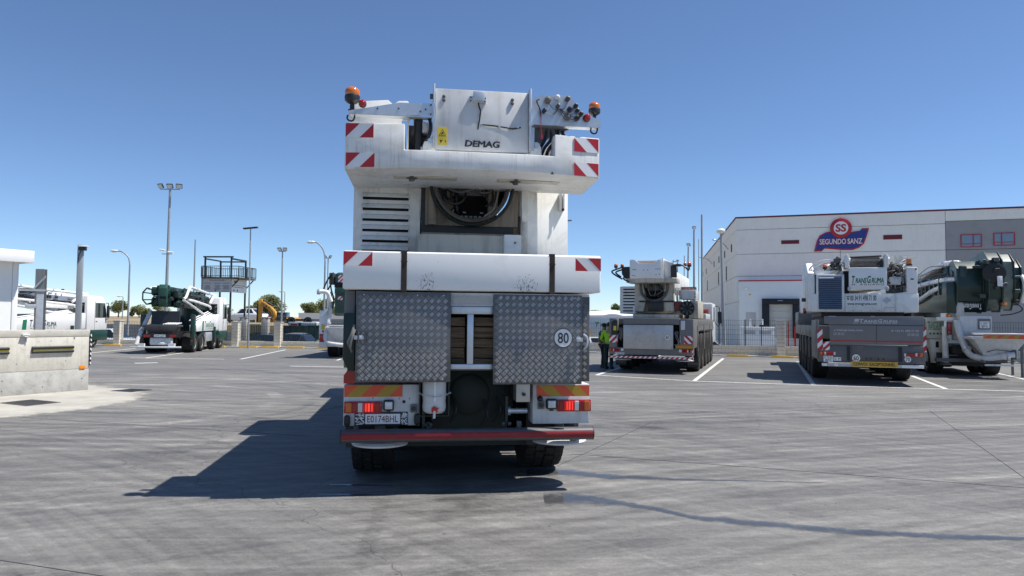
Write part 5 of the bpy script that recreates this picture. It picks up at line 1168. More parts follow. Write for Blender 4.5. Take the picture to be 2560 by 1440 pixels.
    MB().tube([(bcx - .5, 1.95, 3.3)] + [(p[0], 1.95, p[1]) for p in U] + [(bcx + .5, 1.95, 3.3)], .05, 8).build('boom_lip', M['steel'], t, smooth=True)
    MB().pr(U, 'y', 2.35, 2.4).build('boom_cavity_shade', M['darkv'], t)  # black plate painting the dark inside of the boom end
    MB().pr([(-.42, 3.25), (.03, 3.25), (.10, 3.0), (-.50, 3.0)], 'y', 2.1, 2.3).build('cylinder_head', M['steel'], t, bev=.03)
    for k in range(7):
        x = -.6 + k * .14; MB().curve([(x, 2.05, 3.28), (x + .06, 1.98, 3.05), (-.19 + (x + .19) * .5, 2.0, 2.80 + .03 * (k % 3)), (-.19, 2.1, 2.85)], .018, 6).build('hydraulic_hose', M['hoseg' if k % 2 else 'hose'], t, smooth=True)
    MB().box(-.75, .55, 1.93, 1.98, 2.56, 2.62).build('cross_bar', M['black'], t); MB().box(-.42, .17, 1.95, 1.99, 2.20, 2.57).build('black_panel', M['blackp'], t, bev=.02)
    MB().box(.56, .84, 2.0, 2.5, 2.25, 2.60).build('red_tank', M['rust'], t, bev=.05)
    f = MB().lathe([(.26, 0), (.28, -.06), (.25, -.06), (.25, 0)], (1.03, 2.0, 2.33), 'y', 24).build('fan', M['black'], t)
    for k in range(8): a = math.pi * k / 4; MB().pr([(1.03 + .05 * math.cos(a), 2.33 + .05 * math.sin(a)), (1.03 + .24 * math.cos(a - .2), 2.33 + .24 * math.sin(a - .2)), (1.03 + .24 * math.cos(a + .2), 2.33 + .24 * math.sin(a + .2))], 'y', 1.97, 1.985).build('blade', M['steel'], f)
    MB().box(.74, 1.34, 2.0, 3.4, 2.68, 3.02).build('tool_tray', M['greyw'], t, bev=.01); MB().box(.70, 1.25, 3.0, 3.5, 3.02, 3.18).build('tray_back', M['steel'], t)
    for k in range(4): MB().curve([(.62 + k * .05, 1.95, 3.1), (.64 + k * .06, 1.9, 2.85), (.66 + k * .05, 1.98, 2.6)], .014, 6).build('hose', M['hoseg'], t)
    for k in range(5): MB().box(1.30, 1.36, 1.99, 2.0, 2.72 + k * .055, 2.74 + k * .055).build('hose_end', M['hose'], t)
    for k in range(3): MB().sph((.95 + k * .13, 2.3, 3.05), .06, 8, 1.2, 1, .7).build('rope_end', M['rust'], t)
    MB().box(1.10, 1.42, 2.2, 4.6, 1.95, 2.64).build('side_tank', M['cream'], t, bev=.03)
    # winch head
    hb = MB().pr([(-.949, 3.44), (.212, 3.42), (.212, 4.12), (.08, 4.12), (-.04, 3.985), (-.64, 3.99), (-.78, 4.13), (-.949, 4.13)], 'y', 1.15, 1.22).build('winch_plate', M['clean'], t, bev=.006)
    for x, z in ((-.85, 3.75), (-.80, 3.75), (-.75, 3.75), (-.45, 3.73), (-.3, 3.73), (-.85, 3.53), (-.78, 3.52), (0, 3.76), (.06, 3.76), (.14, 3.77), (0, 3.55), (.12, 3.57)): MB().cyl((x, 1.15, z), (x, 1.14, z), .018, 8).build('bolt', M['steel'], hb)
    MB().cyl((-.85, 1.65, 3.86), (.15, 1.65, 3.86), .26, 20).build('rope_drum', mat('wire_rope', (.20, .15, .12), .6, .4, var=.3, vs=30), t, smooth=True)
    MB().box(-.98, -.93, 1.2, 2.2, 3.42, 4.10).box(.2, .25, 1.2, 2.2, 3.42, 4.16).build('winch_cheek', Wc, t)
    MB().box(-1.11, .74, 1.2, 2.3, 3.27, 3.43).build('winch_frame', M['cream'], t, bev=.015)
    MB().pr([(.25, 3.43), (.55, 3.43), (.62, 4.0), (.25, 4.12)], 'y', 1.35, 2.6).build('boom_head_side', Wc, t, bev=.03)
    MB().box(-.85, .30, 2.3, 10.5, 3.12, 3.95).build('boom', Wc, t, bev=.08)
    bl = [(-1.29, 3.87), (-.97, 3.87), (-.97, 3.45), (-1.15, 3.40), (-1.29, 3.6)]
    MB().pr(bl, 'y', 1.2, 1.7).build('hose_reel', M['black'], t, bev=.04)
    for pts in ([(-1.25, 1.2, 3.85), (-1.45, 1.15, 3.78), (-1.64, 1.15, 3.70), (-1.55, 1.15, 3.58), (-1.25, 1.2, 3.40)], [(-1.2, 1.2, 3.78), (-1.5, 1.18, 3.66), (-1.3, 1.18, 3.48)], [(-1.1, 1.2, 3.6), (-1.2, 1.15, 3.42), (-1.0, 1.2, 3.3)]): MB().curve(pts, .03, 7).build('pipe', M['hose'], t, smooth=True)
    MB().box(.52, .73, 1.25, 1.4, 3.45, 3.89).build('black_guard', M['blackp'], t, bev=.01)
    MB().curve([(.6, 1.2, 3.90), (.85, 1.15, 3.91), (1.05, 1.12, 3.82), (1.16, 1.12, 3.70), (1.19, 1.12, 3.75)], .028, 7).build('lamp_bracket', M['hose'], t, smooth=True); MB().box(.68, .9, 1.1, 1.2, 3.84, 3.92).build('camera', M['blackp'], t, bev=.02)
    beacon(t, -1.50, 1.2, 3.75, .9); beacon(t, -1.34, 1.6, 3.80, .8); beacon(t, 1.01, 1.5, 3.80, .8); beacon(t, 1.19, 1.2, 3.74, 1.0)
    MB().cyl((.35, 1.4, 4.0), (.7, 1.4, 4.05), .015, 6).cyl((.6, 1.35, 3.99), (.6, 1.35, 4.1), .015, 6).build('sensor_arm', M['greym'], t)
    # things along the right side of the deck
    MB().box(.80, 1.42, 6.0, 8.6, 1.93, 2.18).build('ballast_slab', M['greyw'], t, bev=.02); MB().box(1.0, 1.40, 3.6, 5.0, 1.935, 2.06).build('deck_timber', M['wood'], t, bev=.01)
    MB().cyl((.9, 6.6, 2.3), (1.4, 6.6, 2.3), .12, 12).box(.9, 1.4, 7.2, 8.0, 2.18, 2.4).build('hook_block', M['rust'], t, bev=.01)
    MB().box(.3, 1.42, 10.4, 12.4, .8, 2.75).build('carrier_cab', M['greyw'], t, bev=.1); MB().box(1.42, 1.43, 10.7, 11.8, 1.85, 2.55).build('cab_window', M['glass'], t)
    MB().box(1.55, 1.75, 11.9, 12.0, 1.75, 2.35).build('mirror', M['blackp'], t, bev=.03); MB().curve([(1.42, 11.9, 1.8), (1.6, 11.9, 1.6), (1.65, 11.95, 1.78)], .02, 6).curve([(1.42, 11.9, 2.6), (1.6, 11.9, 2.6), (1.65, 11.95, 2.35)], .02, 6).build('mirror_arm', M['blackp'], t)
    return t
crane_two()

# ------------------------------------------------------------------ grey and white crane, right
def crane_three():
    t = thing('mobile_crane', 'white crane on a dark grey carrier with a yellow plate along its rear bumper', 'crane', (10.627, 21.039, 0), -19.0)
    G, Wc = M['grey'], M['white']
    MB().box(-.6, .6, .4, 12, .8, 1.35).build('chassis', M['black'], t)
    MB().box(-1.42, 1.42, .05, .55, .66, 1.20).build('rear_body', G, t, bev=.02)
    MB().box(-1.46, 1.44, .5, 12.4, 1.35, 1.75).build('deck', M['greym'], t, bev=.02)
    gt = MB().pr([(-1.27, 2.03), (1.38, 2.05), (1.355, 1.217), (-1.11, 1.19), (-1.13, 1.80), (-1.27, 1.82)], 'y', -.05, .0).build('tailgate', mat('tailgate_grey', (.165, .17, .18), .42, var=.05, dirt=((.16, .155, .15), .35, 2)), t, bev=.008)
    MB().box(-1.10, 1.36, -.056, -.05, 1.775, 1.79).box(.14, .15, -.056, -.05, 1.23, 1.775).build('panel_seam', M['black'], gt)
    MB().box(-1.108, 1.36, -.055, -.05, 1.29, 1.325).build('red_line', M['redp'], gt)
    caps_logo(gt, M['greyl'], -.30, .716, 1.86, 1.966, -.051)
    MB().pr([(-.45, 1.88), (-.33, 1.88), (-.31, 1.966), (-.43, 1.966)], 'y', -.053, -.05).pr([(-.48, 1.835), (-.34, 1.835), (-.335, 1.85), (-.475, 1.85)], 'y', -.053, -.05).build('logo_block', M['greyl'], gt)
    for k in range(6): MB().pr([(-.28 + k * .165, 1.835), (-.14 + k * .165, 1.835), (-.135 + k * .165, 1.85), (-.275 + k * .165, 1.85)], 'y', -.053, -.05).build('logo_dash', M['greyl'], gt)
    text('transgruma.com', gt, M['greyl'], -.94, -.22, 1.585, 1.655, -.051, bold=.02); text('+34 91 498 71 00', gt, M['greyl'], .62, 1.245, 1.597, 1.656, -.051, bold=.02)
    MB().pr([(-1.01, 1.60), (-.985, 1.60), (-.965, 1.65), (-1.0, 1.63)], 'y', -.053, -.05).pr(rect(.548, .575, 1.597, 1.65), 'y', -.053, -.05).build('icon', M['greyl'], gt)
    for x0 in (-1.01, -.90, -.80, .955, 1.06, 1.165):
        fr = MB().box(x0, x0 + .075, -.053, -.05, 1.482, 1.490).box(x0, x0 + .075, -.053, -.05, 1.545, 1.553).box(x0, x0 + .008, -.053, -.05, 1.490, 1.545).box(x0 + .067, x0 + .075, -.053, -.05, 1.490, 1.545).build('icon', M['greyl'], gt)
        if x0 in (-1.01, .955): text('f', fr, M['greyl'], x0 + .03, x0 + .055, 1.492, 1.54, -.051)
        elif x0 in (-.90, 1.06): MB().lathe([(.018, 0), (.018, -.002), (.012, -.002), (.012, 0)], (x0 + .037, -.051, 1.517), 'y', 14).build('icon_ring', M['greyl'], fr)
        else: text('in', fr, M['greyl'], x0 + .018, x0 + .06, 1.498, 1.535, -.051)
    MB().box(-1.15, -.95, -.06, -.04, 2.03, 2.045).box(0, .1, -.06, -.04, 2.035, 2.05).build('latch', M['greyl'], gt)
    tail_lamp(t, -1.412, -1.02, .864, .975, .045, lit=False); tail_lamp(t, .93, 1.378, .877, .987, .045, True, lit=False)
    for x in (-1.01, .87): MB().box(x, x + .05, .0, .045, .88, .97).build('reverse_lamp', M['clear'], t)
    number_plate(t, 'E 7533', -1.29, -1.024, .668, .85, .04, 'ink', 'BFY'); o = MB().box(-1.009, -.804, .03, .045, .708, .815).build('sp_plate', M['rwhite'], t); text('S P', o, M['ink'], -.99, -.82, .73, .795, .029)
    speed_disc(t, '60', -.398, .80, .035, .12); speed_disc(t, '70', .969, .798, .035, .095)
    MB().box(-1.34, 1.374, -.03, .05, .545, .632).build('bumper_bar', M['rwhite'], t, bev=.006)
    for x0, x1 in ((-.9, -.545), (.695, .8), (-1.2, -1.0)): MB().box(x0, x1, -.034, -.03, .548, .63).build('bumper_shade', M['greyl'], t)
    o = MB().box(-.542, .692, -.065, -.035, .556, .705).build('notice_plate', mat('plate_yellow', (.60, .36, .03), .4, var=.04), t); text('CONVOI', o, M['ink'], -.48, -.12, .585, .68, -.066, bold=.02); text('EXCEPTIONNEL', o, M['ink'], -.05, .63, .585, .68, -.066, bold=.02)
    for x0, z0, z1 in ((-1.455, 1.02, 1.66), (1.37, 1.02, 1.75)): stripes(t, 'hazard_board', x0, x0 + (.14 if x0 < 0 else .08), z0, z1, .02, M['rwhite'], M['red'], .15, 1, .0)
    stripes(t, 'hazard_board', -1.30, -1.12, 1.02, 1.28, -.02, M['rwhite'], M['red'], .1, 1)
    for x in (-.64, .74): MB().box(x, x + .08, .0, .06, .72, 1.15).build('hinge', M['black'], t)
    MB().box(-.5, -.2, .03, .05, 1.0, 1.15).box(.0, .1, .03, .045, .78, .82).build('hatch', M['grey'], t, bev=.005)
    for k, x in enumerate((-.12, .0, .2, .33)): MB().cyl((x, .05, .79), (x, .03, .79), .025, 10).build('coupling', M['blackp'], t)
    side_wheels(t, (2.75, 4.3, 6.2, 7.8, 9.6), 1.46, .68, .48)
    for y in (1.9, 3.5, 5.2, 7.0, 8.7):
        for x in (-1.47, 1.43): MB().box(x, x + .03, y - .10, y + .10, .65, 1.75).build('side_post', M['greym'], t)
    MB().box(-1.49, -1.40, .1, 1.9, .75, 1.93).build('outrigger_box', M['greym'], t, bev=.015); MB().box(1.38, 1.46, .1, 1.9, .75, 2.0).build('outrigger_box', M['greym'], t, bev=.015)
    MB().box(-1.5, -.2, 9.5, 11.8, 1.75, 2.3).build('front_deck', M['greym'], t, bev=.05)
    # ---- upper
    MB().cyl((0, 4.6, 1.7), (0, 4.6, 2.2), 1.0, 28).build('slewing_ring', M['black'], t)
    MB().box(-1.2, 1.2, 1.8, 6, 2.05, 2.2).build('turntable', M['black'], t)
    bs = MB().pr([(-1.53, 1.62), (-1.36, 1.48), (1.55, 1.48), (1.6, 6), (-1.6, 6)], 'z', 2.19, 2.78).build('rear_ballast', Wc, t, bev=.025)
    MB().pr([(1.0, 2.775), (1.535, 2.87), (1.535, 2.78), (.9, 2.78)], 'y', 1.5, 3.0).build('ballast_wedge', Wc, t)
    MB().box(1.235, 1.531, 1.49, 3.4, 2.80, 3.588).build('corner_cabinet', Wc, t, bev=.02); MB().box(1.46, 1.51, 1.475, 1.49, 3.50, 3.56).build('marker', M['redl'], t); MB().box(1.34, 1.42, 1.475, 1.49, 3.2, 3.24).build('handle', M['black'], t)
    MB().box(.895, .90, 1.472, 1.48, 2.2, 2.78).box(-.525, -.52, 1.472, 1.48, 2.2, 2.78).build('panel_seam', M['greym'], bs)
    for x in (-.3, -.05, .2, .45): MB().cyl((x, 1.48, 2.24), (x, 1.47, 2.24), .012, 6).build('bolt', M['steel'], bs)
    MB().pr([(.53, 2.55), (.62, 2.62), (.68, 2.66), (.76, 2.60), (.80, 2.55), (.72, 2.50), (.66, 2.46), (.6, 2.51)], 'y', 1.468, 1.479).build('emblem', M['greyl'], bs)
    MB().box(.60, .88, 1.470, 1.479, 2.335, 2.34).box(.60, .605, 1.470, 1.479, 2.22, 2.335).build('hatch_line', M['greym'], bs)
    text('00 34 91 498 71 00', bs, M['ink'], -.37, .373, 2.55, 2.72, 1.479, bold=.012); text('www.transgruma.com', bs, mat('dark_green_ink', (.01, .05, .035), .5), -.463, .385, 2.385, 2.485, 1.479, bold=.02)
    MB().pr([(-.46, 2.59), (-.46, 2.63), (-.44, 2.66), (-.41, 2.60), (-.41, 2.58), (-.45, 2.58)], 'y', 1.474, 1.479).box(-.475, -.40, 1.474, 1.479, 2.668, 2.69).build('phone_symbol', M['ink'], bs)
    lv = MB().box(-1.36, -.545, 1.44, 4.2, 2.225, 3.395).build('radiator_cabinet', Wc, t, bev=.02)
    MB().box(-1.304, -.619, 1.425, 1.438, 2.272, 3.325).build('radiator_core', M['bluel'], lv)
    for k in range(17):
        z = 2.30 + k * .0605; MB().add([(-1.30, 1.425, z + .035), (-.623, 1.425, z + .035), (-.623, 1.39, z), (-1.30, 1.39, z), (-1.30, 1.425, z + .029), (-.623, 1.425, z + .029), (-.623, 1.39, z - .006), (-1.30, 1.39, z - .006)], [(0, 1, 2, 3), (4, 7, 6, 5), (3, 2, 6, 7), (0, 3, 7, 4), (1, 5, 6, 2)]).build('slat', M['louv'], lv)
    MB().pr([(1.6, 2.2), (4.6, 2.2), (4.6, 3.9), (2.6, 3.85), (1.6, 3.45)], 'x', -1.61, -1.40).build('side_housing', Wc, t, bev=.03)
    for k in range(3): MB().box(-1.615, -1.605, 1.9 + k * .8, 1.93 + k * .8, 2.3, 3.4).build('seam', M['greym'], t)
    MB().box(-.55, -.40, 1.5, 2.0, 2.8, 3.5).build('gap_shade', M['darkv'], t)  # black box standing in for shade beside the winch plate
    wp = MB().box(-.413, .675, 1.42, 1.50, 2.90, 3.60).build('winch_plate', M['clean'], t, bev=.02)
    caps_logo(wp, M['lgreen'], -.33, .593, 3.10, 3.335, 1.418)
    o = text('M. AGUADO', wp, M['ink'], -.33, .593, 3.035, 3.085, 1.418, bold=.01, spacing=1.3)
    MB().cyl((-.33, 1.75, 3.76), (.60, 1.75, 3.76), .20, 24).build('drum_core', M['steel'], t, smooth=True)
    rp = MB()
    for k in range(24): rp.lathe([(.215, -.012), (.235, 0), (.215, .012)], (-.30 + k * .034, 1.75, 3.76), 'x', 20)
    rp.build('wire_rope', mat('steel_rope', (.34, .33, .32), .5, .5, var=.15, vs=20), t, smooth=True, kind='stuff')
    MB().pr([(.40, 3.70), (.56, 3.62), (.56, 3.90)], 'y', 1.5, 1.52).build('drum_guard', M['black'], t); MB().cyl((-.35, 1.6, 3.94), (.55, 1.6, 3.97), .025, 8).build('rope_roller', M['black'], t)
    for x in (-.46, .66):
        o = MB().pr([(x - .06, 3.58), (x + .06, 3.58), (x + .06, 3.92), (x + .02, 4.03), (x - .03, 4.02), (x - .06, 3.86)], 'y', 1.40, 1.9).build('winch_ear', Wc, t, bev=.02); MB().cyl((x - .09, 1.6, 3.86), (x + .12, 1.6, 3.86), .06, 12).build('pin', Wc, o, smooth=True)
    for x in (-.41, .68): MB().sph((x, 1.40, 2.93), .06, 10, .8, .6, 1.3).build('rope_clamp', M['greyl'], t, smooth=True)
    # winch motor and hoses left and right of the drum
    MB().cyl((-.95, 1.9, 3.60), (-.60, 1.9, 3.68), .16, 16).cyl((-.80, 1.8, 3.72), (-.65, 1.8, 3.95), .09, 12).box(-.82, -.62, 1.7, 1.9, 3.78, 3.92).build('winch_motor', M['steel'], t, bev=.01); MB().sph((-.98, 1.85, 3.62), .15, 12).build('motor_cover', Wc, t, smooth=True)
    rng = random.Random(5)
    for k in range(26):
        x = rng.uniform(.74, 1.2); z = rng.uniform(2.95, 3.7); pts = [(x, 1.9, z)] + [(x + rng.uniform(-.14, .14), rng.uniform(1.5, 1.9), z + rng.uniform(-.2, .2)) for _ in range(3)]
        MB().curve(pts, rng.choice((.012, .018, .024)), 6, 4).build('hose', M[rng.choice(('hose', 'hoseg', 'hoseg', 'galv'))], t, smooth=True)
    for k in range(12):
        x = rng.uniform(-.95, -.58); z = rng.uniform(3.5, 3.85); pts = [(x, 1.8, z)] + [(x + rng.uniform(-.12, .12), rng.uniform(1.5, 1.8), z + rng.uniform(-.12, .1)) for _ in range(3)]
        MB().curve(pts, .016, 6, 4).build('hose', M[rng.choice(('hose', 'hoseg'))], t, smooth=True)
    MB().box(.72, 1.22, 1.95, 2.0, 2.8, 3.7).build('dark_back', M['steel'], t)
    MB().box(.78, 1.1, 1.6, 1.9, 3.05, 3.30).build('valve_block', M['greyw'], t, bev=.02)
    MB().box(.72, 1.35, 1.9, 3.2, 3.72, 4.0).build('upper_cabinet', Wc, t, bev=.02)
    for k in range(5): MB().cyl((.8 + k * .13, 1.85, 3.72), (.8 + k * .13, 1.85, 3.98), .018, 6).build('stanchion', Wc, t)
    MB().box(.75, 1.42, 1.84, 1.87, 3.96, 4.0).box(1.3, 1.6, 1.84, 1.88, 3.88, 3.92).build('top_rail', Wc, t)
    b = MB().box(1.24, 1.40, 1.55, 1.7, 3.64, 3.69).build('beacon', M['blackp'], t); MB().box(1.25, 1.39, 1.56, 1.69, 3.69, 3.86).build('amber_dome', M['amber'], b, bev=.02)
    beacon(t, -1.09, 1.7, 3.50, .9)
    MB().curve([(-1.55, 2.0, 3.4), (-1.5, 1.9, 3.65), (-1.2, 1.9, 3.85), (-.9, 2.0, 3.9)], .025, 6).curve([(-1.45, 1.8, 3.4), (-1.38, 1.75, 3.6), (-1.15, 1.8, 3.75), (-.95, 1.8, 3.8)], .025, 6).build('hand_rail', M['greyl'], t, smooth=True)
    for k in range(4): MB().cyl((-1.5 + k * .14, 1.85, 3.42), (-1.46 + k * .14, 1.9, 3.62 + k * .06), .018, 6).build('rail_post', M['greyl'], t)
    MB().box(-1.4, -.55, 1.6, 3.8, 3.40, 3.52).build('walkway', Wc, t, bev=.01)
    MB().box(-.5, .7, 2.4, 12, 2.9, 3.75).build('boom', Wc, t, bev=.1)
    MB().pr([(-1.0, 3.7), (-.80, 3.9), (-.55, 3.9), (-.6, 3.7)], 'y', 2.6, 2.9).build('maroon_box', M['wine'], t)
    MB().box(-1.74, -1.60, 2.6, 2.75, 2.55, 2.67).box(-1.70, -1.60, 2.6, 2.75, 2.15, 2.25).build('side_lamp', M['blackp'], t, bev=.02); MB().sph((-1.66, 2.6, 2.28), .06, 8).build('orange_lamp', M['amber'], t)
    return t
crane_three()
# ------------------------------------------------------------------ truck-mounted concrete pumps
def cab(t, y0, y1, body, low):
    c = MB().pr([(y0, 1.0), (y1, 1.0), (y1 + .02, 1.7), (y1 - .18, 2.75), (y1 - .5, 3.0), (y0, 3.0)], 'x', -1.2, 1.2).build('cab', body, t, bev=.07)
    MB().pr([(y0, .42), (y1 + .05, .42), (y1 + .08, 1.0), (y0, 1.0)], 'x', -1.22, 1.22).build('cab_skirt', low, t, bev=.05)
    for x, s in ((1.2, 1), (-1.2, -1)):
        MB().pr([(y0 + .75, 1.75), (y1 - .12, 1.75), (y1 - .28, 2.6), (y0 + .75, 2.6)], 'x', x - .008, x + .012).build('side_window', M['glass'], c)
        MB().pr([(y0 + .7, 1.05), (y0 + .72, 1.05), (y0 + .72, 2.7), (y0 + .7, 2.7)], 'x', x - .004, x + .006).build('door_seam', M['greym'], c)
        MB().box(x - .005, x + .012, y0 + .8, y0 + .95, 1.5, 1.54).build('door_handle', M['blackp'], c)
        m = MB().box(x + s * .12 - .06, x + s * .12 + .06, y1 - .2, y1 - .05, 1.75, 2.45).build('mirror', M['blackp'], t, bev=.03)
        MB().tube([(x, y1 - .15, 2.6), (x + s * .12, y1 - .12, 2.6), (x + s * .12, y1 - .12, 2.4)], .025, 6).tube([(x, y1 - .15, 1.65), (x + s * .12, y1 - .12, 1.65), (x + s * .12, y1 - .12, 1.8)], .02, 6).build('mirror_arm', M['blackp'], m)
    MB().box(-1.05, 1.05, y0 - .01, y0 + .001, 1.9, 2.6).build('rear_window', M['glass'], c)
    MB().pr([(y1 + .012, 1.75), (y1 - .17, 2.62), (y1 - .16, 2.63), (y1 + .03, 1.76)], 'x', -1.05, 1.05).build('windscreen', M['glass'], c)
    return c
def pipe_run(t, pts, r=.075, n=10, m='clean', rings=()):
    o = MB().curve(pts, r, n, 5).build('delivery_pipe', M[m], t, smooth=True)
    for (p, q) in rings: MB().cyl(p, q, r * 1.35, n).build('coupling_clamp', M['galv'], o, smooth=True)
    return o
def elbow(pts): return pts
def hopper(t, cx_, m='greyw', lid='clean', board=True, y=-.95):
    h = MB(); top = [(cx_ - .80, y), (cx_ + .80, y), (cx_ + .80, .15), (cx_ - .80, .15)]; bot = [(cx_ - .42, y + .25), (cx_ + .42, y + .25), (cx_ + .42, .1), (cx_ - .42, .1)]
    vs_ = [(p[0], p[1], 1.38) for p in top] + [(p[0], p[1], .78) for p in bot]
    h.add(vs_, [(0, 1, 5, 4), (1, 2, 6, 5), (2, 3, 7, 6), (3, 0, 4, 7), (4, 5, 6, 7)])
    h.box(cx_ - .86, cx_ + .86, y - .05, y + .03, 1.33, 1.43).box(cx_ - .86, cx_ - .78, y + .031, .15, 1.33, 1.43).box(cx_ + .78, cx_ + .86, y + .031, .15, 1.33, 1.43)
    o = h.build('hopper', M[m], t, bev=.01)
    return o
def boom_pack(t, m, xs, y0, y1, zb, ht, tip=.0, inverted=None):
    """folded arms side by side; big knuckle plates at the rear"""
    for i, (xa, xb, dz, h0, h1, yy0, yy1) in enumerate(xs):
        a = MB()
        pts = [(yy0, zb + dz + h0 * .15), (yy0 + .15, zb + dz), (yy1, zb + dz + tip), (yy1, zb + dz + tip + h1), (yy0 + .9, zb + dz + h0), (yy0 + .2, zb + dz + h0), (yy0, zb + dz + h0 * .8)]
        a.pr(pts, 'x', xa, xb).build('boom_arm', m, t, bev=.025)
def pump_right():
    t = thing('concrete_pump_truck', 'concrete pump truck with dark green folded boom, rightmost vehicle', 'truck', (16.019, 24.848, 0), -17)
    cr = M['cream2']
    MB().box(-.45, .65, .3, 10, .8, 1.1).build('chassis', M['black'], t)
    for y in (1.5, 2.85, 6.6, 8.4): wheel(t, 1.0, y, .52, .5 if y < 4 else .32, 1, 'rim', 0, 28); wheel(t, -.80, y, .52, .5 if y < 4 else .32, -1, 'rim', 0, 28)
    MB().box(-.98, 1.2, .25, .5, .5, .62).build('under_bar', M['steel'], t)
    cab(t, 8.6, 10.6, M['white'], M['dgreen'])
    MB().box(-.85, 1.05, .7, 5.5, .34, .80).build('underbody', M['black'], t)
    # left side boxes and outrigger leg
    sb = MB().box(-1.12, -.56, .9, 4.5, 1.30, 2.07).build('side_box', cr, t, bev=.02)
    text('TRANSGRUMA', sb, M['lgreen'], -2.4, -.95, 1.55, 1.95, -1.121, bold=.02, shear=.15, face='-x'); text('TRANSGRUMA', sb, M['lgreen'], -1.10, -.60, 1.60, 1.93, .899, bold=.02, shear=.15)
    for k in range(4): MB().box(-1.05 + k * .12, -.98 + k * .12, .893, .9, 1.45, 1.52).build('badge', M['lgreen'], sb)
    MB().pr([(-1.0, .42), (-.62, .40), (-.60, 1.28), (-1.05, 1.28)], 'y', .85, 1.5).build('leg_housing', cr, t, bev=.02); MB().box(-.86, -.76, .84, .855, .98, 1.2).build('slot', M['darkv'], t)
    MB().cyl((-.63, .55, .45), (-.63, .55, 1.75), .10, 16).build('outrigger_leg', M['white'], t, smooth=True); MB().lathe([(.18, 0), (.18, .04), (.08, .09)], (-.63, .55, .38), 'z', 18).build('outrigger_foot', M['greym'], t, smooth=True)
    MB().box(-.56, -.25, .5, .9, .7, .74).box(-.56, -.25, .5, .9, 1.05, 1.09).build('step', M['greym'], t)
    MB().box(-.62, -.475, .30, .40, 1.45, 1.91).build('lamp_shell', M['blackp'], t, bev=.02); MB().box(-.605, -.49, .285, .30, 1.62, 1.90).build('tail_lamp', M['redl'], t, bev=.01); MB().box(-.605, -.49, .285, .30, 1.47, 1.60).build('tail_lamp', M['redl'], t, bev=.01); MB().cyl((-.55, .35, 1.38), (-.55, .28, 1.38), .06, 12).build('reverse_lamp', M['greyl'], t)
    MB().box(-.9, -.4, .35, .6, 1.95, 2.08).build('cross_tube', M['white'], t, bev=.02)
    # rear housing, plate, hopper with lid
    MB().box(-.26, .72, .15, 1.2, 1.25, 2.13).build('rear_housing', M['greyw'], t, bev=.03)
    o = MB().box(.285, .665, .10, .15, 1.66, 2.03).build('plate_frame', M['greym'], t, bev=.01); number_plate(o, 'E 2857', .33, .625, 1.70, 1.94, .10, 'ink', 'BFG')
    hp = hopper(t, .62, 'greyw')
    ld = MB().pr([(-.16, -.9), (1.42, -.95), (1.30, .1), (.0, .1)], 'z', 1.475, 1.54).build('hopper_lid', M['greyw'], t, bev=.02)
    stripes(t, 'hazard_board', .10, 1.28, 1.36, 1.50, -1.012, M['orange'], M['yelb'], .16, 1)
    MB().box(.40, .86, -.74, -.728, 1.06, 1.10).build('yellow_strip', M['yellow'], t)
    pipe_run(t, [(-.34, .2, 1.95), (-.33, .05, 1.6), (-.24, -.2, 1.1), (-.12, -.45, .78), (.2, -.62, .68), (.6, -.72, .74), (.92, -.74, .82)], .105, 14, 'greyw', rings=(((-.21, -.28, 1.0), (-.19, -.33, .94)), ((.20, -.62, .68), (.26, -.635, .685)), ((.84, -.74, .80), (.90, -.74, .815))))
    MB().cyl((.9, -.74, .82), (1.06, -.74, .84), .12, 14).build('pipe_end', M['galv'], t, smooth=True); MB().box(1.0, 1.12, -.8, -.68, .66, 1.0).build('pipe_bracket', M['steel'], t)
    MB().curve([(.25, -.8, .9), (.5, -.85, .98), (.9, -.82, .95), (1.08, -.8, .92)], .012, 6).curve([(.1, -.7, .62), (.6, -.78, .55), (1.1, -.75, .6)], .012, 6).build('hose', M['hose'], t)
    MB().box(.30, 1.15, -.45, -.38, .42, .48).build('rear_bar', M['galv'], t)
    # boom
    g = M['dgreen2']
    MB().cyl((.1, 6.2, 1.1), (.1, 6.2, 2.5), .55, 20).build('slewing_column', g, t)
    MB().pr([(.35, 2.22), (8.0, 2.35), (8.0, 3.2), (1.2, 3.45), (.35, 3.3)], 'x', -.62, -.30).build('boom_arm', g, t, bev=.03)
    MB().pr([(2.0, 2.3), (8.0, 2.5), (8.0, 3.5), (2.0, 4.08)], 'x', .06, .75).build('boom_arm', g, t, bev=.05)
    MB().pr([(1.0, 3.5), (8.0, 3.2), (8.0, 3.6), (1.4, 4.05)], 'x', -.35, .04).build('boom_arm', g, t, bev=.03)
    rk = random.Random(21)
    for k in range(30):
        y_ = rk.uniform(.3, 3.5); z_ = rk.uniform(2.35, 4.0 - y_ * .12); x_ = .04 if y_ < 2 else -.30
        MB().box(x_ - rk.uniform(.05, .2), x_ + .02, y_, y_ + rk.uniform(.06, .4), z_, z_ + rk.uniform(.05, .22)).build('bracket', rk.choice((g, g, M['dgreen3'], M['black'], M['steel'])), t, bev=.01, seg=1)
    for k in range(9):
        a_ = math.radians(200 + k * 17); MB().cyl((.04, .95 + .62 * math.cos(a_), 3.35 + .62 * math.sin(a_)), (.0, .95 + .62 * math.cos(a_), 3.35 + .62 * math.sin(a_)), .035, 8).build('bolt', M['steel'], t)
    MB().lathe([(.34, 0), (.34, -.05), (.16, -.05), (.14, -.11), (.02, -.11)], (.045, .85, 3.4), 'x', 24).build('pivot_boss', M['dgreen3'], t, smooth=True)
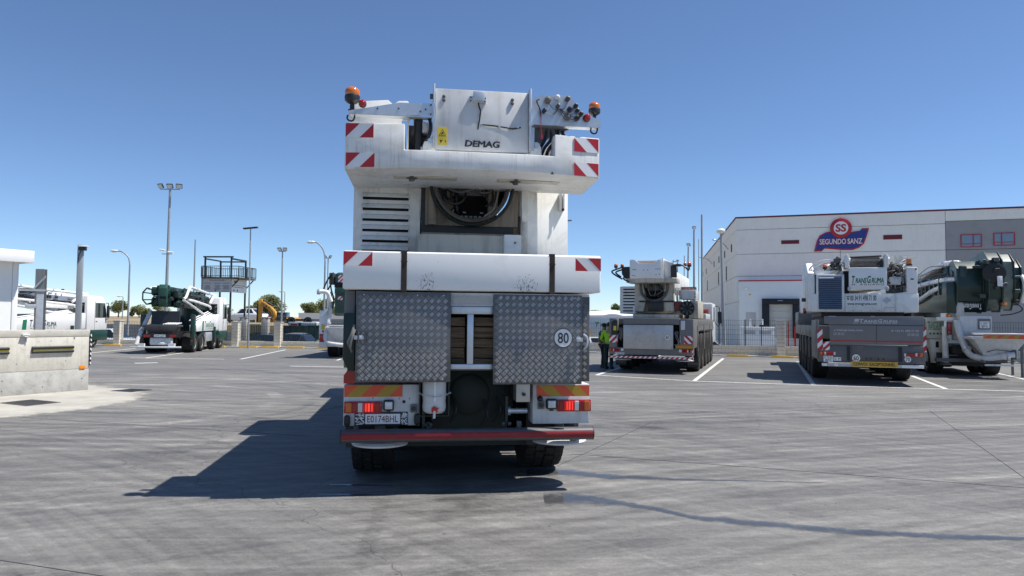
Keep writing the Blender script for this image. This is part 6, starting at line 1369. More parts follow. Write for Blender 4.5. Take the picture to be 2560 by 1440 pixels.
    # folded arms side by side, each with its own end plates and hinge pin
    for xa, xb, dy, z0, z1, mm in ((-.28, .50, .30, 2.26, 4.10, g), (.58, .96, -.10, 2.30, 4.36, g), (1.04, 1.34, .0, 2.36, 4.30, M['greyw2']), (1.41, 1.62, .2, 2.55, 4.10, g)):
        P_ = [(dy + .35, z0), (3.2, z0 + .1), (3.2, z1 - .35), (1.5, z1 - .05), (dy + .40, z1), (dy + .05, z1 - .28), (dy - .02, (z0 + z1) / 2), (dy + .06, z0 + .4)]
        MB().pr(P_, 'x', xa, xb).build('boom_arm', mm, t, bev=.012, ang=14)
        Q_ = [(dy + .30, z0 - .04), (1.0, z0 - .03), (1.25, (z0 + z1) / 2), (1.0, z1 + .0), (dy + .40, z1 + .04), (dy - .02, z1 - .27), (dy - .10, (z0 + z1) / 2), (dy - .02, z0 + .38)]
        for xx in (xa - .035, xb): MB().pr(Q_, 'x', xx, xx + .035).build('knuckle_plate', M['dgreen3'], t, bev=.008, ang=14)
        MB().cyl((xa - .07, dy + .42, z1 - .45), (xb + .05, dy + .42, z1 - .45), .11, 16).build('pin', M['steel'], t, smooth=True)
        MB().cyl((xa - .07, dy + .45, z0 + .5), (xb + .05, dy + .45, z0 + .5), .09, 16).build('pin', M['steel'], t, smooth=True)
    MB().pr([(-.30, 3.15), (-.24, 3.15), (-.20, 3.50), (-.26, 3.50)], 'x', .78, .93).build('white_bracket', M['clean'], t, bev=.01)
    MB().lathe([(.36, 0), (.36, -.03), (.30, -.05), (.02, -.05)], (.72, -.14, 3.62), 'y', 24).build('dark_disc', M['black'], t, smooth=True)
    pipe_run(t, [(1.66, .4, 3.6), (1.66, .05, 3.4), (1.66, -.05, 3.0), (1.62, .1, 2.6)], .07, 10, 'clean', ())
    for k in range(14):
        x_ = rk.uniform(.05, 1.35); z_ = rk.uniform(2.4, 4.1); MB().box(x_, x_ + rk.uniform(.05, .2), -.24, .1, z_, z_ + rk.uniform(.05, .18)).build('bracket', rk.choice((g, M['dgreen3'], M['black'], M['steel'])), t, bev=.008, seg=1)
    MB().cyl((.95, -.2, 2.55), (1.0, -.32, 2.55), .06, 10).build('amber_lamp', M['amber'], t)
    pipe_run(t, [(-.68, 8, 3.3), (-.70, 4, 3.36), (-.70, 2.0, 3.40), (-.60, 1.0, 3.42), (-.35, .6, 3.44), (.0, .5, 3.40)], .085, 10, 'clean', (((-.70, 3.2, 3.38), (-.70, 3.1, 3.38)), ((-.70, 2.0, 3.40), (-.69, 1.9, 3.40)), ((-.5, .8, 3.43), (-.42, .7, 3.435))))
    pipe_run(t, [(-.72, 7, 2.55), (-.72, 4, 2.75), (-.72, 2.2, 3.0), (-.62, 1.2, 3.16), (-.3, .7, 3.22)], .085, 10, 'clean', (((-.72, 3.4, 2.82), (-.72, 3.3, 2.83)), ((-.70, 2.0, 3.03), (-.69, 1.9, 3.05))))
    pipe_run(t, [(-.5, 4.0, 3.75), (-.48, 2.2, 3.95), (-.35, 1.5, 4.05), (-.1, 1.2, 4.08), (.05, 1.2, 4.05)], .10, 12, 'clean', (((-.36, 1.55, 4.04), (-.32, 1.45, 4.06)),))
    for k in range(5): MB().curve([(-.55, 6 - k * .5, 3.2 + k * .06), (-.64, 4 - k * .4, 3.5 + .05 * k), (-.6, 2.4 - k * .2, 3.62 + .04 * k), (-.45, 1.4, 3.6 + .05 * k)], .022, 6).build('hydraulic_hose', M['hose'], t, smooth=True)
    rng = random.Random(11)
    for k in range(16):
        z = rng.uniform(2.9, 3.9); y0_ = rng.uniform(.8, 1.6)
        MB().curve([(-.42, y0_, z), (-.58, y0_ + .8, z + rng.uniform(-.2, .15)), (-.66, y0_ + 2, z + rng.uniform(-.3, .1)), (-.66, y0_ + 4.5, z - rng.uniform(.1, .5))], rng.choice((.014, .02, .028)), 6, 4).build('hydraulic_hose', M[rng.choice(('hose', 'hose', 'steel', 'dgreen3'))], t, smooth=True)
    for k in range(6):
        y0_ = 1.0 + k * .6; MB().box(-.70, -.60, y0_, y0_ + .05, 2.9, 3.55).build('hose_bracket', M['dgreen3'], t)
    MB().cyl((-.45, 3.4, 2.72), (-.30, .9, 2.85), .12, 14).build('hydraulic_cylinder', g, t, smooth=True); MB().cyl((-.30, .9, 2.85), (-.22, .45, 2.88), .05, 12).build('cylinder_rod', M['galv'], t, smooth=True)
    MB().pr([(.35, 2.7), (.75, 2.6), (.95, 3.8), (.6, 3.95), (.3, 3.9)], 'x', -.20, .04).build('hinge_link', M['dgreen3'], t, bev=.04)
    for z in (3.85, 2.85): MB().cyl((-.24, .55, z), (.06, .55, z), .09, 14).build('pin', g, t, smooth=True)
    MB().box(-.32, -.05, .4, .9, 2.12, 2.72).build('boom_rest', M['greyw'], t, bev=.02)
    caps_logo(t, M['greyw'], -.22, .40, 2.36, 2.56, .13, flip=True)
    MB().curve([(1.3, -.3, 2.6), (1.45, -.4, 2.35), (1.2, -.3, 2.2), (.9, -.1, 2.15)], .02, 6).build('hose', M['hose'], t)
    MB().lathe([(.09, 0), (.09, .1), (.02, .13)], (-.52, .5, 2.08), 'z', 14).build('beacon', M['amber'], t, smooth=True)
    return t
M['cream2'] = mat('pale_cream_paint', (.58, .56, .48), .45, var=.05, dirt=((.3, .26, .2), .5, 2.0))
M['dgreen2'] = mat('boom_green', (.010, .034, .026), .35, var=.12, dirt=((.07, .07, .06), .5, 2.2), coat=.2)
M['dgreen3'] = mat('boom_green_dusty', (.022, .045, .038), .4, var=.12, dirt=((.09, .09, .08), .5, 2.2), coat=.2)
M['greyw2'] = mat('dusty_green_white', (.19, .225, .19), .45, var=.12, dirt=((.07, .08, .07), .7, 1.8))
pump_right()

def pump_generic(label, loc, yaw, cx_, body, boomm, boom2, axles, L, white=False, detail=True):
    t = thing('concrete_pump_truck', label, 'truck', loc, yaw)
    X = lambda v: v + cx_
    MB().box(X(-.45), X(.45), .3, L - .6, .78, 1.05).build('chassis', M['black'], t)
    for i, y in enumerate(axles):
        w = .55 if i < 2 else .33
        wheel(t, X(1.18 - w / 2), y, .5, w, 1, 'rim', 0, 28); wheel(t, X(-1.18 + w / 2), y, .5, w, -1, 'rim', 0, 28)
    c = cab(t, L - 2.0, L - .1, body, M['green']); c.parent = t
    for o in t.children:
        if o.name.startswith(('cab', 'mirror')): o.location.x = cx_
    sp = MB().pr([(1.3, 1.08), (L - 2.1, 1.08), (L - 2.1, 1.95), (4.0, 1.9), (1.3, 1.40)], 'x', X(.85), X(1.2)).build('side_panel', body, t, bev=.015)
    sp2 = MB().pr([(1.3, 1.08), (L - 2.1, 1.08), (L - 2.1, 1.95), (4.0, 1.9), (1.3, 1.40)], 'x', X(-1.2), X(-.85)).build('side_panel', body, t, bev=.015)
    caps_logo(sp, M['lgreen'] if not white else M['green'], 2.9, 4.9, 1.25, 1.62, X(1.2), '+x')
    for k in range(8): MB().box(X(1.2), X(1.204), 2.95 + k * .24, 3.10 + k * .24, 1.17, 1.2).build('logo_dash', M['ink'], sp)
    MB().pr([(2.35, 1.1), (2.65, 1.1), (2.7, 1.64), (2.42, 1.62)], 'x', X(1.2), X(1.204)).build('green_bar', M['lgreen'], sp)
    MB().box(X(.85), X(1.22), L - 2.9, L - 2.15, 1.1, 2.0).build('locker', body, t, bev=.02); MB().box(X(.8), X(1.2), axles[1] + .7, axles[2] - .6, .5, 1.0).build('fuel_tank', M['galv'], t, bev=.04)
    for k in range(6): MB().box(X(.95), X(1.2), axles[1] + .55, axles[1] + .68, .35 + k * .11, .38 + k * .11).build('step', M['galv'], t)
    # tubes stored along the panel
    for k in range(3): MB().cyl((X(.98 - k * .1), 1.5, 1.50 + .07 * k), (X(.98 - k * .1), L - 3.0, 2.02 + .06 * k), .035, 8).build('spare_pipe', body, t, smooth=True)
    legm = M['green'] if not white else M['dgreen']
    for x in (-1.2, 1.2):
        b = MB().box(X(x) - .11, X(x) + .11, .55, .80, .38, 1.95).build('outrigger_leg', legm, t, bev=.04); MB().cyl((X(x), .54, .62), (X(x), .525, .62), .05, 10).cyl((X(x), .54, 1.78), (X(x), .525, 1.78), .03, 10).build('reflector', M['redp'], b)
        MB().box(X(x) - .1, X(x) + .1, L - 3.4, L - 3.2, .4, 1.3).build('front_leg', legm, t, bev=.03)
    # hopper end
    hopper(t, X(0), 'steel', y=-.55)
    if white:
        text('transgruma.com', t, M['ink'], 2.6, 5.2, 2.62, 2.92, X(.61), face='+x')
    MB().box(X(-.78), X(.78), -.2, .1, 1.38, 1.44).build('hopper_grate', M['black'], t)
    for k in range(9): MB().cyl((X(.1) + k * .075, -.5, 1.45 + .01 * (k % 2)), (X(.1) + k * .075 + .1, .1, 1.52), .03, 7).build('grate_bar', M['greyw'], t)
    MB().pr([(.12, 1.45), (.16, 1.45), (.26, 2.12), (.22, 2.12)], 'x', X(-.65), X(.68)).build('splash_screen', M['blackp'], t)
    MB().box(X(-.8), X(.8), -.58, -.5, .80, .98).build('light_bar', M['black'], t); number_plate(t, '5479 LGW', X(-.26), X(.26), .83, .95, -.58, 'ink')
    for x in (-.75, .45): MB().box(X(x), X(x + .3), -.59, -.575, .83, .95).build('tail_lamp', M['redl'], t)
    MB().box(X(-.5), X(.5), -.5, -.1, .42, .82).build('valve_housing', M['greyw'], t, bev=.08); MB().sph((X(.1), -.5, .52), .16, 12, 1.4, .5, .6).build('washout_cover', M['clean'], t, smooth=True)
    MB().box(X(-1.3), X(1.05), -.78, -.70, .30, .38).build('under_run_bar', body, t, bev=.01)
    for x in (-.95, .45): MB().box(X(x), X(x + .3), -.76, -.6, .38, .52).build('bar_bracket', body, t)
    pipe_run(t, [(X(-.75), .4, 2.1), (X(-.85), -.1, 1.5), (X(-1.0), -.5, .8), (X(-1.05), -.65, .45)], .095, 10, 'greyw', (((X(-.93), -.3, 1.15), (X(-.95), -.35, 1.08)),))
    # boom pack, arms over the truck
    MB().cyl((X(0), L - 3.6, 1.0), (X(0), L - 3.6, 2.3), .5, 18).build('slewing_column', boomm, t)
    for xa, xb, z0, h0, z1, h1, ya, yb in ((-.62, -.30, 2.34, .46, 2.40, .34, -.05, L - 1.9), (-.60, -.28, 2.90, .42, 2.85, .30, -.15, L - 2.2), (-.20, .24, 2.32, 1.02, 2.40, .80, -.2, L - 2.5), (.32, .58, 2.30, .36, 2.22, .30, .25, L - 2.3), (.32, .58, 2.78, .50, 2.66, .34, .1, L - 2.0)):
        MB().pr([(ya, z0 + h0 * .25), (ya + .12, z0), (yb, z1), (yb, z1 + h1), (ya + .8, z0 + h0), (ya + .12, z0 + h0), (ya, z0 + h0 * .75)], 'x', X(xa), X(xb)).build('boom_arm', boomm, t, bev=.015)
    MB().box(X(.30), X(.50), .5, L - 2.4, 2.62, 2.80).build('arm_gap_shade', M['darkv'], t)  # black box standing in for the shade between the arms
    rb = random.Random(8)
    for k in range(26):
        y_ = rb.uniform(.2, L - 2.6); z_ = rb.uniform(2.3, 3.25); h_ = rb.uniform(.05, .22)
        MB().box(X(.58), X(.58 + rb.uniform(.04, .14)), y_, y_ + rb.uniform(.05, .35), z_, z_ + h_).build('bracket', rb.choice((boomm, boomm, M['black'], M['steel'])), t, bev=.008, seg=1)
    for k in range(12):
        x_ = rb.uniform(-.6, .55); z_ = rb.uniform(2.4, 3.3)
        MB().box(X(x_), X(x_ + rb.uniform(.04, .16)), -.30, -.02, z_, z_ + rb.uniform(.05, .2)).build('bracket', rb.choice((boomm, M['black'], M['steel'])), t, bev=.008, seg=1)
    MB().pr([(-.45, 2.55), (-.3, 2.35), (.1, 2.35), (.1, 3.40), (-.3, 3.44), (-.45, 3.25)], 'x', X(-.18), X(.22)).build('boom_knuckle', boom2, t, bev=.03)
    MB().box(X(-.1), X(.2), -.47, -.44, 2.72, 2.84).build('slot', M['darkv'], t)
    rng = random.Random(int(loc[0] * 10))
    for k in range(7):
        a = 2 * math.pi * k / 7; MB().tube([(X(-.75) + .28 * math.cos(a), -.1, 2.85 + .42 * math.sin(a)), (X(-.75) + .28 * math.cos(a + .9), -.1, 2.85 + .42 * math.sin(a + .9))], .035, 7).tube([(X(-.75) + .28 * math.cos(a), -.1, 2.85 + .42 * math.sin(a)), (X(-.60) + .2 * math.cos(a), .9, 2.85 + .35 * math.sin(a))], .028, 7).build('reel_frame', boomm, t)
    for k in range(10):
        z = rng.uniform(2.4, 3.2); MB().curve([(X(.62), .6 + rng.uniform(0, 1), z), (X(.66), 2 + rng.uniform(0, 1), z + rng.uniform(-.2, .1)), (X(.64), 4, z + rng.uniform(-.2, .1))], .022, 6).build('hydraulic_hose', M['hose'], t)
    pipe_run(t, [(X(.70), .7, 2.75), (X(.75), .9, 2.85), (X(.78), 1.2, 3.2), (X(.78), 1.5, 3.38), (X(.78), 2.2, 3.36), (X(.78), 4.5, 3.22), (X(.78), L - 1.4, 3.1)], .07, 10, 'clean', (((X(.78), 2.6, 3.33), (X(.78), 2.7, 3.33)), ((X(.78), 5, 3.19), (X(.78), 5.1, 3.19))))
    pipe_run(t, [(X(.72), 1.4, 2.72), (X(.80), 2.5, 2.66), (X(.80), L - 2.8, 2.45), (X(.78), L - 2.5, 2.3)], .066, 10, 'clean'); pipe_run(t, [(X(.72), .6, 2.68), (X(.82), 1.6, 2.45), (X(.82), L - 3.8, 1.95)], .06, 10, 'greyw')
    pipe_run(t, [(X(.78), L - 2.0, 3.1), (X(.80), L - 2.3, 2.85), (X(.80), L - 2.7, 2.62)], .07, 10, 'clean')
    pipe_run(t, [(X(-.72), -.1, 3.22), (X(-.74), .6, 3.30), (X(-.6), 1.4, 3.36)], .066, 10, 'clean')
    return t
GB2 = mat('boom_bright_green', (.016, .075, .05), .4, var=.1, dirt=((.07, .09, .07), .4, 3))
pump_generic('white concrete pump truck with a dark green folded boom, parked left of the platform tower', (-17.09, 35.6, 0), 9.0, -.30, M['clean'], mat('boom_dark_green', (.006, .034, .025), .4, var=.15, dirt=((.05, .06, .05), .5, 3)), GB2, (1.25, 2.55, 5.1, 6.5), 8.1)
pump_generic('concrete pump truck with an all white folded boom behind the parapet', (-25.75, 33.2, 0), -2.5, 0, M['clean'], M['clean'], M['clean'], (1.4, 2.75, 6.2, 8.0), 9.4, True)
def pump_hidden():
    t = thing('concrete_pump_truck', 'green boom concrete pump truck half hidden by the left side of the main crane', 'truck', (-7.55, 33.0, 0), 4)
    MB().box(-.5, .5, .3, 8, .78, 1.1).build('chassis', M['black'], t)
    for y in (1.4, 2.75, 6.4): wheel(t, .9, y, .5, .5, 1); wheel(t, -.9, y, .5, .5, -1)
    cab(t, 7.0, 8.9, M['clean'], M['green'])
    MB().box(-1.42, -1.05, .3, .6, .45, 2.2).build('rear_panel', M['clean'], t, bev=.02); MB().box(-1.32, -1.15, .29, .3, 1.3, 1.55).build('notice', M['yellow'], t); MB().cyl((-1.24, .3, 1.22), (-1.24, .28, 1.22), .05, 10).build('red_marker', M['redl'], t)
    MB().box(-1.40, -1.12, .28, .31, .72, 1.1).build('tail_lamp', M['redl'], t, bev=.02)
    MB().box(-1.35, -.3, .35, .9, .5, 1.2).build('body', M['white'], t, bev=.03); hopper(t, -.15, 'greyw', y=-.5); MB().pr([(-.9, -.5), (.6, -.5), (.5, .2), (-.75, .2)], 'z', 1.46, 1.52).build('hopper_lid', M['greyw'], t, bev=.02)
    pipe_run(t, [(-.95, .2, 3.05), (-.9, .1, 2.6), (-.85, 0, 2.2), (-.92, -.1, 1.7), (-1.0, -.3, 1.0), (-.85, -.45, .72), (-.3, -.55, .62), (.2, -.55, .62)], .10, 12, 'greyw', (((-.92, -.12, 1.65), (-.93, -.14, 1.58)), ((-.88, .03, 2.35), (-.88, .02, 2.28))))
    MB().pr([(-1.2, 1.9), (-.95, 2.2), (-.95, 2.3), (-1.35, 1.95)], 'y', -.2, -.1).build('strut', M['clean'], t)
    pipe_run(t, [(-1.35, -.3, 3.05), (-1.1, -.3, 3.05), (-.95, -.3, 3.0), (-.88, -.25, 2.8), (-.8, -.2, 2.6)], .10, 12, 'clean', (((-1.36, -.3, 3.05), (-1.30, -.3, 3.05)),))
    MB().lathe([(.13, 0), (.13, .05), (.10, .05)], (-1.42, -.3, 3.05), 'x', 16).build('pipe_mouth', M['galv'], t)
    MB().pr([(-.1, 2.1), (0, 1.95), (7, 2.1), (7, 3.0), (.5, 4.0), (-.1, 3.9)], 'x', -.66, .3).build('boom_arm', M['green'], t, bev=.05); MB().box(-.66, -.1, -.22, -.11, 2.95, 3.25).build('boom_knuckle', M['green'], t, bev=.08); MB().box(-.68, -.2, -.14, -.1, 3.26, 3.5).build('slot', M['darkv'], t)
    stripes(t, 'hazard_board', -.52, -.3, 3.5, 3.85, -.104, M['rwhite'], M['red'], .09, 1); stripes(t, 'hazard_board', -.52, -.3, 2.68, 2.85, -.104, M['rwhite'], M['red'], .09, 1)
    for pts in ([(-1.2, .0, 3.2), (-.95, -.1, 3.7), (-.75, 0, 3.95)], [(-1.0, -.1, 3.1), (-.82, -.1, 3.5), (-.8, 0, 3.9)], [(-.8, -.1, 3.9), (-.85, -.1, 3.3), (-.7, -.1, 2.7), (-.75, -.1, 2.3)]): MB().curve(pts, .035, 7).build('hydraulic_hose', M['hose'], t, smooth=True)
    MB().box(-.95, -.72, -.05, .4, 3.4, 3.95).build('rope_pulley', M['steel'], t, bev=.04)
    return t
pump_hidden()
# ------------------------------------------------------------------ parked cars
def car(label, loc, yaw, paint, H=1.45, L=4.4, hatch=False):
    t = thing('parked_car', label, 'car', loc, yaw)
    hw = .88; zb = .62 * H
    # lower body as a loft along the length (y forward)
    secs = [(-L / 2, .55, .70, .30), (-L / 2 + .12, .80, .92, .22), (-L / 2 + .6, .87, .98, .2), (-.6, .885, .98, .2), (.9, .885, .95, .2), (L / 2 - .7, .86, .86, .2), (L / 2 - .15, .76, .74, .22), (L / 2, .60, .60, .30)]
    b = MB(); n = 8; vs_ = []
    for y, w, zt, z0 in secs:
        zt *= H / 1.45; vs_ += [(-w * .92, y, z0), (-w, y, z0 + .15), (-w, y, zt - .14), (-w * .90, y, zt), (w * .90, y, zt), (w, y, zt - .14), (w, y, z0 + .15), (w * .92, y, z0)]
    fs = [list(range(n))[::-1], [len(secs) * n - n + i for i in range(n)]]
    for j in range(len(secs) - 1): fs += [(j * n + i, j * n + (i + 1) % n, (j + 1) * n + (i + 1) % n, (j + 1) * n + i) for i in range(n)]
    b.add(vs_, fs).build('body', paint, t, bev=.03, seg=2)
    ry0, ry1 = (-L / 2 + .35, .85); ty0, ty1 = ((-L / 2 + .75) if hatch else -1.15, .12)
    z0, z1 = .92 * H / 1.45, H
    q = lambda y, w, z: [(-w, y, z), (w, y, z)]
    A = [(-.80, ry0, z0), (.80, ry0, z0), (.80, ry1, z0), (-.80, ry1, z0), (-.60, ty0, z1 - .05), (.60, ty0, z1 - .05), (.60, ty1, z1 - .03), (-.60, ty1, z1 - .03), (-.57, ty0 + .35, z1), (.57, ty0 + .35, z1), (.57, ty1 - .3, z1), (-.57, ty1 - .3, z1)]
    c = MB().add(A, [(0, 1, 5, 4), (1, 2, 6, 5), (2, 3, 7, 6), (3, 0, 4, 7), (4, 5, 9, 8), (5, 6, 10, 9), (6, 7, 11, 10), (7, 4, 8, 11), (8, 9, 10, 11)]).build('cabin', paint, t, bev=.03)
    def pane(name, a, b_, c_, d, k=.10, o=.012):
        P = [Vector(p) for p in (a, b_, c_, d)]; m = sum(P, Vector()) / 4; nn = (P[1] - P[0]).cross(P[3] - P[0]).normalized()
        if nn.dot(m - Vector((0, -.3, .9))) < 0: nn = -nn
        P = [p.lerp(m, k) + nn * o for p in P]; MB().add([tuple(p) for p in P], [(0, 1, 2, 3)]).build(name, M['glass'], c)
    pane('windscreen', A[2], A[3], A[7], A[6]); pane('rear_window', A[0], A[1], A[5], A[4])
    for s in (0, 1):
        a, b_, c_, d = (A[1], A[2], A[6], A[5]) if s else (A[0], A[3], A[7], A[4])
        a, b_, c_, d = [Vector(v) for v in (a, b_, c_, d)]
        pane('side_window', a.lerp(b_, .12), a.lerp(b_, .48), d.lerp(c_, .48), d.lerp(c_, .03), .06); pane('side_window', a.lerp(b_, .52), a.lerp(b_, .93), d.lerp(c_, .99), d.lerp(c_, .52), .06)
    for y in (-L / 2 + .85, L / 2 - .85): wheel(t, .76, y, .32, .22, 1, 'rim', 0, 22); wheel(t, -.76, y, .32, .22, -1, 'rim', 0, 22)
    for s in (-1, 1):
        MB().box(min(s * .5, s * .82), max(s * .5, s * .82), -L / 2 - .01, -L / 2 + .1, .62, .78).build('tail_lamp', M['redl'], t, bev=.02); MB().box(min(s * .45, s * .78), max(s * .45, s * .78), L / 2 - .12, L / 2 + .005, .55, .66).build('headlamp', M['clear'], t, bev=.02)
        MB().box(min(s * .86, s * 1.02), max(s * .86, s * 1.02), .62, .72, .92, 1.05).build('mirror', paint, t, bev=.03)
    return t
CP = {k: mat('car_' + k, c, .25, mt, var=.03, coat=.6) for k, c, mt in (('white', (.72, .73, .73), 0), ('black', (.012, .013, .015), 0), ('navy', (.02, .028, .045), .2), ('silver', (.48, .48, .47), .5), ('dark', (.02, .022, .024), 0))}
car('white parked hatchback behind the fence, left of the green boomed pump truck', (-26.1, 46.6, -.7), -84, CP['white'], 1.72, 4.3, True)
car('dark parked car behind the fence beside the hopper of the pump truck', (-22.6, 47.3, -.7), 80, CP['dark'], 1.4)
car('black parked saloon behind the fence below the excavator arm', (-16.6, 47.0, -.7), 86, CP['black'], 1.42, 4.5)
car('dark blue parked car with a red tail lamp right of the block pillar', (-14.9, 47.4, -.7), 78, CP['navy'], 1.46, 4.3, True)
car('silver parked saloon with its bonnet to the right below the green skip', (-14.6, 50.2, -.7), -84, CP['silver'], 1.48)
car('black parked car with a long sloping windscreen next to the half hidden pump truck', (-11.0, 46.2, -.7), 84, CP['black'], 1.42, 4.6)
car('white parked estate car behind the two workers', (5.6, 44.2, -.7), -100, CP['white'], 1.52, 4.5, True)
car('silver parked car whose bonnet shows right of the middle crane', (12.2, 42.9, -.7), -112, CP['silver'], 1.42)
car('white parked car behind the right block wall, next to the block pillar', (18.0, 42.6, -.7), 70, CP['white'], 1.62, 4.4, True)
car('pale distant pick up on the raised field left of the excavator', (-27.6, 74, 1.25), 70, CP['white'], 1.5, 4.5)

# ------------------------------------------------------------------ skip, upturned trailer, white boxes, excavator, tarpaulin trailer
t = thing('waste_skip', 'dark green steel skip container across the street below two upturned wheels', 'skip', (-15.15, 50.9, -.7))
MB().pr([(-1.3, .15), (1.2, .15), (1.35, 1.95), (-1.4, 1.95)], 'y', 0, 1.6).build('tub', M['dgreen'], t, bev=.03)
for k in range(6): MB().box(-1.2 + k * .45, -1.12 + k * .45, -.06, .0, .2, 1.9).build('rib', M['dgreen'], t)
MB().box(-1.45, 1.4, -.06, .02, 1.9, 1.98).build('rim_rail', M['dgreen'], t); stripes(t, 'hazard_board', -.1, .02, .9, 1.35, -.062, M['rwhite'], M['red'], .1, 1)
t = thing('upturned_trailer', 'small white trailer lying upside down with two wheels in the air', 'trailer', (-15.15, 51.2, 1.28))
MB().box(-.95, 1.1, 0, 1.2, .0, .28).build('body', M['greyw'], t, bev=.05); MB().box(-.2, .0, -.02, .0, -.2, .2).build('bracket', M['dsteel'], t); MB().box(-.75, -.3, -.02, .0, .02, .12).build('lamp_board', M['redl'], t)
for x in (-.75, .45): o = wheel(t, 0, 0, .31, .18, 1, 'rim', 0, 22); o.location = (x, .1, .32); o.rotation_euler = (0, 0, R(-90))
for x0, w, h, wh in ((-21.6, 2.4, .72, 'left and taller of two'), (-19.15, 3.2, .52, 'right and lower of two')):
    t = thing('white_shed', 'plain white flat roofed shed far across the street, ' + wh, 'shed', (x0, 72, 1.3)); MB().box(0, w, 0, 2, 0, h + .25).build('walls', M['clean'], t); MB().box(-.04, w + .04, -.05, 2.05, h + .25, h + .31).build('roof', M['clean'], t)
t = thing('site_cabin', 'long low grey cabin roof behind the skip', 'cabin', (-19.2, 58, .3)); MB().box(0, 4.6, 0, 2, 0, 1.35).build('walls', M['greym'], t); MB().box(-.1, 4.7, -.1, 2.1, 1.35, 1.45).build('roof', M['dsteel'], t)
def excavator():
    t = thing('excavator', 'yellow excavator arm rising above the block wall across the street', 'excavator', (-22.0, 62, 1.25), 0)
    MB().pr([(.42, .2), (.75, .05), (1.62, .15), (1.66, .45), (1.42, 1.1), (1.05, 1.5), (.42, 1.98), (.22, 1.98), (.2, 1.8), (.55, 1.5), (1.0, 1.08), (1.18, .55)], 'y', -.25, .25).build('boom', M['exc'], t, bev=.03)
    MB().pr([(-.16, 1.9), (.0, 2.18), (.22, 2.2), (.3, 2.0), (.22, 1.4), (.10, .0), (-.10, .0), (-.12, 1.2)], 'y', -.2, .2).build('stick', M['exc'], t, bev=.03)
    MB().pr([(-.22, -.3), (-.05, -.3), (-.06, 1.75), (-.18, 1.75)], 'y', -.22, .22).build('hammer', M['black'], t, bev=.02)
    MB().cyl((.25, 0, 2.1), (1.15, 0, 1.62), .09, 12).build('hydraulic_cylinder', M['black'], t, smooth=True); MB().cyl((1.25, -.3, .3), (.8, -.3, 1.15), .07, 10).build('hydraulic_cylinder', M['black'], t, smooth=True)
    for x, z in ((.62, 1.58), (.85, 1.43)): MB().box(x, x + .11, -.26, -.25, z - .1, z + .1).build('sticker', M['black'], t)
    b = MB().box(1.4, 3.3, -.8, 1.2, -.2, .55).build('engine_house', M['exc'], t, bev=.05); MB().box(1.75, 2.6, -.85, .2, .2, 1.05).build('operator_cab', M['glass'], t, bev=.05)
    MB().box(1.0, 3.6, -1.0, -.5, -1.3, -.4).box(1.0, 3.6, .7, 1.2, -1.3, -.4).build('track', M['black'], t, bev=.2)
    MB().curve([(.2, -.26, 1.9), (.6, -.3, 1.65), (1.1, -.3, 1.25), (1.35, -.28, .7)], .025, 6).build('hose', M['hose'], t); return t
excavator()
t = thing('tarpaulin_trailer', 'white tarpaulin box trailer with green lettering behind the two workers', 'trailer', (5.6, 55, -.7), -4)
MB().box(0, 7.5, 0, 2.4, 1.1, 2.75).build('box', mat('blue_white_panel', (.46, .53, .60), .5, var=.04), t, bev=.02)
cv = MB(); prof = [(0, 2.76), (0, 3.0), (.4, 3.28), (1.2, 3.34), (2.0, 3.28), (2.4, 3.0), (2.4, 2.76)]; vs_ = []
for i in range(16):
    sag = -.06 * math.sin(i * 1.1) - .05 * (i % 3 == 0); vs_ += [(i * .5, y, z + (sag if 0 < k < 6 else 0)) for k, (y, z) in enumerate(prof)]
cv.add(vs_, [(i * 7 + k, i * 7 + k + 1, i * 7 + k + 8, i * 7 + k + 7) for i in range(15) for k in range(6)] + [list(range(7)), list(range(105, 112))]).build('tarpaulin', M['clean'], t, smooth=True)
caps_logo(t, M['lgreen'], .85, 4.2, 2.05, 2.42, -.002); text('www.transgruma.com', t, M['lgreen'], 1.3, 3.6, 1.78, 1.9, -.002)
MB().box(0, 7.5, .1, 2.3, .8, 1.1).build('chassis', M['dsteel'], t)
for y in (5, 6.2): 
    o = wheel(t, 0, 0, .45, .3, 1, 'rim', 0, 22); o.location = (y, .15, .45); o.rotation_euler = (0, 0, R(-90))
t = thing('ribbed_container', 'cream ribbed container at the right edge behind the rightmost pump truck', 'container', (25.2, 33.5, 0), -17)
MB().box(0, 6, 0, 2.4, .1, 2.55).build('core', M['cream2'], t)
for k in range(20): MB().box(.05 + k * .3, .2 + k * .3, -.035, .0, .2, 2.45).build('rib', M['cream2'], t)
MB().box(-.02, 6.02, -.05, .0, 2.45, 2.58).box(-.02, 6.02, -.05, .0, .08, .2).build('edge_rail', M['cream2'], t)
t = thing('steel_stillage', 'grey steel stillage with rungs on the ground at the right edge', 'stillage', (17.9, 25.0, 0), -17)
for x in (0, 1.1): MB().box(x, x + .07, 0, .07, 0, 1.35).build('post', M['greym'], t); MB().box(x, x + .07, .9, .97, 0, 1.35).build('post', M['greym'], t)
for z in (.2, .55, .9, 1.28): MB().box(.075, 1.095, .01, .06, z, z + .06).build('rung', M['galv'], t)
MB().curve([(.1, -.02, 1.3), (.3, -.1, 1.5), (.7, -.05, 1.35), (.9, -.02, 1.1)], .03, 7).build('hose', M['hose'], t, smooth=True)

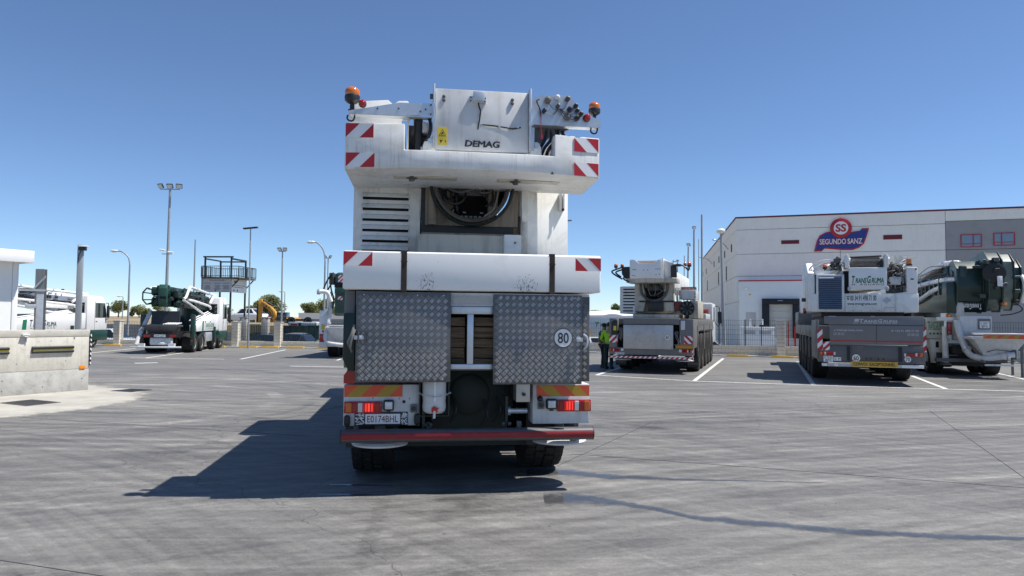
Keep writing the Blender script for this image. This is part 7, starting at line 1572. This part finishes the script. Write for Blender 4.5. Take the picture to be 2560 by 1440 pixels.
# ------------------------------------------------------------------ the two workers
def skin_mesh(name, verts, edges, radii, mt, parent, root=0, lev=2):
    me = bpy.data.meshes.new(name); me.from_pydata(verts, edges, []); ob = bpy.data.objects.new(name, me); COL.objects.link(ob)
    sk = ob.modifiers.new('s', 'SKIN'); sk.use_smooth_shade = True
    for i, r in enumerate(radii): v = me.skin_vertices[0].data[i]; v.radius = (r, r) if not isinstance(r, tuple) else r; v.use_root = (i == root)
    ob.modifiers.new('u', 'SUBSURF').levels = lev
    dg = bpy.context.evaluated_depsgraph_get(); m2 = bpy.data.meshes.new_from_object(ob.evaluated_get(dg)); m2.materials.clear(); m2.materials.append(mt)
    for p in m2.polygons: p.use_smooth = True
    bpy.data.objects.remove(ob); bpy.data.meshes.remove(me); return put(name, m2, parent)
def person(label, loc, yaw, top, pants, arms_bare, pose, hgt=1.74, group=None):
    """y forward; pose gives elbow and hand points for both arms"""
    t = thing('person', label, 'person', loc, yaw)
    (le, lh), (re_, rh), step = pose
    lsh, rsh = (-.19, 0, 1.42), (.19, 0, 1.42)
    # body: one skinned figure
    V = [(0, 0, .93), (0, .01, 1.15), (0, 0, 1.36), (0, .01, 1.48), (0, .02, 1.56), (0, .03, 1.66), lsh, le, lh, rsh, re_, rh,
         (-.10, 0, .88), (-.11, .02 + step, .48), (-.12, -.02 + step, .09), (-.12, .13 + step, .03), (.10, 0, .88), (.11, .03 - step, .48), (.12, -.02 - step, .09), (.12, .13 - step, .03)]
    E = [(0, 1), (1, 2), (2, 3), (3, 4), (4, 5), (2, 6), (6, 7), (7, 8), (2, 9), (9, 10), (10, 11), (0, 12), (12, 13), (13, 14), (14, 15), (0, 16), (16, 17), (17, 18), (18, 19)]
    Rr = [(.15, .11), (.145, .105), (.16, .105), .065, (.07, .085), (.075, .09), .062, .045, .034, .062, .045, .034, .085, .062, .048, .04, .085, .062, .048, .04]
    b = skin_mesh('body', V, E, Rr, M['skin'], t)
    # clothes, slightly larger than the body
    k = 1.12
    TV = [(0, 0, .90), (0, .01, 1.15), (0, 0, 1.36), (0, .01, 1.46), lsh, tuple(Vector(lsh).lerp(Vector(le), .55)) if arms_bare else le, rsh, tuple(Vector(rsh).lerp(Vector(re_), .55)) if arms_bare else re_]
    TE = [(0, 1), (1, 2), (2, 3), (2, 4), (4, 5), (2, 6), (6, 7)]; TR = [(.175, .13), (.17, .125), (.185, .125), .078, .078, .066, .078, .066]
    if not arms_bare:
        TV += [tuple(Vector(le).lerp(Vector(lh), .85)), tuple(Vector(re_).lerp(Vector(rh), .85))]; TE += [(5, 8), (7, 9)]; TR += [.05, .05]
    skin_mesh('jacket' if not arms_bare else 't_shirt', TV, TE, TR, top, t)
    PV = [(0, 0, .96)] + V[12:15] + V[16:19]; PE = [(0, 1), (1, 2), (2, 3), (0, 4), (4, 5), (5, 6)]; PR_ = [(.168, .125), .105, .082, .07, .105, .082, .07]
    skin_mesh('trousers', PV, PE, PR_, pants, t)
    for x, s in ((-.12, step), (.12, -step)): MB().pr([(-.10 + s, 0), (.18 + s, 0), (.18 + s, .06), (.08 + s, .11), (-.09 + s, .12)], 'x', x - .05, x + .05).build('shoe', M['shoe'], t, bev=.02)
    # head details
    MB().sph((0, .015, 1.70), .098, 14, .92, 1.02, .95).build('hair', M['hair'], t, smooth=True)
    for s in (-1, 1): MB().sph((s * .088, .03, 1.645), .022, 8, .5, .8, 1.3).build('ear', M['skin'], b, smooth=True); MB().sph((s * .032, .112, 1.66), .012, 8).build('eye', M['ink'], b, smooth=True)
    MB().sph((0, .125, 1.63), .018, 8, .8, 1, 1.2).build('nose', M['skin'], b, smooth=True); MB().box(-.025, .025, .112, .118, 1.585, 1.593).build('mouth', M['rust'], b)
    for h, e in ((lh, le), (rh, re_)):
        d = (Vector(h) - Vector(e)).normalized(); sd_ = d.orthogonal().normalized(); hv = Vector(h)
        m = MB().tube([hv, hv + d * .045, hv + d * .085], [.026, .036, .032], 8)
        for q in range(4):
            o = sd_ * ((q - 1.5) * .016); L = (.055, .07, .066, .05)[q]
            m.tube([hv + d * .08 + o, hv + d * (.08 + L * .5) + o, hv + d * (.08 + L) + o + d.cross(sd_) * .012], .0085, 6)
        m.tube([hv + d * .02 + sd_ * .028, hv + d * .05 + sd_ * .046, hv + d * .075 + sd_ * .05], .009, 6)
        m.build('hand', M['skin'], b, smooth=True)
    t.scale = (hgt / 1.76,) * 3
    return t
person('person in a black short sleeved shirt and dark trousers beside the middle crane', (3.62, 27.9, 0), -60, M['cloth'], M['cloth'], True, (((-.27, -.04, 1.14), (-.29, .06, .88)), ((.27, -.03, 1.14), (.29, .05, .88)), .04), 1.72)
person('person in a yellow green hi-vis jacket and dark green trousers beside the middle crane', (3.72, 27.2, 0), -25, M['hivis'], M['trous'], False, (((-.29, -.06, 1.14), (-.22, .16, 1.02)), ((.28, -.05, 1.13), (.20, .16, 1.05)), .05), 1.76)

# ------------------------------------------------------------------ trees on the skyline
def crown_mesh(seed, rx, rz, n, m, sz):
    rng = random.Random(seed); v, f = [], []
    lobes = [(rng.uniform(-.6, .6) * rx, rng.uniform(-.5, .5) * rx, rng.uniform(.15, .95) * rz, rng.uniform(.30, .55)) for _ in range(9)]
    for _ in range(n):
        lx, ly, lz, lr = rng.choice(lobes); d = Vector((rng.gauss(0, 1), rng.gauss(0, 1), rng.gauss(0, 1))).normalized() * (rng.random() ** .45) * lr * rx
        c = Vector((lx, ly, lz)) + Vector((d.x, d.y, d.z * .75)); a = Vector((rng.gauss(0, 1), rng.gauss(0, 1), rng.gauss(0, .7))).normalized(); b = a.orthogonal().normalized(); s = sz * rng.uniform(.6, 1.3)
        o = len(v); v += [tuple(c - a * s), tuple(c + b * s * .5), tuple(c + a * s), tuple(c - b * s * .5)]; f.append((o, o + 1, o + 2, o + 3))
    me = bpy.data.meshes.new('crown'); me.from_pydata(v, [], f); me.materials.append(m); return me
CM = [crown_mesh(k, 3.0, 3.4, 2600, M['leaf'], .21) for k in range(4)]; CS = crown_mesh(21, .9, 2.0, 700, M['leaf2'], .16); CS2 = crown_mesh(22, 1.2, 1.5, 800, M['leaf2'], .15)
TM = MB().tube([(0, 0, -.3), (.05, 0, .6), (.0, .05, 1.4), (.1, 0, 2.4)], [.2, .16, .12, .05], 8).tube([(.0, .05, 1.2), (.6, .2, 1.9), (1.0, .3, 2.5)], [.09, .07, .03], 6).tube([(.0, 0, 1.1), (-.6, -.1, 1.8), (-.9, -.2, 2.3)], [.09, .06, .03], 6).mesh('trunk', M['bark'], smooth=True)
TREES = [(-83, 150, 1.0, .85, 'leftmost tree, just right of the white pump cab'), (-68, 138, .75, .7, 'small round tree behind the left street lamp'), (-78, 150, .55, .5, 'low bush like tree at the edge of the field'), (-57, 132, .85, .95, 'tree just left of the green pump truck hopper'), (-50, 140, .9, .85, 'tree behind the splash screen of the green pump truck'),
         (-60.5, 170, 1.2, .75, 'wide tree left of the excavator arm'), (-55, 150, .9, .7, 'tree directly behind the excavator stick'), (-50.5, 150, .85, .65, 'tree under the excavator boom'), (-47, 140, 1.25, 1.12, 'largest tree, right of the excavator boom'), (-43, 150, 1.05, .85, 'tree between the largest tree and the white sheds'), (-38, 150, 1.0, .78, 'tree above the white sheds'), (-37, 142, .95, 1.05, 'tree just left of the main crane'), (-66, 160, 1.0, .6, 'low tree behind the platform tower'), (-88, 150, .8, .6, 'tree behind the mirror of the white pump cab'), (-76, 145, .8, .7, 'tree between the white pump cab and the left street lamp'), (-46, 165, 1.1, .75, 'tree behind the slim mast right of the excavator'), (-62, 150, .9, .62, 'tree left of the slim crossbar pole')]
for i, (x, y, s, sz, wh) in enumerate(TREES):
    t = thing('olive_tree', 'green rounded skyline tree, ' + wh, 'tree', (x, y, 1.3), random.uniform(0, 360), 'trees along the field skyline'); t.scale = (s * .85, s * .85, sz * .98)
    put('trunk', TM, t); put('crown', CM[i % 4], t, (0, 0, .7))
for x, y, me, s, wh in ((12.7, 86, CS, 1.0, 'slim young tree left of the middle crane hood'), (10.2, 86, CS2, .9, 'small loose young tree between the main and middle cranes'), (8.9, 80, CS2, .9, 'young tree just right of the main crane')):
    t = thing('young_tree', wh + ', above the white tarpaulin', 'tree', (x, y, -.7)); t.scale = (s,) * 3; put('trunk', MB().cyl((0, 0, 0), (0, 0, 3.2), .06, 8, .03).mesh('trunk', M['bark']), t); put('crown', me, t, (0, 0, 2.4))
